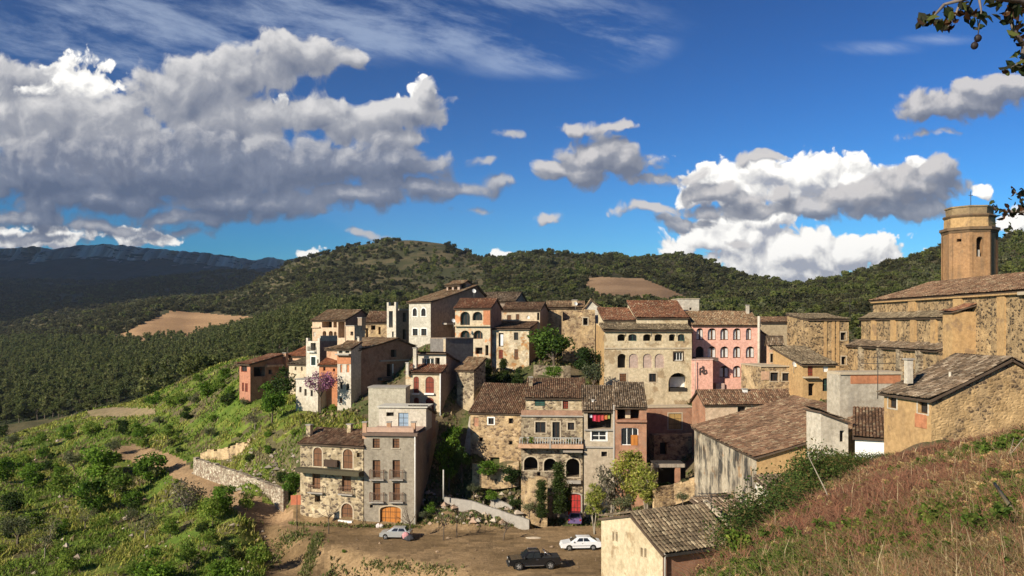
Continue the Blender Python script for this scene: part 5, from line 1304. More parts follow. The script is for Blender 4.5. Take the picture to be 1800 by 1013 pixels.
for px, D, h_, k, lb in ((655, 82.5, 2.7, 'lush', 'leafy green bush at the lower edge of the dirt bank'), (728, 83, 1.5, 'dark', 'dark bush on the lip of the dirt bank at bottom centre'), (806, 82.5, 1.3, 'almond', 'light green bush at the bottom edge beside the pickup'), (540, 88, .8, 'olive', 'small grey bush in the gully of the dirt bank'), (605, 92, .5, 'almond', 'tiny green bush on the dirt bank')):
    x = U(px) * D; plant('bank_shrub', k, (x, D, H(x, D) - .15), h_, lb, cat='bush', w=1.2)
# trees and bushes on the green slope, left
def bare(px, D, hpx, label, lean_=0.0, spread=.5):
    g = np.random.default_rng(int(px)); r = empty('young_bare_tree', on_ground(px, D), label, 'tree'); h = hpx / F * D
    mb = MB(); mb.tube([(0, 0, -.2), (lean_ * .3, 0, h * .3), (lean_, 0, h * .55)], [.08, .065, .05], 5); mb.build('trunk', BARK, r, (0, 0, 0)); cb = MB()
    for i in range(7):
        a = g.random() * 6.28; e = Vector((lean_ + math.cos(a) * h * spread * (.5 + .5 * g.random()), math.sin(a) * h * spread, h * (.75 + .28 * g.random())))
        m = Vector((lean_, 0, h * .55)).lerp(e, .5) + Vector((0, 0, -.08 * h))
        cb.tube([(lean_, 0, h * (.45 + .1 * g.random())), m, e], [.045, .032, .014], 4)
        for j in range(3):
            e2 = m.lerp(e, .3 + .3 * j) + Vector(g.normal(0, .12 * h, 3)); cb.tube([m.lerp(e, .2 * j), e2], [.022, .01], 3)
    cb.build('branches', BARK, r, (0, 0, 0)); return r
bare(578, 99, 58, 'young bare tree in front of the stone house')
bare(721, 97, 52, 'young forked bare tree in front of the orange garage door')
bare(780, 96, 52, 'young tree with a straight trunk left of the two by the ramp', .0, .3)
bare(803, 97.5, 50, 'young tree right beside the straight trunked one by the ramp', .0, .4)
bare(885, 96, 36, 'small leaning bare sapling alone on the dirt square', .3, .3)
EXPL = [(160, 905, 'lush', 62), (205, 880, 'almond', 58), (265, 850, 'lush', 60), (180, 845, 'lush', 70), (395, 905, 'lush', 60), (372, 925, 'almond', 64), (330, 905, 'grey', 70), (435, 900, 'almond', 46), (300, 945, 'almond', 40), (255, 955, 'thin', 66), (150, 935, 'thin', 60), (80, 985, 'thin', 84), (60, 935, 'almond', 50), (20, 905, 'dark', 50), (30, 960, 'olive', 60), (110, 880, 'almond', 58), (60, 860, 'lush', 46), (90, 830, 'dark', 34), (130, 830, 'olive', 40), (40, 830, 'almond', 40), (10, 850, 'lush', 50), (370, 965, 'almond', 46), (400, 985, 'dark', 40), (330, 1000, 'almond', 56), (280, 1012, 'lush', 74), (240, 1015, 'almond', 60), (395, 1030, 'lush', 60), (455, 1000, 'almond', 48), (120, 1010, 'almond', 40), (200, 800, 'olive', 30), (245, 772, 'lush', 34), (215, 765, 'dark', 30), (280, 752, 'olive', 24), (160, 770, 'almond', 36), (120, 775, 'lush', 30), (70, 790, 'almond', 36), (20, 790, 'olive', 34), (5, 770, 'dark', 26), (270, 715, 'lush', 30), (300, 720, 'almond', 30), (340, 715, 'olive', 26), (365, 700, 'lush', 34), (385, 690, 'almond', 30), (405, 700, 'lush', 26), (250, 700, 'almond', 26), (330, 740, 'dark', 22), (400, 715, 'dark', 24), (430, 715, 'olive', 22), (350, 675, 'almond', 22), (395, 668, 'lush', 24), (375, 745, 'lush', 20), (470, 770, 'lush', 16), (410, 795, 'dark', 22), (470, 800, 'lush', 20), (440, 815, 'dark', 18), (495, 855, 'dark', 26), (515, 868, 'lush', 40), (420, 770, 'almond', 14), (318, 655 + 60, 'almond', 30)]
def ray_ground(px, py, d0=60, d1=330, n=600):
    """distance at which the sight line meets the ground, first hit"""
    D = np.linspace(d0, d1, n); w = (py - HY) / F
    z = height(U(px) * D, D); k = np.where(-w * D <= z)[0]
    return float(D[k[0]]) if len(k) else None
def zone(px, py):
    if py > 975: return 'near the bottom edge of the green slope'
    if py > 890: return 'on the lower green slope below the dirt track'
    if px > 330 and py > 780: return 'close to the long stone wall'
    if py > 815: return 'beside and below the bend of the dirt track'
    if py > 755: return 'on the green slope above the dirt track'
    if px > 330: return 'below the outlying red brick house'
    return 'at the upper slope edge by the pine wood'
KIND_W = {'lush': 'leafy deep green', 'almond': 'light green', 'olive': 'grey green olive', 'dark': 'dark evergreen', 'thin': 'thin sparsely leaved', 'grey': 'leafless grey', 'scrubgreen': 'dense mid green'}
for px, py, k, hp in EXPL:
    D = ray_ground(px, min(py, 1011)) or 150
    if py > 1011: D *= .96
    x = U(px) * D
    plant('slope_tree' if k != 'dark' else 'evergreen_bush', k, (x, D, H(x, D) - .15), hp / F * D * (random.uniform(.8, 1.1) if D < 160 else .95), '%s tree %s' % (KIND_W[k], zone(px, py)), group='%s trees %s' % (KIND_W[k], zone(px, py)), w=random.uniform(.85, 1.15))
g = np.random.default_rng(5)
n_ = 0
while n_ < 48:
    px = g.uniform(-60, 640); py = g.uniform(690, 1030)
    if not inpoly(np.array([px]), np.array([py]), GREENS)[0] or inpoly(np.array([px]), np.array([py]), PATH)[0]: continue
    D = ray_ground(px, py, 60, 300)
    if D is None or D < 70: continue
    x = U(px) * D
    if polydist(np.array([x]), np.array([D]), PLAZA)[0] < 6: continue
    if px > 330 and py > 800 and py < 900: continue
    if px > 420 and g.random() < .75: continue
    k = str(g.choice(['almond', 'lush', 'olive', 'dark', 'almond', 'scrubgreen']))
    hh = g.uniform(.9, 2.9) if k != 'dark' else g.uniform(.8, 2.0)
    if px > 420 or py > 1000: hh *= .55
    plant('slope_bush', k, (x, D, H(x, D) - .1), hh, '%s low bush %s' % (KIND_W[k], zone(px, py)), group='%s low bushes %s' % (KIND_W[k], zone(px, py)), cat='bush')
    n_ += 1

# far woods: single-mesh pines near enough to tell apart, the rest as masses
def scatter(name, pts, scale, idx, sources, seed=0):
    me = bpy.data.meshes.new(name); me.from_pydata([tuple(p) for p in pts], [], [])
    a = me.attributes.new('scl', 'FLOAT', 'POINT'); a.data.foreach_set('value', np.asarray(scale, np.float32))
    a = me.attributes.new('pickn', 'INT', 'POINT'); a.data.foreach_set('value', np.asarray(idx, np.int32))
    a = me.attributes.new('rotz', 'FLOAT', 'POINT'); a.data.foreach_set('value', np.random.default_rng(seed).uniform(0, 6.28, len(pts)).astype(np.float32))
    ob = bpy.data.objects.new(name, me); col.objects.link(ob); ob['kind'] = 'stuff'
    ng = bpy.data.node_groups.new(name, 'GeometryNodeTree')
    ng.interface.new_socket('Geometry', in_out='INPUT', socket_type='NodeSocketGeometry'); ng.interface.new_socket('Geometry', in_out='OUTPUT', socket_type='NodeSocketGeometry')
    gi = ng.nodes.new('NodeGroupInput'); go = ng.nodes.new('NodeGroupOutput'); ip = ng.nodes.new('GeometryNodeInstanceOnPoints'); ip.inputs['Pick Instance'].default_value = True
    jo = ng.nodes.new('GeometryNodeJoinGeometry')
    for s in reversed(sources):      # a join lists its inputs last to first
        o = ng.nodes.new('GeometryNodeObjectInfo'); o.inputs['Object'].default_value = s; o.inputs['As Instance'].default_value = True; o.transform_space = 'ORIGINAL'; ng.links.new(o.outputs['Geometry'], jo.inputs[0])
    def at(nm, t):
        n = ng.nodes.new('GeometryNodeInputNamedAttribute'); n.data_type = t; n.inputs['Name'].default_value = nm; return n.outputs['Attribute']
    ng.links.new(gi.outputs[0], ip.inputs['Points']); ng.links.new(jo.outputs[0], ip.inputs['Instance']); ng.links.new(at('pickn', 'INT'), ip.inputs['Instance Index'])
    cx = ng.nodes.new('ShaderNodeCombineXYZ'); ng.links.new(at('rotz', 'FLOAT'), cx.inputs[2]); ng.links.new(cx.outputs[0], ip.inputs['Rotation']); ng.links.new(at('scl', 'FLOAT'), ip.inputs['Scale'])
    ng.links.new(ip.outputs[0], go.inputs[0])
    md = ob.modifiers.new('scatter', 'NODES'); md.node_group = ng
    return ob
def sample(n, px0, px1, d0, d1, seed, poly=None, notpoly=(), dens=None, topx=10):
    g = np.random.default_rng(seed); px = g.uniform(px0, px1, n); D = np.exp(g.uniform(math.log(d0), math.log(d1), n))
    x = U(px) * D; z = height(x, D); py = HY - F * z / D
    k = visible(x, D, z + 7 * D / 1000 + 4)
    if poly is not None: k &= inpoly(px, py, poly)
    for q in notpoly: k &= ~inpoly(px, py, q)
    if dens is not None: k &= g.random(n) < dens(x, D, px, py)
    return np.stack([x, D, z], -1)[k], px[k], py[k]
g = np.random.default_rng(11)
PM = [single('pine', i, 'pine_tree') for i in range(3)] + [single('pineround', i, 'pine_tree') for i in range(2)]
pts, _, _ = sample(18000, -330, 680, 236, 1150, 3, FOREST, (FIELD1, BARE1))
order = np.argsort(pts[:, 1]); pts = pts[order]
keep = []; cell = {}
for i, p in enumerate(pts):                      # keep crowns a few metres apart
    kx, ky = int(p[0] // 5.2), int(p[1] // 6.5)
    if (kx, ky) in cell: continue
    cell[(kx, ky)] = 1; keep.append(i)
pts = pts[keep]
near = []; rest = []
for p in pts:
    pxx = CX + F * p[0] / p[1]
    (near if len(near) < 300 and -5 < pxx < 640 else rest).append(p)
SRC = []
for i, p in enumerate(near):
    o = link('pine_tree', PM[i % 5]); o.location = (p[0], p[1], p[2] - .3); s = g.uniform(.8, 1.6); o.scale = (s * 1.15, s * 1.15, s * g.uniform(.8, 1.1)); o.rotation_euler = (0, 0, g.uniform(0, 6.28))
    pq = CX + F * p[0] / p[1]; zn = 'just beyond the upper green slope' if p[1] < 360 and pq < 200 else ('at the left end of the valley wood' if pq < 130 else ('in the valley wood below the bare tan field' if pq < 330 else 'in the wood just left of the village')); tag(o, 'green pine standing %s' % zn, 'pine tree', 'pines %s' % zn)
    if i < 5: SRC.append(o)
rest = np.array(rest)
scatter('pine_wood', rest - [0, 0, .3], g.uniform(.85, 1.65, len(rest)), g.integers(0, 5, len(rest)), SRC, 1)
# scrub on the hills
SB = []
for i, (k, j, px, D) in enumerate((('scrub', 0, 610, 620), ('scrub', 1, 560, 700), ('scrub', 2, 1250, 560), ('scrubolive', 0, 430, 960), ('scrubolive', 1, 470, 930), ('scrubgreen', 0, 650, 640), ('scrubgreen', 1, 900, 620))):
    o = link('hill_shrub', single(k, j, 'hill_shrub')); o.location = on_ground(px, D); tag(o, ['dark shrub on the wooded hillside', 'dark shrub on the wooded hillside', 'dark shrub on the wooded hillside', 'grey green shrub above the bare tan field', 'grey green shrub above the bare tan field', 'brighter green shrub on the hillside', 'brighter green shrub on the hillside'][i], 'shrub', ['dark hill shrubs', 'dark hill shrubs', 'dark hill shrubs', 'grey hill shrubs', 'grey hill shrubs', 'green hill shrubs', 'green hill shrubs'][i]); s = D / 420; o.scale = (s, s, s); SB.append(o)
NP = (FIELD1, FIELD2, BARE1, FOREST)
def hd(x, D, px, py): return (.30 + .45 * (px > 850)) + .75 * smooth(.40, .58, fbm(x / 60, D / 70, 4, 2))
def hillmass(name, n, px0, px1, d0, d1, seed, prob, smin, smax, dens=hd, src=SB, notp=NP):
    p, px, py = sample(n, px0, px1, d0, d1, seed, None, notp, dens)
    gg = np.random.default_rng(seed + 1)
    scatter(name, p - [0, 0, .3], gg.uniform(smin, smax, len(p)) ** 1.3 * (.55 + p[:, 1] / 2200) * (.45 + 1.15 * fbm(p[:, 0] / 45, p[:, 1] / 60, 3, 19)), np.where(fbm(p[:, 0] / 55, p[:, 1] / 70, 3, 57) + gg.normal(0, .07, len(p)) > .56, gg.choice([3, 4, 5, 6], len(p), p=[.25, .25, .3, .2]), gg.choice(len(src), len(p), p=prob)), src, seed)
PR = np.array([.2, .2, .2, .07, .07, .14, .12]); PR /= PR.sum()
hillmass('hillside_scrub', 16000, 480, 1880, 330, 1250, 21, PR, .8, 1.7)
hillmass('village_edge_scrub', 900, 640, 1880, 180, 330, 29, PR, .9, 1.8)
hillmass('hillside_oaks', 2600, 480, 1880, 330, 1300, 22, np.array([.3, .3, .3, .02, .02, .04, .02]), 1.4, 2.5)
p, px, py = sample(5000, 300, 620, 700, 1300, 23, [(300, 546), (340, 515), (440, 485), (540, 470), (600, 470), (610, 540), (560, 545), (480, 558), (420, 553)])
gg = np.random.default_rng(2); rowy = np.round(p[:, 2] / 6) * 6      # olive rows follow the terraces
sel = np.abs(p[:, 2] - rowy) < 1.6
scatter('olive_terraces', p[sel] - [0, 0, .3], gg.uniform(.9, 1.5, sel.sum()), gg.choice([3, 4, 5], sel.sum(), p=[.45, .4, .15]), SB, 5)
p, px, py = sample(15000, -330, 700, 850, 4800, 24, None, (FIELD1, FIELD2, BARE1, FOREST), lambda x, D, px, py: .25 + .9 * smooth(.35, .6, fbm(x / 160, D / 160, 4, 2)) * (px < 560))
scatter('valley_woods', p - [0, 0, .5], gg.uniform(1.2, 2.6, len(p)) * (.5 + p[:, 1] / 1500), gg.choice(7, len(p), p=[.28, .28, .28, .05, .05, .03, .03]), SB, 6)
# ------------------------------------------------------------------ walls, vehicles, street things
def drystone(name, pts, h, thick, mat, label, cat='wall', jag=.25, seed=1):
    """a wall along ground points; ragged top"""
    g = np.random.default_rng(seed); P_ = [Vector(p) for p in pts]
    r = None; mb = MB(); L_ = []
    for i in range(len(P_) - 1):
        n = max(2, int((P_[i + 1] - P_[i]).length / .7))
        for j in range(n): L_.append(P_[i].lerp(P_[i + 1], j / n))
    L_.append(P_[-1])
    hs = [(h if not isinstance(h, (list, tuple)) else float(np.interp(i / (len(L_) - 1), np.linspace(0, 1, len(h)), h))) + g.normal(0, jag * .5) for i in range(len(L_))]
    for i in range(len(L_) - 1):
        a, b = L_[i], L_[i + 1]; d = (b - a).normalized(); nn = Vector((-d.y, d.x, 0)).normalized() * thick
        hh0, hh1 = hs[i], hs[i]
        z0, z1 = a.z, b.z
        A = [Vector((a.x, a.y, z0 - 1.5)), Vector((b.x, b.y, z1 - 1.5)), Vector((b.x, b.y, z1 - 1.5)) + nn, Vector((a.x, a.y, z0 - 1.5)) + nn]
        T = [Vector((a.x, a.y, z0 + hh0)), Vector((b.x, b.y, z1 + hh1)), Vector((b.x, b.y, z1 + hh1)) + nn, Vector((a.x, a.y, z0 + hh0)) + nn]
        mb.hexa(A, T)
    o = mb.build(name, mat, None, P_[0]); tag(o, label, cat); return o
def gp(px, py, D): return P(px, py, D)
drystone('stone_wall', [gp(340, 834, 127), gp(420, 863, 117), gp(470, 884, 111), gp(498, 895, 108)], 2.45, .7, M_DRY, 'long dry stone retaining wall beside the dirt track', jag=.1, seed=3)
drystone('ruined_wall', [gp(352, 800, 134), gp(400, 793, 131), gp(450, 783, 127), (P(535, 780, 119))], [.4, .7, 1.2, 1.8], .6, M_RUBO, 'ragged low ruined wall on the terrace above the long stone wall', jag=.3, seed=4)
drystone('ramp_wall', [gp(780, 880, 106), gp(830, 888, 105), gp(880, 905, 103), gp(930, 921, 101.6)], .45, .35, GREYST, 'pale sloping ramp wall running down to the dirt square', jag=.04, seed=5)
drystone('kerb_wall', [gp(862, 878, 108), gp(900, 898, 105.5)], .5, .3, GREYST, 'short pale stone edge above the ramp wall', jag=.05, seed=6)
drystone('garden_wall', [gp(938, 660, 131), gp(990, 662, 131), gp(1003, 662, 131.4)], 1.6, .4, M_RUBG, 'low garden wall under the bright green round tree', jag=.1, seed=7)
drystone('yard_wall', [gp(1150, 870, 96), gp(1185, 865, 97), gp(1226, 852, 97)], .9, .35, M_RUBO, 'crooked yard wall left of the streaked barn', jag=.15, seed=8)
drystone('terrace_wall', [gp(830, 835, 110.5), gp(870, 840, 110), gp(912, 835, 109.2)], [1.6, 1.0, 1.9], .5, M_RUBO, 'crumbling terrace wall below the golden stone house', jag=.35, seed=9)
drystone('arcade_wall', [gp(916, 900, 105.6), gp(940, 905, 105.4), gp(962, 908, 105.2)], [4.2, 5.0, 4.4], .5, M_RUBO, 'overgrown crumbling wall left of the cypresses', jag=.6, seed=10)
drystone('brick_boundary_wall', [gp(1350, 992, 50), gp(1300, 996, 51)], .6, .3, M_BRICKO, 'low brick wall by the nearest tiled house', jag=.02, seed=12)
# open ruined shed
r = empty('ruined_shed', P(1165, 868, 101), 'roofless open shed frame with one brick pier and a dark hollow', 'shed')
def wb(name, mat, px0, px1, y0, y1, D, dp):
    mb = MB(); a = P(px0, y1, D); b_ = P(px1, y0, D); mb.box((a.x, D, a.z), (b_.x - a.x, 0, 0), (0, dp, 0), (0, 0, b_.z - a.z)); return mb.build(name, mat, r, r.location)
wb('post', M_RUBG, 1152, 1157, 822, 872, 101, .4); wb('pier', M_BRICKO, 1187, 1196, 820, 866, 101, .5); wb('beam', wood('grey_beam', (.34, .29, .23)), 1150, 1204, 816, 822, 100.9, .35); wb('back_wall', DARK, 1150, 1205, 815, 870, 104, .3); wb('side_wall', M_RUBG, 1150, 1152, 820, 872, 101.5, 2.5)
wb('roof_boards', DARK, 1150, 1204, 816, 817.5, 101.3, 2.8)
# pole, sign, aerials
def pole(name, px, y0, y1, D, rad, mat, label, cat='pole'):
    mb = MB(); x = U(px) * D; mb.tube([(x, D, (HY - y1) / F * D - .4), (x, D, (HY - y0) / F * D)], rad, 6); o = mb.build(name, mat, None, (x, D, (HY - y1) / F * D)); return tag(o, label, cat)
pole('utility_pole', 779.5, 826, 872, 105, .09, flat('pale_pole', (.50, .48, .44), .8), 'thin pale pole standing at the top end of the ramp wall')
r = empty('sign', P(521, 930, 101), 'orange board sign on a thin dark post left of the stone house', 'sign')
mb = MB(); a = P(511, 888, 101); b_ = P(528, 871, 101); mb.box((a.x, 101, a.z), (b_.x - a.x, .2, 0), (0, .06, 0), (0, 0, b_.z - a.z)); mb.build('board', flat('orange_board', (.62, .20, .10), .6), r, r.location)
mb = MB(); x = U(521.5) * 101; mb.tube([(x, 101.15, PZ - .5), (x, 101.15, b_.z)], .05, 5); mb.build('post', IRON, r, r.location)
def aerial(px, yb, yt, D, label):
    r = empty('tv_aerial', P(px, yb, D), label, 'aerial'); h = (yb - yt) / F * D; mb = MB(); x, z = U(px) * D, (HY - yb) / F * D
    mb.tube([(x, D, z - .5), (x, D, z + h)], .035, 4); mb.build('mast', IRON, r, r.location); mb = MB()
    for k, w_ in ((1.0, .9), (.82, 1.3)):
        mb.tube([(x - w_, D, z + h * k), (x + w_, D, z + h * k)], .03, 4)
        for j in range(-3, 4): mb.tube([(x + w_ * j / 3.2, D - .3, z + h * k), (x + w_ * j / 3.2, D + .3, z + h * k)], .022, 3)
    mb.build('antenna', IRON, r, r.location)
aerial(1494, 556, 524, 132, 'thin double bar aerial on the skyline left of the church')
aerial(838, 504, 486, 156, 'tall aerial beside the roof lantern of the tallest grey building')
aerial(971, 531, 514, 152, 'aerial on the ridge of the small cream house')
aerial(1543, 690, 628, 67, 'tall dark aerial at the left end of the ochre barn roof')
aerial(1213, 527, 512, 145, 'aerial on the pale rooftop block behind the pink house')
aerial(1250, 893, 868, 60, 'small aerial on the roof edge of the nearest tiled house')
def dish(px, py, D, rr, label):
    r = empty('satellite_dish', P(px, py, D), label, 'satellite dish'); c = Vector(r.location); mb = MB(); n = 12
    ax = Vector((.35, -.85, .35)).normalized(); u = ax.orthogonal().normalized(); v = ax.cross(u)
    rim = [c + (u * math.cos(6.2832 * i / n) + v * math.sin(6.2832 * i / n)) * rr + ax * rr * .25 for i in range(n)]; mid = [c + (u * math.cos(6.2832 * i / n) + v * math.sin(6.2832 * i / n)) * rr * .55 + ax * rr * .07 for i in range(n)]
    for i in range(n): mb.face([rim[i], rim[(i + 1) % n], mid[(i + 1) % n], mid[i]], 0, True); mb.face([mid[i], mid[(i + 1) % n], c], 0, True)
    mb.build('reflector', WHITEP, r, r.location); mb = MB(); mb.tube([c, c + Vector((0, .25, -.3)), c + Vector((0, .25, -1.2))], .04, 5); mb.build('bracket', GREYST, r, r.location)
dish(833, 512, 150, .38, 'white satellite dish beside the tallest grey building')
dish(797, 564, 137, .32, 'white satellite dish at the left edge of the salmon house')
dish(1012, 534, 148, .32, 'white satellite dish on the skyline above the bright green tree')
dish(1396, 641, 119, .4, 'white satellite dish on the terrace below the tiny tower house')
# laundry in the open attic
cols = [((.32, .02, .03), 'red'), ((.38, .06, .05), 'light red'), ((.40, .13, .04), 'orange'), ((.27, .29, .08), 'lime'), ((.45, .45, .50), 'pale grey'), ((.55, .05, .10), 'crimson')]
ln_ = MB(); ya = LAUND.loc('a', 1034, 729); yb = LAUND.loc('a', 1074, 729)
ln_.tube([LAUND.pt('a', ya[0], ya[1], .35), LAUND.pt('a', yb[0], ya[1], .35)], .012, 4)
o = ln_.build('clothes_line', IRON, None, LAUND.pt('a', yb[0], ya[1], .35)); tag(o, 'thin line holding bright laundry in the open attic', 'clothes line')
for i, (x0, x1, y1, ci) in enumerate(((1036, 1041, 735, 4), (1042, 1047, 741, 5), (1047.5, 1055, 742, 0), (1055.5, 1062, 740, 1), (1062.5, 1068, 738, 2), (1068.5, 1072, 737, 3))):
    u0, z1 = LAUND.loc('a', x0, 729); u1, z0 = LAUND.loc('a', x1, y1); gg = MB(); n = 6
    for j in range(n):
        ua = u0 + (u1 - u0) * j / n; ub = u0 + (u1 - u0) * (j + 1) / n; f_ = lambda u, z, j=j: LAUND.pt('a', u, z, .33 + .05 * math.sin(u * 14))
        gg.face([f_(ua, z0), f_(ub, z0), f_(ub, z1), f_(ua, z1)])
    o = gg.build('garment', flat('cloth_%d' % ci, cols[ci][0], .9), None, LAUND.pt('a', u0, z1, .33)); md = o.modifiers.new('thick', 'SOLIDIFY'); md.thickness = .015
    tag(o, '%s garment hanging on the line in the open attic' % cols[ci][1], 'garment', 'laundry on the line')
# flower pots and plants on the balustraded terrace
for i, (px, k) in enumerate(((922, 'bramble'), (934, 'weed'), (1001, 'weed'), (1014, 'bramble'))):
    plant('potted_plant', k, P(px, 779, 107.2), .9, ['trailing dark plant at the left end of the balustraded terrace', 'small green plant near the left end of the balustraded terrace', 'small green plant right of the terrace door', 'leafy plant at the right end of the balustraded terrace'][i], cat='plant', w=.6 if k == 'weed' else .45)

# ---- vehicles
def bevel(o, w=.05, s=2):
    m = o.modifiers.new('bevel', 'BEVEL'); m.width = w; m.segments = s; m.limit_method = 'ANGLE'; m.angle_limit = R(35)
    for p in o.data.polygons: p.use_smooth = True
    m2 = o.modifiers.new('wn', 'WEIGHTED_NORMAL'); return o
def xz_extrude(mb, poly, y0, y1, m=0, taper=None):
    n = len(poly); A = [Vector((x, y0, z)) for x, z in poly]; B = [Vector((x, y1, z)) for x, z in poly]
    for i in range(n): mb.face([A[i], A[(i + 1) % n], B[(i + 1) % n], B[i]], m)
    mb.face(list(reversed(A)), m); mb.face(B, m)
def arch_(cx, r, z0, n=7): return [(cx + r * math.cos(math.pi * i / n), z0 + r * math.sin(math.pi * i / n)) for i in range(n + 1)]
def vehicle(name, label, cat, loc, rz, W, lower, cabin, glassq, wheels, wr, paint, trimm, tyrew=.22, extras=None):
    """lower: outline (x,z) of the body below the windows, nose at +x; cabin: (x0,x1 at sill, x2,x3 at roof, z sill, z roof)"""
    r = empty(name, loc, label, cat, None, rz); O = (0, 0, 0)
    mb = MB(); xz_extrude(mb, lower, -W / 2, W / 2); bevel(mb.build('body', paint, r, O), .07, 3)
    xb, xf, tb, tf, z0, z1 = cabin; w0, w1 = W / 2 - .06, W / 2 - .24
    c = [Vector((xb, -w0, z0)), Vector((xf, -w0, z0)), Vector((xf, w0, z0)), Vector((xb, w0, z0))]; t = [Vector((tb, -w1, z1)), Vector((tf, -w1, z1)), Vector((tf, w1, z1)), Vector((tb, w1, z1))]
    mb = MB(); mb.hexa(c, t); bevel(mb.build('cabin', paint, r, O), .06, 3)
    def quad(face, u0, u1, v0, v1, off=.012):
        (p, q, s_, u_) = {'l': (c[0], c[1], t[1], t[0]), 'r': (c[3], c[2], t[2], t[3]), 'f': (c[1], c[2], t[2], t[1]), 'b': (c[0], c[3], t[3], t[0])}[face]
        f_ = lambda u, v: p.lerp(q, u).lerp(u_.lerp(s_, u), v)
        pts = [f_(u0, v0), f_(u1, v0), f_(u1, v1), f_(u0, v1)]; n = (pts[1] - pts[0]).cross(pts[3] - pts[0]).normalized(); cen = (pts[0] + pts[2]) / 2
        if n.dot(cen - Vector((0, 0, cen.z - .2))) < 0: n = -n
        return [p_ + n * off for p_ in pts]
    for nm, args in glassq:
        mb = MB(); qd = quad(*args); mb.face(qd); n = (qd[1] - qd[0]).cross(qd[3] - qd[0]).normalized(); mb.build(nm, CARG, r, O)
    for x in wheels:
        for s in (-1, 1):
            mb = MB(); n = 18; y0, y1 = s * (W / 2 - tyrew), s * (W / 2 + .01)
            prof = [(wr * .58, y0), (wr * .92, y0), (wr, y0 + s * .04), (wr, y1 - s * .04), (wr * .93, y1), (wr * .62, y1)]
            ring_ = lambda rr, y: [Vector((x + rr * math.cos(6.2832 * i / n), y, wr + rr * math.sin(6.2832 * i / n))) for i in range(n)]
            R_ = [ring_(*p) for p in prof]
            for a, b2 in zip(R_, R_[1:]):
                for i in range(n): mb.face([a[i], a[(i + 1) % n], b2[(i + 1) % n], b2[i]], 0, True)
            mb.face(R_[0]); wo2 = mb.build('wheel', TYRE, r, O)
            rm = MB(); a = ring_(wr * .62, y1 - s * .02); b2 = ring_(wr * .16, y1 + s * .0)
            cc_ = ring_(wr * .62, y1 - s * .09)
            for k in range(5):
                i0 = int(k * n / 5); i1 = i0 + 2
                rm.face([a[i0 % n], a[i1 % n], b2[i1 % n], b2[i0 % n]])
            rm.face(b2); rm.face([v + Vector((0, -s * .03, 0)) for v in a], 1)
            rm.build('rim', [RIM, RIMD], wo2, O)
    for (nm, x0, x1, y0, y1, z0_, z1_, m_) in extras or []:
        for s in ((-1, 1) if y0 >= 0.01 else (1,)):
            mb = MB(); mb.box((x0, s * y0 if s > 0 else -y1, z0_), (x1 - x0, 0, 0), (0, y1 - y0, 0), (0, 0, z1_ - z0_)); bevel(mb.build(nm, m_, r, O), .015, 1)
    return r
CARG = flat('car_glass', (.02, .024, .028), .08, spec=.7, var=.02); TYRE = flat('tyre_rubber', (.025, .024, .022), .85); RIM = flat('alloy', (.50, .50, .50), .35, .6); RIMD = flat('wheel_shadow_metal', (.06, .06, .06), .6)
BLACKP = flat('black_car_paint', (.012, .012, .014), .18, spec=.6, var=.05); WHITECP = flat('white_car_paint', (.72, .73, .74), .22, spec=.5, var=.03); PLAS = flat('black_plastic', (.03, .03, .03), .6); LAMP = flat('lamp_glass', (.55, .55, .52), .15, spec=.6); REDL = flat('red_lamp', (.35, .02, .015), .2); CHROME = flat('chrome', (.55, .55, .55), .2, .9); PURP = flat('purple_car_paint', (.13, .09, .20), .25, spec=.5, var=.04)
low = [(2.55, .55), (2.55, .98), (2.35, 1.08), (1.25, 1.17), (-2.55, 1.15), (-2.58, .55), (-2.05, .45)] + list(reversed([(-1.55 + .47 * math.cos(math.pi * i / 7), .45 + .47 * math.sin(math.pi * i / 7)) for i in range(8)]))[0:] + list(reversed([(1.60 + .47 * math.cos(math.pi * i / 7), .45 + .47 * math.sin(math.pi * i / 7)) for i in range(8)])) + [(2.3, .45)]
PICK = P(938, 995, 85.2); PICK.z = PZ
pk = vehicle('pickup_truck', 'black double cab pickup with roof bars and pale wheels on the dirt square', 'pickup', PICK, R(187), 1.85, low, (-.72, 1.30, -.55, .62, 1.12, 1.78),
    [('side_window', ('l', .06, .44, .12, .86)), ('side_window', ('l', .48, .86, .12, .86)), ('side_window', ('r', .06, .44, .12, .86)), ('side_window', ('r', .48, .86, .12, .86)), ('windscreen', ('f', .08, .92, .08, .92)), ('rear_window', ('b', .1, .9, .2, .9))], (-1.55, 1.60), .40, BLACKP, PLAS,
    extras=[('headlight', 2.38, 2.57, .55, .88, .82, .98, LAMP), ('bumper', 2.5, 2.68, -.9, .9, .42, .62, PLAS), ('tail_light', -2.60, -2.52, .72, .9, .80, 1.08, REDL), ('rear_bumper', -2.78, -2.58, -.85, .85, .48, .62, CHROME), ('side_step', -.9, .95, .93, 1.02, .42, .50, CHROME), ('mirror', .98, 1.12, .93, 1.12, 1.18, 1.36, PLAS), ('roof_bar', -.4, .55, .58, .63, 1.79, 1.85, CHROME), ('bed_cover', -2.5, -.78, -.82, .82, 1.15, 1.22, PLAS), ('door_handle', -.35, -.15, .925, .95, 1.0, 1.05, CHROME)])
mb = MB()
for s in (-1, 1): mb.tube([(-.95, s * .75, 1.15), (-1.0, s * .68, 1.70), (-1.75, s * .75, 1.2)], .045, 6)
mb.tube([(-1.0, -.68, 1.70), (-1.0, .68, 1.70)], .045, 6); mb.build('sports_bar', CHROME, pk, (0, 0, 0))
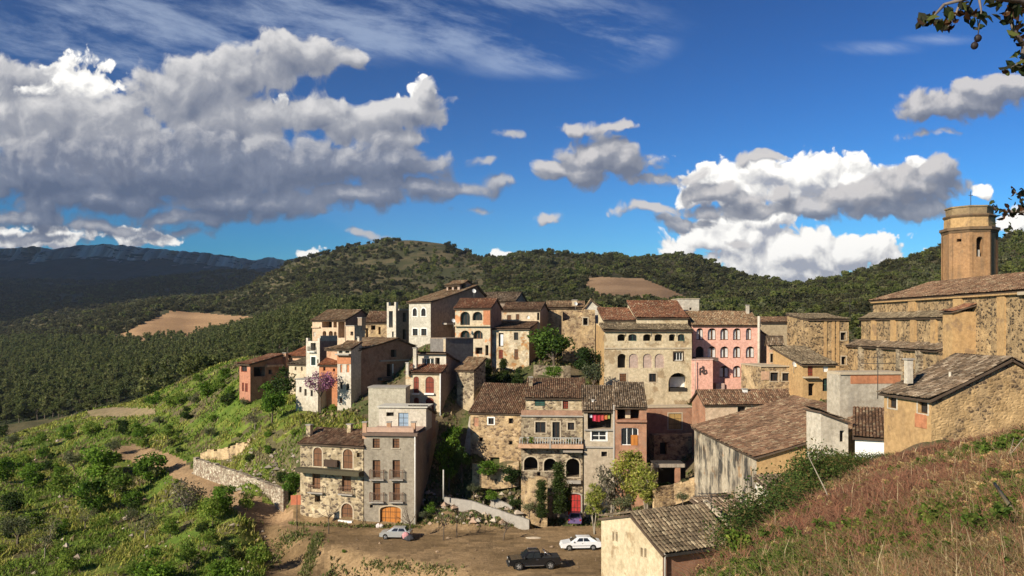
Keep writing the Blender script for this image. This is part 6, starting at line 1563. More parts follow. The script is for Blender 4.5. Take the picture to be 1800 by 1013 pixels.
low2 = [(2.12, .35), (2.14, .62), (2.0, .76), (1.15, .90), (-1.9, .94), (-2.12, .90), (-2.16, .38), (-1.75, .30)] + [(-1.28 - .36 * math.cos(math.pi * i / 7), .30 + .36 * math.sin(math.pi * i / 7)) for i in range(8)] + [(1.30 - .36 * math.cos(math.pi * i / 7), .30 + .36 * math.sin(math.pi * i / 7)) for i in range(8)] + [(1.9, .30)]
WC = P(1020, 966, 92.4); WC.z = PZ
vehicle('hatchback_car', 'white five door car with a sloping dark rear window parked beyond the pickup', 'car', WC, R(184), 1.68, low2, (-1.85, 1.18, -1.0, .42, .90, 1.38),
    [('side_window', ('l', .27, .52, .14, .84)), ('side_window', ('l', .55, .80, .14, .84)), ('side_window', ('r', .27, .52, .14, .84)), ('side_window', ('r', .55, .80, .14, .84)), ('windscreen', ('f', .08, .92, .08, .94)), ('rear_window', ('b', .1, .9, .12, .92))], (-1.28, 1.30), .30, WHITECP, PLAS, .18,
    extras=[('headlight', 1.98, 2.13, .45, .76, .58, .70, LAMP), ('bumper', 2.04, 2.2, -.8, .8, .30, .48, WHITECP), ('tail_light', -2.17, -2.06, .58, .80, .66, .84, REDL), ('rear_bumper', -2.24, -2.1, -.8, .8, .34, .52, PLAS), ('mirror', .80, .92, .84, 1.0, .92, 1.06, WHITECP), ('side_strip', -1.0, 1.0, .842, .86, .50, .55, PLAS), ('door_handle', -.2, -.05, .842, .86, .76, .80, PLAS)])
PC = P(1012, 903, 104.6); PC.z = PZ
vehicle('purple_car', 'dull purple car nosed up to the red garage door', 'car', PC, R(82), 1.66, [(x * .88, z) for x, z in low2], (-1.5, 1.0, -.9, .30, .90, 1.36), [('rear_window', ('b', .1, .9, .12, .9)), ('side_window', ('l', .2, .5, .14, .84)), ('side_window', ('l', .55, .82, .14, .84)), ('side_window', ('r', .2, .82, .14, .84)), ('windscreen', ('f', .08, .92, .08, .94))], (-1.12, 1.14), .29, PURP, PLAS, .18, extras=[('tail_light', -1.92, -1.84, .58, .78, .66, .84, REDL), ('rear_bumper', -1.98, -1.86, -.78, .78, .34, .52, PURP)])
# heap of gear beside the young forked tree
def lump(name, px, py, D, s, mat, label, cat, seed=1, zs=.8):
    g = np.random.default_rng(seed); me = bpy.data.meshes.new(name); mb = MB(); n, m = 10, 7
    vs = []
    for j in range(m + 1):
        for i in range(n):
            a = 6.2832 * i / n; b2 = math.pi * j / m; d = Vector((math.sin(b2) * math.cos(a) * s[0], math.sin(b2) * math.sin(a) * s[1], math.cos(b2) * s[2]))
            q = .8 + .4 * vnoise(np.array([i % n * .9 + j * .7]), np.array([j * .8 + seed]))[0]; vs.append(d * q)
    for j in range(m):
        for i in range(n): mb.face([vs[j * n + i], vs[(j + 1) * n + i], vs[(j + 1) * n + (i + 1) % n], vs[j * n + (i + 1) % n]], 0, True)
    p = P(px, py, D); p.z = H(p.x, p.y) + s[2] * zs; o = mb.build(name, mat, None, (0, 0, 0)); o.location = p; tag(o, label, cat); return o
SILV = flat('silver_car_paint', (.42, .43, .42), .25, .3, .5, .04)
SC_ = P(696, 949, 97); SC_.z = PZ
vehicle('small_car', 'small dusty silver car beside the young forked bare tree', 'car', SC_, R(176), 1.55, [(x * .82, z) for x, z in low2], (-1.45, .95, -1.1, .30, .88, 1.32), [('windscreen', ('f', .08, .92, .08, .94)), ('rear_window', ('b', .1, .9, .12, .9)), ('side_window', ('l', .1, .45, .14, .84)), ('side_window', ('l', .5, .8, .14, .84)), ('side_window', ('r', .1, .45, .14, .84)), ('side_window', ('r', .5, .8, .14, .84))], (-1.05, 1.07), .28, SILV, PLAS, .17, extras=[('headlight', 1.62, 1.75, .42, .7, .56, .68, LAMP), ('tail_light', -1.79, -1.70, .55, .74, .64, .82, REDL), ('bumper', 1.68, 1.82, -.72, .72, .30, .46, PLAS)])
lump('pink_bundle', 713, 941, 95.9, (.40, .30, .42), flat('pink_cloth', (.55, .27, .28), .85), 'pink bundle stacked by the rear of the silver car', 'bundle', 4, 1.35)
lump('dark_bundle', 719, 948, 95.9, (.62, .42, .36), flat('dark_tarp', (.05, .05, .055), .7), 'dark bundle on the ground behind the silver car', 'bundle', 5)
o = lump('sack', 665.5, 922, 102, (.32, .3, .3), flat('white_sack', (.62, .55, .52), .9), 'small whitish bag left of the garage door', 'bag', 6)
o = lump('sack', 670, 923, 102, (.30, .3, .26), MATS['white_sack'], 'second smaller whitish bag touching the garage jamb', 'bag', 7)
o = lump('rock', 937, 945, 97, (.9, .35, .12), flat('pale_rock', (.46, .38, .28), .95), 'flat pale stone lying on the dirt square', 'stone', 9, .3)
# loose stones
def stones(name, n, polyf, smin, smax, colr, seed, d0=60, d1=180):
    g = np.random.default_rng(seed); V = []; Fq = []; C = []; k = 0
    base = np.array([(0, 0, 1), (1, 0, 0), (0, 1, 0), (-1, 0, 0), (0, -1, 0), (0, 0, -1)], float); fc = [(0, 1, 2), (0, 2, 3), (0, 3, 4), (0, 4, 1), (5, 2, 1), (5, 3, 2), (5, 4, 3), (5, 1, 4)]
    cnt = 0
    while cnt < n:
        px, py = polyf(g); D = ray_ground(px, py, d0, d1)
        if D is None: continue
        x = U(px) * D; z = H(x, D); s = g.uniform(smin, smax) * (1 + g.random() ** 4 * 2)
        V.append(base * g.uniform(.6, 1.2, (6, 1)) * s * np.array([1, .8, .6]) @ np.array([[math.cos(s * 90), math.sin(s * 90), 0], [-math.sin(s * 90), math.cos(s * 90), 0], [0, 0, 1]]) + [x, D, z + s * .15]); Fq += [tuple(i + k for i in f) for f in fc]; k += 6
        c = np.array(colr[g.integers(len(colr))]) * g.uniform(.7, 1.2); C += [c] * 8; cnt += 1
    me = np_mesh(name, np.concatenate(V), np.array(Fq), attrmat('loose_stone', .95), np.array(C)); o = link(name, me); o['kind'] = 'stuff'; return o
SC = [(.36, .30, .24), (.42, .36, .28), (.28, .22, .17), (.40, .28, .20)]
def pb(x0, x1, y0, y1): return lambda g: (g.uniform(x0, x1), g.uniform(y0, y1))
stones('rubble_stones', 150, lambda g: (g.uniform(400, 530), g.uniform(790, 868)), .12, .30, SC, 3, 104, 140)
stones('bank_stones', 170, lambda g: (g.uniform(740, 935), g.uniform(868, 925)), .12, .35, SC, 4, 98, 125)
stones('slope_stones', 130, lambda g: (g.uniform(60, 470), g.uniform(760, 1010)), .12, .4, SC, 5, 70, 230)
stones('square_stones', 160, lambda g: (g.uniform(470, 1050), g.uniform(925, 1010)), .03, .14, [(.28, .20, .13), (.20, .14, .09)], 6, 75, 105)
# ------------------------------------------------------------------ grasses
def blades(name, x, y, z, h, w, colr, seed, lean_=.45, segs=2):
    g = np.random.default_rng(seed); n = len(x)
    ang = g.uniform(0, 6.28, n); d = np.stack([np.cos(ang), np.sin(ang), np.zeros(n)], -1); s = np.stack([-np.sin(ang + g.normal(0, .6, n)), np.cos(ang), np.zeros(n)], -1)
    ln = (lean_ * g.random(n) ** .7 * h)[:, None]; base = np.stack([x, y, z - .03], -1); up = np.array([0, 0, 1.0])
    w = w[:, None]; h_ = h[:, None]
    p0 = base; p1 = base + up * h_ * .55 + d * ln * .3; p2 = base + up * h_ * .95 + d * ln
    V = np.stack([p0 - s * w * .5, p0 + s * w * .5, p1 + s * w * .42, p1 - s * w * .42, p2 + s * w * .12, p2 - s * w * .12], 1).reshape(-1, 3)
    k = np.arange(n)[:, None] * 6
    q = np.concatenate([k + np.array([[0, 1, 2, 3]]), k + np.array([[3, 2, 4, 5]])])
    o = link(name, np_mesh(name, V, q, GRASS, np.concatenate([colr, colr * 1.08]))); o['kind'] = 'stuff'; return o
# near hillside of dry grass
g = np.random.default_rng(31)
N = 300000
px = g.uniform(1080, 1960, N); D = np.exp(g.uniform(math.log(5.0), math.log(60), N)); x = U(px) * D
zh = hill(x, D); s_ = x - np.interp(D, CREST[:, 0], CREST[:, 1])
k = (s_ > -1.5) & (zh > base_height(x, D) - .2) & (HY - F * (zh + .8) / D < 1040)
x, y, z, px, s_ = x[k], D[k], zh[k], px[k], s_[k]
py = HY - F * z / y
n1 = fbm(x * .30, y * .30, 4, 51); n2 = fbm(x * .9 + 9, y * .9, 3, 61); n3 = fbm(x * .14, y * .14 + 4, 3, 71)
band = np.clip(1 - np.abs(s_ - 1.8 - y * .06) / (1.8 + y * .06), 0, 1)          # reddish weeds follow the crest
red = g.random(len(x)) < np.clip(1.0 * band * smooth(.30, .54, n1) + .35 * (n1 > .56) + .08, 0, .85)
def gpatch(x, y): return np.max([np.exp(-(((x - a) / r) ** 2 + ((y - b) / (r * 1.3)) ** 2)) for a, b, r in ((5.2, 13, 2.6), (5.4, 11, 1.1), (13.8, 24.5, 2.6), (4.6, 18.3, 1.2), (9.5, 12.0, .9), (7.2, 21.5, 1.2))], axis=0)
gp_ = gpatch(x, y)
grn = (g.random(len(x)) < gp_ * .75) | (g.random(len(x)) < .07) if True else (g.random(len(x)) < np.clip((n3 - .57) * 7, 0, .6)) | (g.random(len(x)) < np.clip((n2 - .66) * 6, 0, .4)) | (g.random(len(x)) < .06)
tan_ = pick([(.34, .225, .11), (.42, .30, .15), (.29, .18, .09), (.25, .145, .08), (.46, .36, .20)], len(x), g)
redc = pick([(.34, .145, .085), (.28, .14, .085), (.38, .20, .115), (.23, .11, .07)], len(x), g)
grc = pick([(.15, .20, .04), (.20, .24, .06), (.10, .16, .03), (.27, .27, .09)], len(x), g)
c = np.where(red[:, None], redc, np.where(grn[:, None], grc, tan_)) * (.50 + .80 * fbm(x * 1.3, y * 1.3, 4, 91))[:, None]
h = (.07 + .24 * g.random(len(x)) ** 2.0) * (.3 + 1.4 * n2) * np.where(red, 1.25, 1.0)
h *= np.interp(y, [5, 12, 30, 60], [.8, 1, .95, .8])
w = np.maximum(.006, y * .00065) * (.7 + .9 * g.random(len(x)))
blades('dry_grass', x, y, z, h * .85, w, c, 1, 2.4)
# upright seed stems
k = g.random(len(x)) < .003
blades('seed_stems', x[k], y[k], z[k], .25 + .3 * g.random(k.sum()), np.maximum(.008, y[k] * .0006), pick([(.50, .40, .24), (.42, .30, .18), (.36, .17, .11)], k.sum(), g), 2, .35)
# tufts over the green slope and the banks
N = 190000
px = g.uniform(-60, 720, N); D = np.exp(g.uniform(math.log(72), math.log(320), N)); x = U(px) * D; z = height(x, D); py = HY - F * z / D
k = visible(x, D, z + .5) & (polydist(x, D, PLAZA) > 2.2) & inpoly(px, py, GREENS) & ~inpoly(px, py, PATH) & ~inpoly(px, py, TERR) & ~inpoly(px, py, BANK)
k &= g.random(N) < np.clip(.35 + (fbm(x / 3.1, D / 3.1, 4, 34) - .38) * 3.5, .08, 1)
x, y, z = x[k], D[k], z[k]
n3 = fbm(x / 9, y / 9, 3, 45); n4 = fbm(x / 3.5, y / 3.5, 3, 46)
gc = pick([(.12, .19, .025), (.15, .22, .032), (.10, .155, .02), (.20, .24, .045)], len(x), g)
yl = pick([(.26, .27, .045), (.22, .24, .05), (.30, .27, .08)], len(x), g); br = pick([(.24, .19, .10), (.19, .15, .08)], len(x), g)
c = np.where((n3 + .12 * g.random(len(x)) > .60)[:, None], yl, np.where((n4 + .1 * g.random(len(x)) > .66)[:, None], br, gc)) * (.7 + .6 * g.random(len(x)))[:, None]
blades('meadow_grass', x, y, z, (.18 + .55 * g.random(len(x)) ** 2) * (.6 + .9 * n4), y * .0013 * (.6 + .8 * g.random(len(x))), c, 3, 1.1)
# weeds in the gullies of the dirt bank and at the foot of the square
gy = []
for q, n_w, wd in (([(562, 938), (548, 975), (536, 1013)], 500, 5), ([(530, 935), (500, 955), (470, 1000)], 260, 9), ([(640, 1000), (720, 1002), (800, 1005)], 160, 10), ([(700, 925), (760, 915), (900, 925)], 420, 6), ([(510, 922), (640, 927), (735, 927)], 260, 2), ([(940, 915), (1000, 915), (1060, 925)], 260, 5)):
    for i in range(n_w):
        t = g.random() * (len(q) - 1); k0 = min(int(t), len(q) - 2); a_, b_ = q[k0], q[k0 + 1]; f_ = t - k0
        gy.append((a_[0] + (b_[0] - a_[0]) * f_ + g.normal(0, wd), a_[1] + (b_[1] - a_[1]) * f_ + g.normal(0, wd * .6)))
gy = np.array(gy); Dd = np.array([ray_ground(a_, min(b_, 1030), 70, 115, 140) or 0 for a_, b_ in gy]); gy = gy[Dd > 1]; Dd = Dd[Dd > 1]
xg = U(gy[:, 0]) * Dd; rep = 5; xg = np.repeat(xg, rep) + g.normal(0, .12, len(xg) * rep); Dd = np.repeat(Dd, rep) + g.normal(0, .15, len(Dd) * rep)
blades('bank_grass', xg, Dd, height(xg, Dd), .1 + .35 * g.random(len(xg)) ** 2, Dd * .0012 * (.6 + .8 * g.random(len(xg))), pick([(.13, .17, .04), (.20, .19, .07), (.26, .21, .11), (.09, .13, .03)], len(xg), g), 6, .9)
# weeds on the rough ground between the houses
N = 60000
px = g.uniform(560, 1500, N); D = np.exp(g.uniform(math.log(78), math.log(170), N)); x = U(px) * D; z = height(x, D)
k = visible(x, D, z + .5) & (polydist(x, D, PLAZA) > 1.0) & (fbm(x / 2.6, D / 2.6, 3, 12) > .45)
x, y, z = x[k], D[k], z[k]
blades('bank_weeds', x, y, z, .15 + .5 * g.random(len(x)) ** 2, y * .003 * (.6 + .8 * g.random(len(x))), pick([(.11, .13, .04), (.16, .14, .06), (.24, .18, .10), (.08, .11, .03)], len(x), g), 4, .9)

# brambles along the crest and on the slope behind it
gb = np.random.default_rng(63); nb = 0
while nb < 60:
    D = float(gb.uniform(16.5, 54)); so_ = float(gb.uniform(-1.3, .9)); x = float(np.interp(D, CREST[:, 0], CREST[:, 1])) + so_
    pxb = CX + F * x / D
    if pxb < 1312 or pxb > 1600: continue
    hb = float(gb.uniform(1.2, 2.5)) * (1.0 if so_ < 0 else .7) * (.75 if D < 22 else 1) * (.55 if D > 44 else 1) * (.85 if pxb < 1392 else 1.1)
    bz = 'above the nearest tiled house' if pxb < 1400 else ('in front of the long streaked barn' if pxb < 1480 else 'below the low red roofed house')
    plant('bramble', 'bramble', (x, D, H(x, D) - .2), hb, 'tangled bramble on the hillside crest %s' % bz, group='brambles %s' % bz, cat='shrub', w=float(gb.uniform(1.0, 1.5)) * 1.2 / max(hb, .9) ** .5)
    nb += 1
# low weeds matted among the grass
gw = np.random.default_rng(14); M = 13000
pxw = gw.uniform(1150, 1900, M); Dw = np.exp(gw.uniform(math.log(6), math.log(56), M)); xw = U(pxw) * Dw; zw = hill(xw, Dw); sw = xw - np.interp(Dw, CREST[:, 0], CREST[:, 1])
kw = (sw > -1.2) & (zw > base_height(xw, Dw) - .2); xw, Dw, zw, sw, pxw = xw[kw], Dw[kw], zw[kw], sw[kw], pxw[kw]
bw = np.clip(1 - np.abs(sw - 1.8 - Dw * .06) / (1.8 + Dw * .06), 0, 1); fw = fbm(xw * .3, Dw * .3, 3, 51); gwn = fbm(xw * .25 + 4, Dw * .25, 3, 71)
ty = np.where(gw.random(len(xw)) < np.clip(bw * .95 * smooth(.34, .56, fw) + .08, .05, .8), 1, np.where(gw.random(len(xw)) < np.clip(gpatch(xw, Dw) * .65, .012, .5), 0, 2))
WSRC = []
for j, (k_, i_, px_, D_) in enumerate((('weed', 0, 1640, 12), ('weed', 1, 1740, 9.5), ('redweed', 0, 1560, 18), ('redweed', 1, 1500, 20), ('tanweed', 0, 1600, 13), ('tanweed', 1, 1700, 14))):
    o = link('wild_weed', single(k_, i_, 'wild_weed')); x_ = U(px_) * D_; o.location = (x_, D_, float(hill(np.array([x_]), np.array([D_]))[0]) - .03); o.scale = (.5, .5, .45)
    tag(o, ['small green weed in the dry grass', 'small green weed in the dry grass', 'rusty red weed on the crest of the hillside', 'rusty red weed on the crest of the hillside', 'straw coloured weed in the dry grass', 'straw coloured weed in the dry grass'][j], 'weed', ['small green weeds', 'small green weeds', 'rusty weeds', 'rusty weeds', 'straw weeds', 'straw weeds'][j]); WSRC.append(o)
scatter('matted_weeds', np.stack([xw, Dw, zw - .04], -1), gw.uniform(.14, .36, len(xw)) * np.interp(Dw, [6, 14, 56], [.6, .85, 1.15]), ty * 2 + gw.integers(0, 2, len(xw)), WSRC, 9)
WD = [(1750, 830, 21, 26), (1785, 815, 21, 28), (1730, 805, 25, 20), (1770, 795, 25, 20), (1795, 850, 18, 26), (1655, 968, 11.5, 34), (1710, 985, 10.5, 30), (1450, 985, 15, 30), (1500, 1000, 13.5, 32), (1390, 1000, 15.5, 30), (1350, 1005, 16, 34), (1300, 1010, 16.5, 40), (1250, 1000, 17.5, 30), (1590, 1005, 11, 26)]
for px, py, D, hp in WD:
    x = U(px) * D; plant('green_weed', 'weed', (x, D, float(hill(np.array([x]), np.array([D]))[0]) - .05), hp / F * D * 1.3, 'fresh green weed clump in the dry hillside grass', group='green weeds in the dry grass', cat='plant')
# leaning cane in front of the brambles
mb = MB(); mb.tube([P(1478, 925, 22), P(1450, 860, 22.3), P(1420, 800, 23)], [.02, .018, .012], 5); o = mb.build('cane', BARKP, None, P(1478, 925, 22)); tag(o, 'long pale cane leaning over the brambles', 'cane')
mb = MB(); mb.tube([P(1810, 1010 - 75, 9.5), P(1775, 890, 10.5), P(1748, 850, 11.4)], [.034, .028, .018], 7); o = mb.build('fallen_branch', wood('mossy_bark', (.20, .17, .09)), None, P(1800, 925, 9.5)); tag(o, 'mossy dead branch lying in the grass at the right edge', 'branch')
mb = MB(); mb.tube([P(1765, 852, 19), P(1775, 800, 19), P(1800, 770, 19)], [.022, .018, .01], 5); mb.tube([P(1775, 800, 19), P(1782, 770, 19.2)], [.014, .008], 4); o = mb.build('dry_stem', BARKP, None, P(1765, 852, 19)); tag(o, 'pale dry forked stem standing among the green weeds', 'stem')

# overhanging tree at the upper right: trunk outside the picture, boughs reaching in
g = np.random.default_rng(77)
TP = Vector((7.6, 8.6, 0)); TP.z = float(hill(np.array([TP.x]), np.array([TP.y]))[0])
tr = empty('overhanging_tree', TP, 'overhanging tree with dark curled leaves and two round fruits at the upper right', 'tree')
tb = MB(); fork = TP + Vector((-.3, 0, 2.3)); tb.tube([TP + Vector((0, 0, -.4)), TP + Vector((-.1, .05, 1.2)), fork, TP + Vector((-.2, .1, 3.6)), TP + Vector((.1, 0, 5.0))], [.20, .17, .14, .10, .05], 9)
tips = []
def bough(pts, r0):
    tb.tube(pts, [r0 * (1 - .8 * i / (len(pts) - 1)) for i in range(len(pts))], 6)
def at(px, py, D): return P(px, py, D)
bough([TP + Vector((-.2, .1, 3.4)), at(1860, 30, 8.3), at(1790, 0, 8.0), at(1720, -8, 7.9), at(1660, 8, 7.8)], .06)
bough([TP + Vector((-.2, .1, 3.2)), at(1850, 90, 8.2), at(1800, 80, 8.1), at(1785, 60, 8.0), at(1770, 20, 8.0)], .05)
bough([at(1800, 80, 8.1), at(1795, 110, 8.05), at(1778, 118, 8.0)], .022)
bough([at(1720, -8, 7.9), at(1725, 20, 7.9), at(1719, 60, 7.9)], .014); bough([at(1660, 8, 7.8), at(1640, 30, 7.8), at(1622, 36, 7.8)], .016); bough([at(1690, 0, 7.85), at(1678, 30, 7.85), at(1666, 48, 7.85)], .014)
bough([fork, at(1850, 375, 9.2), at(1800, 372, 9.4), at(1765, 372, 9.5), at(1748, 365, 9.5)], .035); bough([at(1800, 372, 9.4), at(1792, 345, 9.4), at(1782, 335, 9.4)], .014)
tb.build('trunk', wood('grey_bark', (.17, .14, .12)), tr, TP)
LP = [(1640, 28, 7.8, 7), (1626, 38, 7.8, 8), (1650, 38, 7.8, 7), (1668, 20, 7.85, 7), (1680, 30, 7.85, 8), (1664, 48, 7.85, 7), (1690, 10, 7.85, 7), (1700, 4, 7.9, 5), (1724, 30, 7.9, 6), (1720, 44, 7.9, 4), (1740, 2, 7.9, 7), (1755, 4, 7.95, 7), (1772, 28, 8, 6), (1780, 40, 8, 5), (1790, 20, 8.05, 6), (1785, 60, 8, 6), (1798, 70, 8.1, 6), (1800, 45, 8.1, 7), (1790, 8, 8.1, 7), (1775, 118, 8.0, 8), (1795, 100, 8.05, 6), (1798, 116, 8.05, 7), (1820, 40, 8.2, 8), (1830, 90, 8.2, 8), (1700, 24, 7.9, 5), (1755, 28, 7.95, 3), (1800, 120, 8.05, 5)]
Q = []; sz = []
for px, py, D, n in LP:
    for i in range(n): p = P(px + g.normal(0, 6), py + g.normal(0, 6), D + g.normal(0, .12)); Q.append(p); sz.append(.085)
for px, py, D, n in [(1749, 362, 9.5, 7), (1760, 372, 9.5, 7), (1768, 372, 9.5, 7), (1778, 378, 9.4, 8), (1775, 395, 9.4, 5), (1785, 340, 9.4, 7), (1795, 338, 9.4, 7), (1798, 362, 9.4, 9), (1790, 372, 9.4, 8), (1800, 350, 9.4, 9), (1752, 385, 9.5, 3), (1772, 405, 9.4, 3)]:
    for i in range(n): p = P(px + g.normal(0, 5), py + g.normal(0, 5), D + g.normal(0, .12)); Q.append(p); sz.append(.055)
for i in range(420):                 # the rest of its crown, mostly outside the picture
    d = Vector(g.normal(0, 1, 3)); d.normalize(); p = TP + Vector((.9, .2, 4.2)) + Vector((d.x * 1.5, d.y * 1.5, d.z * 1.1)) * (g.random() ** .4)
    if CX + F * p.x / p.y > 1812: Q.append(p); sz.append(.09)
Q = np.array([tuple(q) for q in Q]); n = len(Q)
a = g.normal(size=(n, 3)); a[:, 2] -= .6; a /= np.linalg.norm(a, axis=1, keepdims=True); t = g.normal(size=(n, 3)); b = np.cross(a, t); b /= np.linalg.norm(b, axis=1, keepdims=True); nn = np.cross(a, b)
s = np.array(sz)[:, None] * g.uniform(.7, 1.3, (n, 1))
V = np.stack([Q - a * s * .6, Q - a * s * .2 + b * s * .34 + nn * s * .12, Q + a * s * .25 + b * s * .30 + nn * s * .12, Q + a * s * .65 - nn * s * .1, Q + a * s * .25 - b * s * .30 + nn * s * .12, Q - a * s * .2 - b * s * .34 + nn * s * .12], 1).reshape(-1, 3) - np.array(TP)
k = np.arange(n)[:, None] * 6; q = np.concatenate([k + np.array([[0, 1, 2, 3]]), k + np.array([[0, 3, 4, 5]])])
c = pick([(.035, .05, .02), (.06, .03, .02), (.10, .045, .02), (.03, .03, .018), (.10, .11, .03), (.05, .05, .03)], n, g)
link('crown', np_mesh('crown', V, q, LEAF, np.concatenate([c, c])), tr)
for px, py in ((1719, 67.5), (1713, 80.5)):
    mb = MB(); cen = P(px, py, 7.9); nn_ = 12; rr = .033
    vs = [cen + Vector((math.sin(math.pi * j / 8) * math.cos(6.2832 * i / nn_), math.sin(math.pi * j / 8) * math.sin(6.2832 * i / nn_), math.cos(math.pi * j / 8) * 1.08)) * rr for j in range(9) for i in range(nn_)]
    for j in range(8):
        for i in range(nn_): mb.face([vs[j * nn_ + i], vs[(j + 1) * nn_ + i], vs[(j + 1) * nn_ + (i + 1) % nn_], vs[j * nn_ + (i + 1) % nn_]], 0, True)
    mb.tube([cen + Vector((0, 0, rr * .9)), P(px + 2, py - 14, 7.9)], .004, 4)
    mb.build('fruit', flat('dark_fruit', (.02, .014, .015), .6), tr, TP)
# ------------------------------------------------------------------ camera, sun, sky
cam = bpy.data.cameras.new('camera'); co = bpy.data.objects.new('camera', cam); col.objects.link(co)
cam.lens = 30.0; cam.sensor_width = 36.0; cam.shift_y = 65.5 / 1800.0
cam.clip_start = 0.1; cam.clip_end = 40000
co.location = (0, 0, 0); co.rotation_euler = (R(90), 0, 0)
scene.camera = co
SUN_AZ, SUN_EL = 46.0, 27.0                       # sun behind the left shoulder
sd = Vector((-math.sin(R(SUN_AZ)) * math.cos(R(SUN_EL)), -math.cos(R(SUN_AZ)) * math.cos(R(SUN_EL)), math.sin(R(SUN_EL))))
sl = bpy.data.lights.new('sun', 'SUN'); so = bpy.data.objects.new('sun', sl); col.objects.link(so)
sl.energy = 4.7; sl.angle = R(0.5); sl.color = (1.0, 0.89, 0.72)
so.rotation_euler = sd.to_track_quat('Z', 'Y').to_euler(); so.location = (0, 0, 300)

w = bpy.data.worlds.new('World'); scene.world = w; w.use_nodes = True
w.cycles.sampling_method = 'MANUAL'; w.cycles.sample_map_resolution = 512
nt = w.node_tree; nt.nodes.clear()
sky = nd(nt, 'ShaderNodeTexSky', sky_type='NISHITA'); sky.sun_disc = False
sky.sun_elevation = R(SUN_EL); sky.sun_rotation = R(180 + SUN_AZ); sky.altitude = 600; sky.air_density = 1.0; sky.dust_density = 0.25; sky.ozone_density = 2.0
gam = nd(nt, 'ShaderNodeGamma'); L(nt, sky.outputs[0], gam.inputs[0]); gam.inputs[1].default_value = SKY_GAM
SKYC = mixc(nt, 1.0, gam.outputs[0], SKY_TINT, 'MULTIPLY')

geo = nd(nt, 'ShaderNodeTexCoord'); sx = nd(nt, 'ShaderNodeSeparateXYZ'); L(nt, geo.outputs['Generated'], sx.inputs[0])
def math_(op, a, b=None, c=None, clamp=False):
    n = nd(nt, 'ShaderNodeMath', operation=op, use_clamp=clamp)
    for i, v in enumerate((a, b, c)):
        if v is None: continue
        if isinstance(v, (int, float)): n.inputs[i].default_value = v
        else: L(nt, v, n.inputs[i])
    return n.outputs[0]
def vmath(op, a, b=None, c=None):
    n = nd(nt, 'ShaderNodeVectorMath', operation=op)
    for i, v in enumerate((a, b, c)):
        if v is None: continue
        if isinstance(v, (tuple, list)): n.inputs[i].default_value = v
        else: L(nt, v, n.inputs[i])
    return n.outputs['Value'] if op in ('LENGTH', 'DOT_PRODUCT') else n.outputs[0]
yc = math_('MAXIMUM', sx.outputs[1], 0.05)
cu = math_('MULTIPLY', math_('DIVIDE', sx.outputs[0], yc), 15.0)      # bearing, in tenths of the focal length
cv = math_('MULTIPLY', math_('DIVIDE', sx.outputs[2], yc), 15.0)      # elevation, same unit
front = math_('GREATER_THAN', sx.outputs[1], 0.1)
cvec = nd(nt, 'ShaderNodeCombineXYZ'); L(nt, cu, cvec.inputs[0]); L(nt, cv, cvec.inputs[1]); cvec = cvec.outputs[0]
def ntex(vec, scale, detail, rough, seed=0.0, dist=0.0, colour=False, lac=2.0):
    n = nd(nt, 'ShaderNodeTexNoise', noise_dimensions='2D'); n.inputs['Scale'].default_value = scale; n.inputs['Detail'].default_value = detail
    n.inputs['Roughness'].default_value = rough; n.inputs['Distortion'].default_value = dist; n.inputs['Lacunarity'].default_value = lac
    L(nt, vmath('ADD', vec, (seed, seed * 1.7, 0)), n.inputs['Vector'])
    return n.outputs['Color' if colour else 'Fac']
def blobfield(vec, blobs):
    acc = None
    for (px, py, rx, ry) in blobs:
        rx, ry = rx / 100, ry / 100; bx, by = (px - CX) / 100, (HY - py) / 100
        p = vmath('MULTIPLY_ADD', vec, (1 / rx, 1 / ry, 0), (-bx / rx, -by / ry, 0))
        d = math_('MULTIPLY', math_('SUBTRACT', 1.0, vmath('LENGTH', p)), min(rx, ry) ** .5)
        if acc is None: acc = d
        else:
            n = nd(nt, 'ShaderNodeMath', operation='SMOOTH_MAX'); L(nt, acc, n.inputs[0]); L(nt, d, n.inputs[1]); n.inputs[2].default_value = 0.12; acc = n.outputs[0]
    return acc
def cloud(vec, blobs, seed, amp, puff):
    wv = vmath('MULTIPLY_ADD', ntex(vec, 1.1, 3, .5, seed + 3, colour=True), (.55, .45, 0), vmath('ADD', vec, (-.275, -.225, 0)))
    h = blobfield(wv, blobs)
    n = ntex(wv, 1.25, 8, .64, seed)
    vo = nd(nt, 'ShaderNodeTexVoronoi', voronoi_dimensions='2D', feature='SMOOTH_F1'); vo.inputs['Scale'].default_value = 2.2; vo.inputs['Detail'].default_value = 3; vo.inputs['Roughness'].default_value = .5; vo.inputs['Smoothness'].default_value = .35
    L(nt, wv, vo.inputs['Vector'])
    n = math_('ADD', math_('MULTIPLY', math_('SUBTRACT', n, .5), amp), math_('MULTIPLY', math_('SUBTRACT', .42, vo.outputs['Distance']), puff))
    return math_('ADD', math_('ADD', h, n), .10), n
def sstep(v, a, b):
    n = nd(nt, 'ShaderNodeMapRange', interpolation_type='SMOOTHSTEP'); L(nt, v, n.inputs[0]); n.inputs[1].default_value = a; n.inputs[2].default_value = b
    return n.outputs[0]
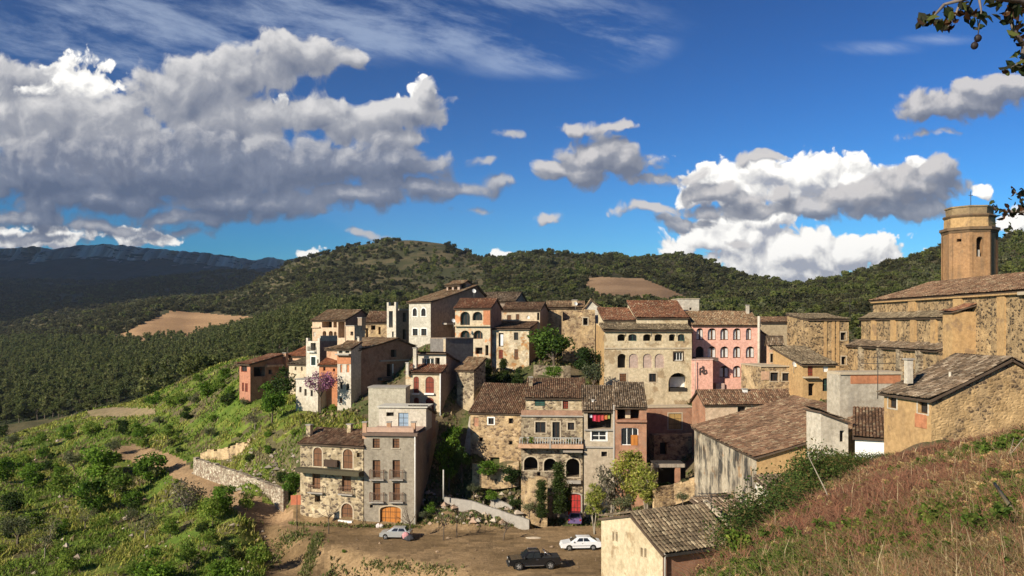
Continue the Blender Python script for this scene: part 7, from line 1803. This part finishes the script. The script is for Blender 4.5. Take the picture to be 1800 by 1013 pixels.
def layer(base, blobs, seed, amp, puff, edge, dark, mid, lit, k, bias, off=(-.10, .20), thick=0.0, opac=1.0):
    d0, n0 = cloud(cvec, blobs, seed, amp, puff)
    d1, n1 = cloud(vmath('ADD', cvec, (off[0], off[1], 0)), blobs, seed, amp, puff)
    a = math_('MULTIPLY', math_('MULTIPLY', sstep(d0, 0.0, edge), front), opac)
    li = math_('MULTIPLY_ADD', math_('SUBTRACT', d0, d1), k, bias)
    if thick: li = math_('SUBTRACT', li, math_('MULTIPLY', d0, thick))
    r = nd(nt, 'ShaderNodeValToRGB'); L(nt, li, r.inputs[0])
    e = r.color_ramp.elements; e[0].position = 0; e[0].color = rgba(dark); e[1].position = 1; e[1].color = rgba(lit)
    q = e.new(.5); q.color = rgba(mid)
    return mixc(nt, a, base, r.outputs[0])
KS = 1.0 / SKY_STR
def cc(c): return tuple(x * KS for x in c)
# thin streaks high up
sv = nd(nt, 'ShaderNodeMapping', vector_type='TEXTURE'); sv.inputs['Rotation'].default_value = (0, 0, R(-14)); sv.inputs['Scale'].default_value = (2.6, .62, 1); L(nt, cvec, sv.inputs['Vector'])
st = ntex(sv.outputs[0], .9, 7, .66, 4.0, .15)
sm = blobfield(cvec, [(760, 40, 430, 75), (250, 55, 330, 85), (1080, 75, 110, 50), (950, 110, 160, 30), (560, 20, 200, 60), (1530, 85, 90, 12), (1650, 70, 60, 10)])
sa = math_('MULTIPLY', math_('MULTIPLY', math_('MULTIPLY', sstep(st, .36, .74), sstep(sm, -.15, .35)), front), .48)
c0 = mixc(nt, sa, SKYC, cc((.38, .45, .56)))
W_L = [(545, 446, 42, 12), (575, 438, 22, 12), (875, 449, 42, 13), (125, 138, 88, 50), (70, 165, 66, 36), (170, 160, 45, 36), (330, 204, 36, 18), (497, 183, 18, 18), (300, 200, 20, 12), (70, 415, 130, 28), (250, 420, 70, 24), (700, 195, 66, 34), (742, 168, 28, 30)]
W_R = [(1400, 305, 230, 42), (1290, 330, 115, 50), (1480, 318, 170, 50), (1570, 302, 90, 30), (1245, 345, 70, 32), (1380, 445, 225, 58), (1300, 430, 115, 50), (1480, 440, 120, 46), (1560, 445, 56, 28), (1200, 440, 56, 30), (1380, 480, 130, 28), (1330, 385, 90, 36), (1785, 395, 46, 34), (1730, 335, 38, 16)]
GREY1 = [(20, 130, 80, 40), (60, 230, 120, 80), (190, 240, 120, 90), (330, 165, 130, 68), (420, 130, 100, 52), (500, 98, 78, 48), (560, 105, 60, 40), (620, 105, 46, 22), (400, 210, 140, 66), (600, 225, 70, 36), (660, 215, 76, 38), (720, 200, 72, 40), (745, 165, 26, 30), (560, 200, 70, 44), (690, 245, 66, 22)]
GREY2 = [(60, 420, 120, 14), (280, 415, 70, 16), (180, 400, 200, 16), (300, 300, 340, 70), (80, 300, 170, 58), (560, 290, 210, 54), (700, 290, 120, 36), (420, 350, 210, 40), (160, 350, 190, 40), (60, 385, 140, 26), (620, 340, 150, 28), (740, 330, 80, 26), (820, 330, 70, 20), (870, 320, 45, 14), (850, 285, 24, 9), (900, 236, 26, 9), (640, 415, 54, 10), (340, 385, 140, 24), (840, 370, 54, 10)]
GREY3 = [(1045, 272, 66, 42), (1100, 288, 76, 32), (1020, 300, 95, 26), (1160, 312, 76, 19), (975, 290, 45, 14), (1020, 228, 52, 14), (1085, 226, 42, 9), (1130, 368, 64, 11), (965, 390, 24, 11),
         (1600, 322, 118, 38), (1520, 345, 118, 34), (1440, 365, 76, 26), (1650, 302, 66, 26), (1560, 370, 130, 23), (1250, 340, 66, 24), (1310, 350, 66, 18), (1240, 372, 70, 18), (1340, 372, 56, 20), (1200, 392, 60, 14), (1380, 340, 22, 22), (1305, 285, 22, 18), (1360, 280, 38, 10),
         (1690, 185, 100, 32), (1740, 160, 76, 32), (1620, 185, 50, 34), (1800, 150, 56, 26), (1625, 238, 50, 12), (1300, 430, 32, 8)]
wl, wm, wd = cc((.80, .78, .74)), cc((.55, .54, .53)), cc((.26, .275, .325))
cl = layer(c0, W_L, 1.0, .60, .40, .12, wd, wm, wl, 2.2, .55)
cl = layer(cl, GREY1, 5.0, .75, .24, .22, cc((.105, .125, .18)), cc((.235, .245, .28)), cc((.50, .49, .49)), 1.2, .60, thick=.40)
cl = layer(cl, GREY2, 9.0, .85, .20, .28, cc((.075, .095, .15)), cc((.135, .155, .21)), cc((.36, .36, .38)), 1.5, .42, thick=.25, opac=.96)
cr = layer(c0, W_R, 1.0, .60, .40, .12, wd, wm, wl, 2.2, .55)
cr = layer(cr, GREY3, 13.0, .70, .24, .20, cc((.105, .12, .165)), cc((.20, .21, .245)), cc((.46, .44, .435)), 1.8, .40, thick=.15, opac=.97)
def bgd(x): n = nd(nt, 'ShaderNodeBackground'); L(nt, x, n.inputs[0]); n.inputs[1].default_value = SKY_STR; return n.outputs[0]
def mixs(f, a, b): n = nd(nt, 'ShaderNodeMixShader'); L(nt, f, n.inputs[0]); L(nt, a, n.inputs[1]); L(nt, b, n.inputs[2]); return n.outputs[0]
# clouds only stand in the part of the sky ahead, low over the hills
inb = math_('MULTIPLY', math_('MULTIPLY', math_('LESS_THAN', math_('ABSOLUTE', cu), 10.5), math_('LESS_THAN', cv, 7.5)), math_('MULTIPLY', front, math_('GREATER_THAN', cv, -.3)))
left = math_('LESS_THAN', cu, .3)
wo = nd(nt, 'ShaderNodeOutputWorld'); L(nt, mixs(inb, bgd(SKYC), mixs(left, bgd(cr), bgd(cl))), wo.inputs[0])
# air: pale even haze filling the whole landscape, under the clouds
zb_ = float(GZ.min()) - 1.0
mb = MB(); mb.box((-12600, -400, zb_), (25200, 0, 0), (0, 10600, 0), (0, 0, 640 - zb_))
hm, hnt = newmat('air'); pv = nd(hnt, 'ShaderNodeVolumePrincipled'); pv.inputs['Color'].default_value = (.80, .88, 1.0, 1); pv.inputs['Density'].default_value = HAZE; pv.inputs['Anisotropy'].default_value = 0.2
L(hnt, pv.outputs[0], nd(hnt, 'ShaderNodeOutputMaterial').inputs['Volume'])
hz = mb.build('haze', hm); hz['kind'] = 'stuff'
vs = scene.view_settings; vs.view_transform = 'Standard'; vs.look = 'None'; vs.gamma = 1.0; vs.use_curve_mapping = False; vs.exposure = EXPOSURE
scene.cycles.use_adaptive_sampling = True; scene.cycles.adaptive_threshold = 0.02
scene.cycles.max_bounces = 6; scene.cycles.diffuse_bounces = 3; scene.cycles.transmission_bounces = 3; scene.cycles.volume_bounces = 0
scene.cycles.use_denoising = True
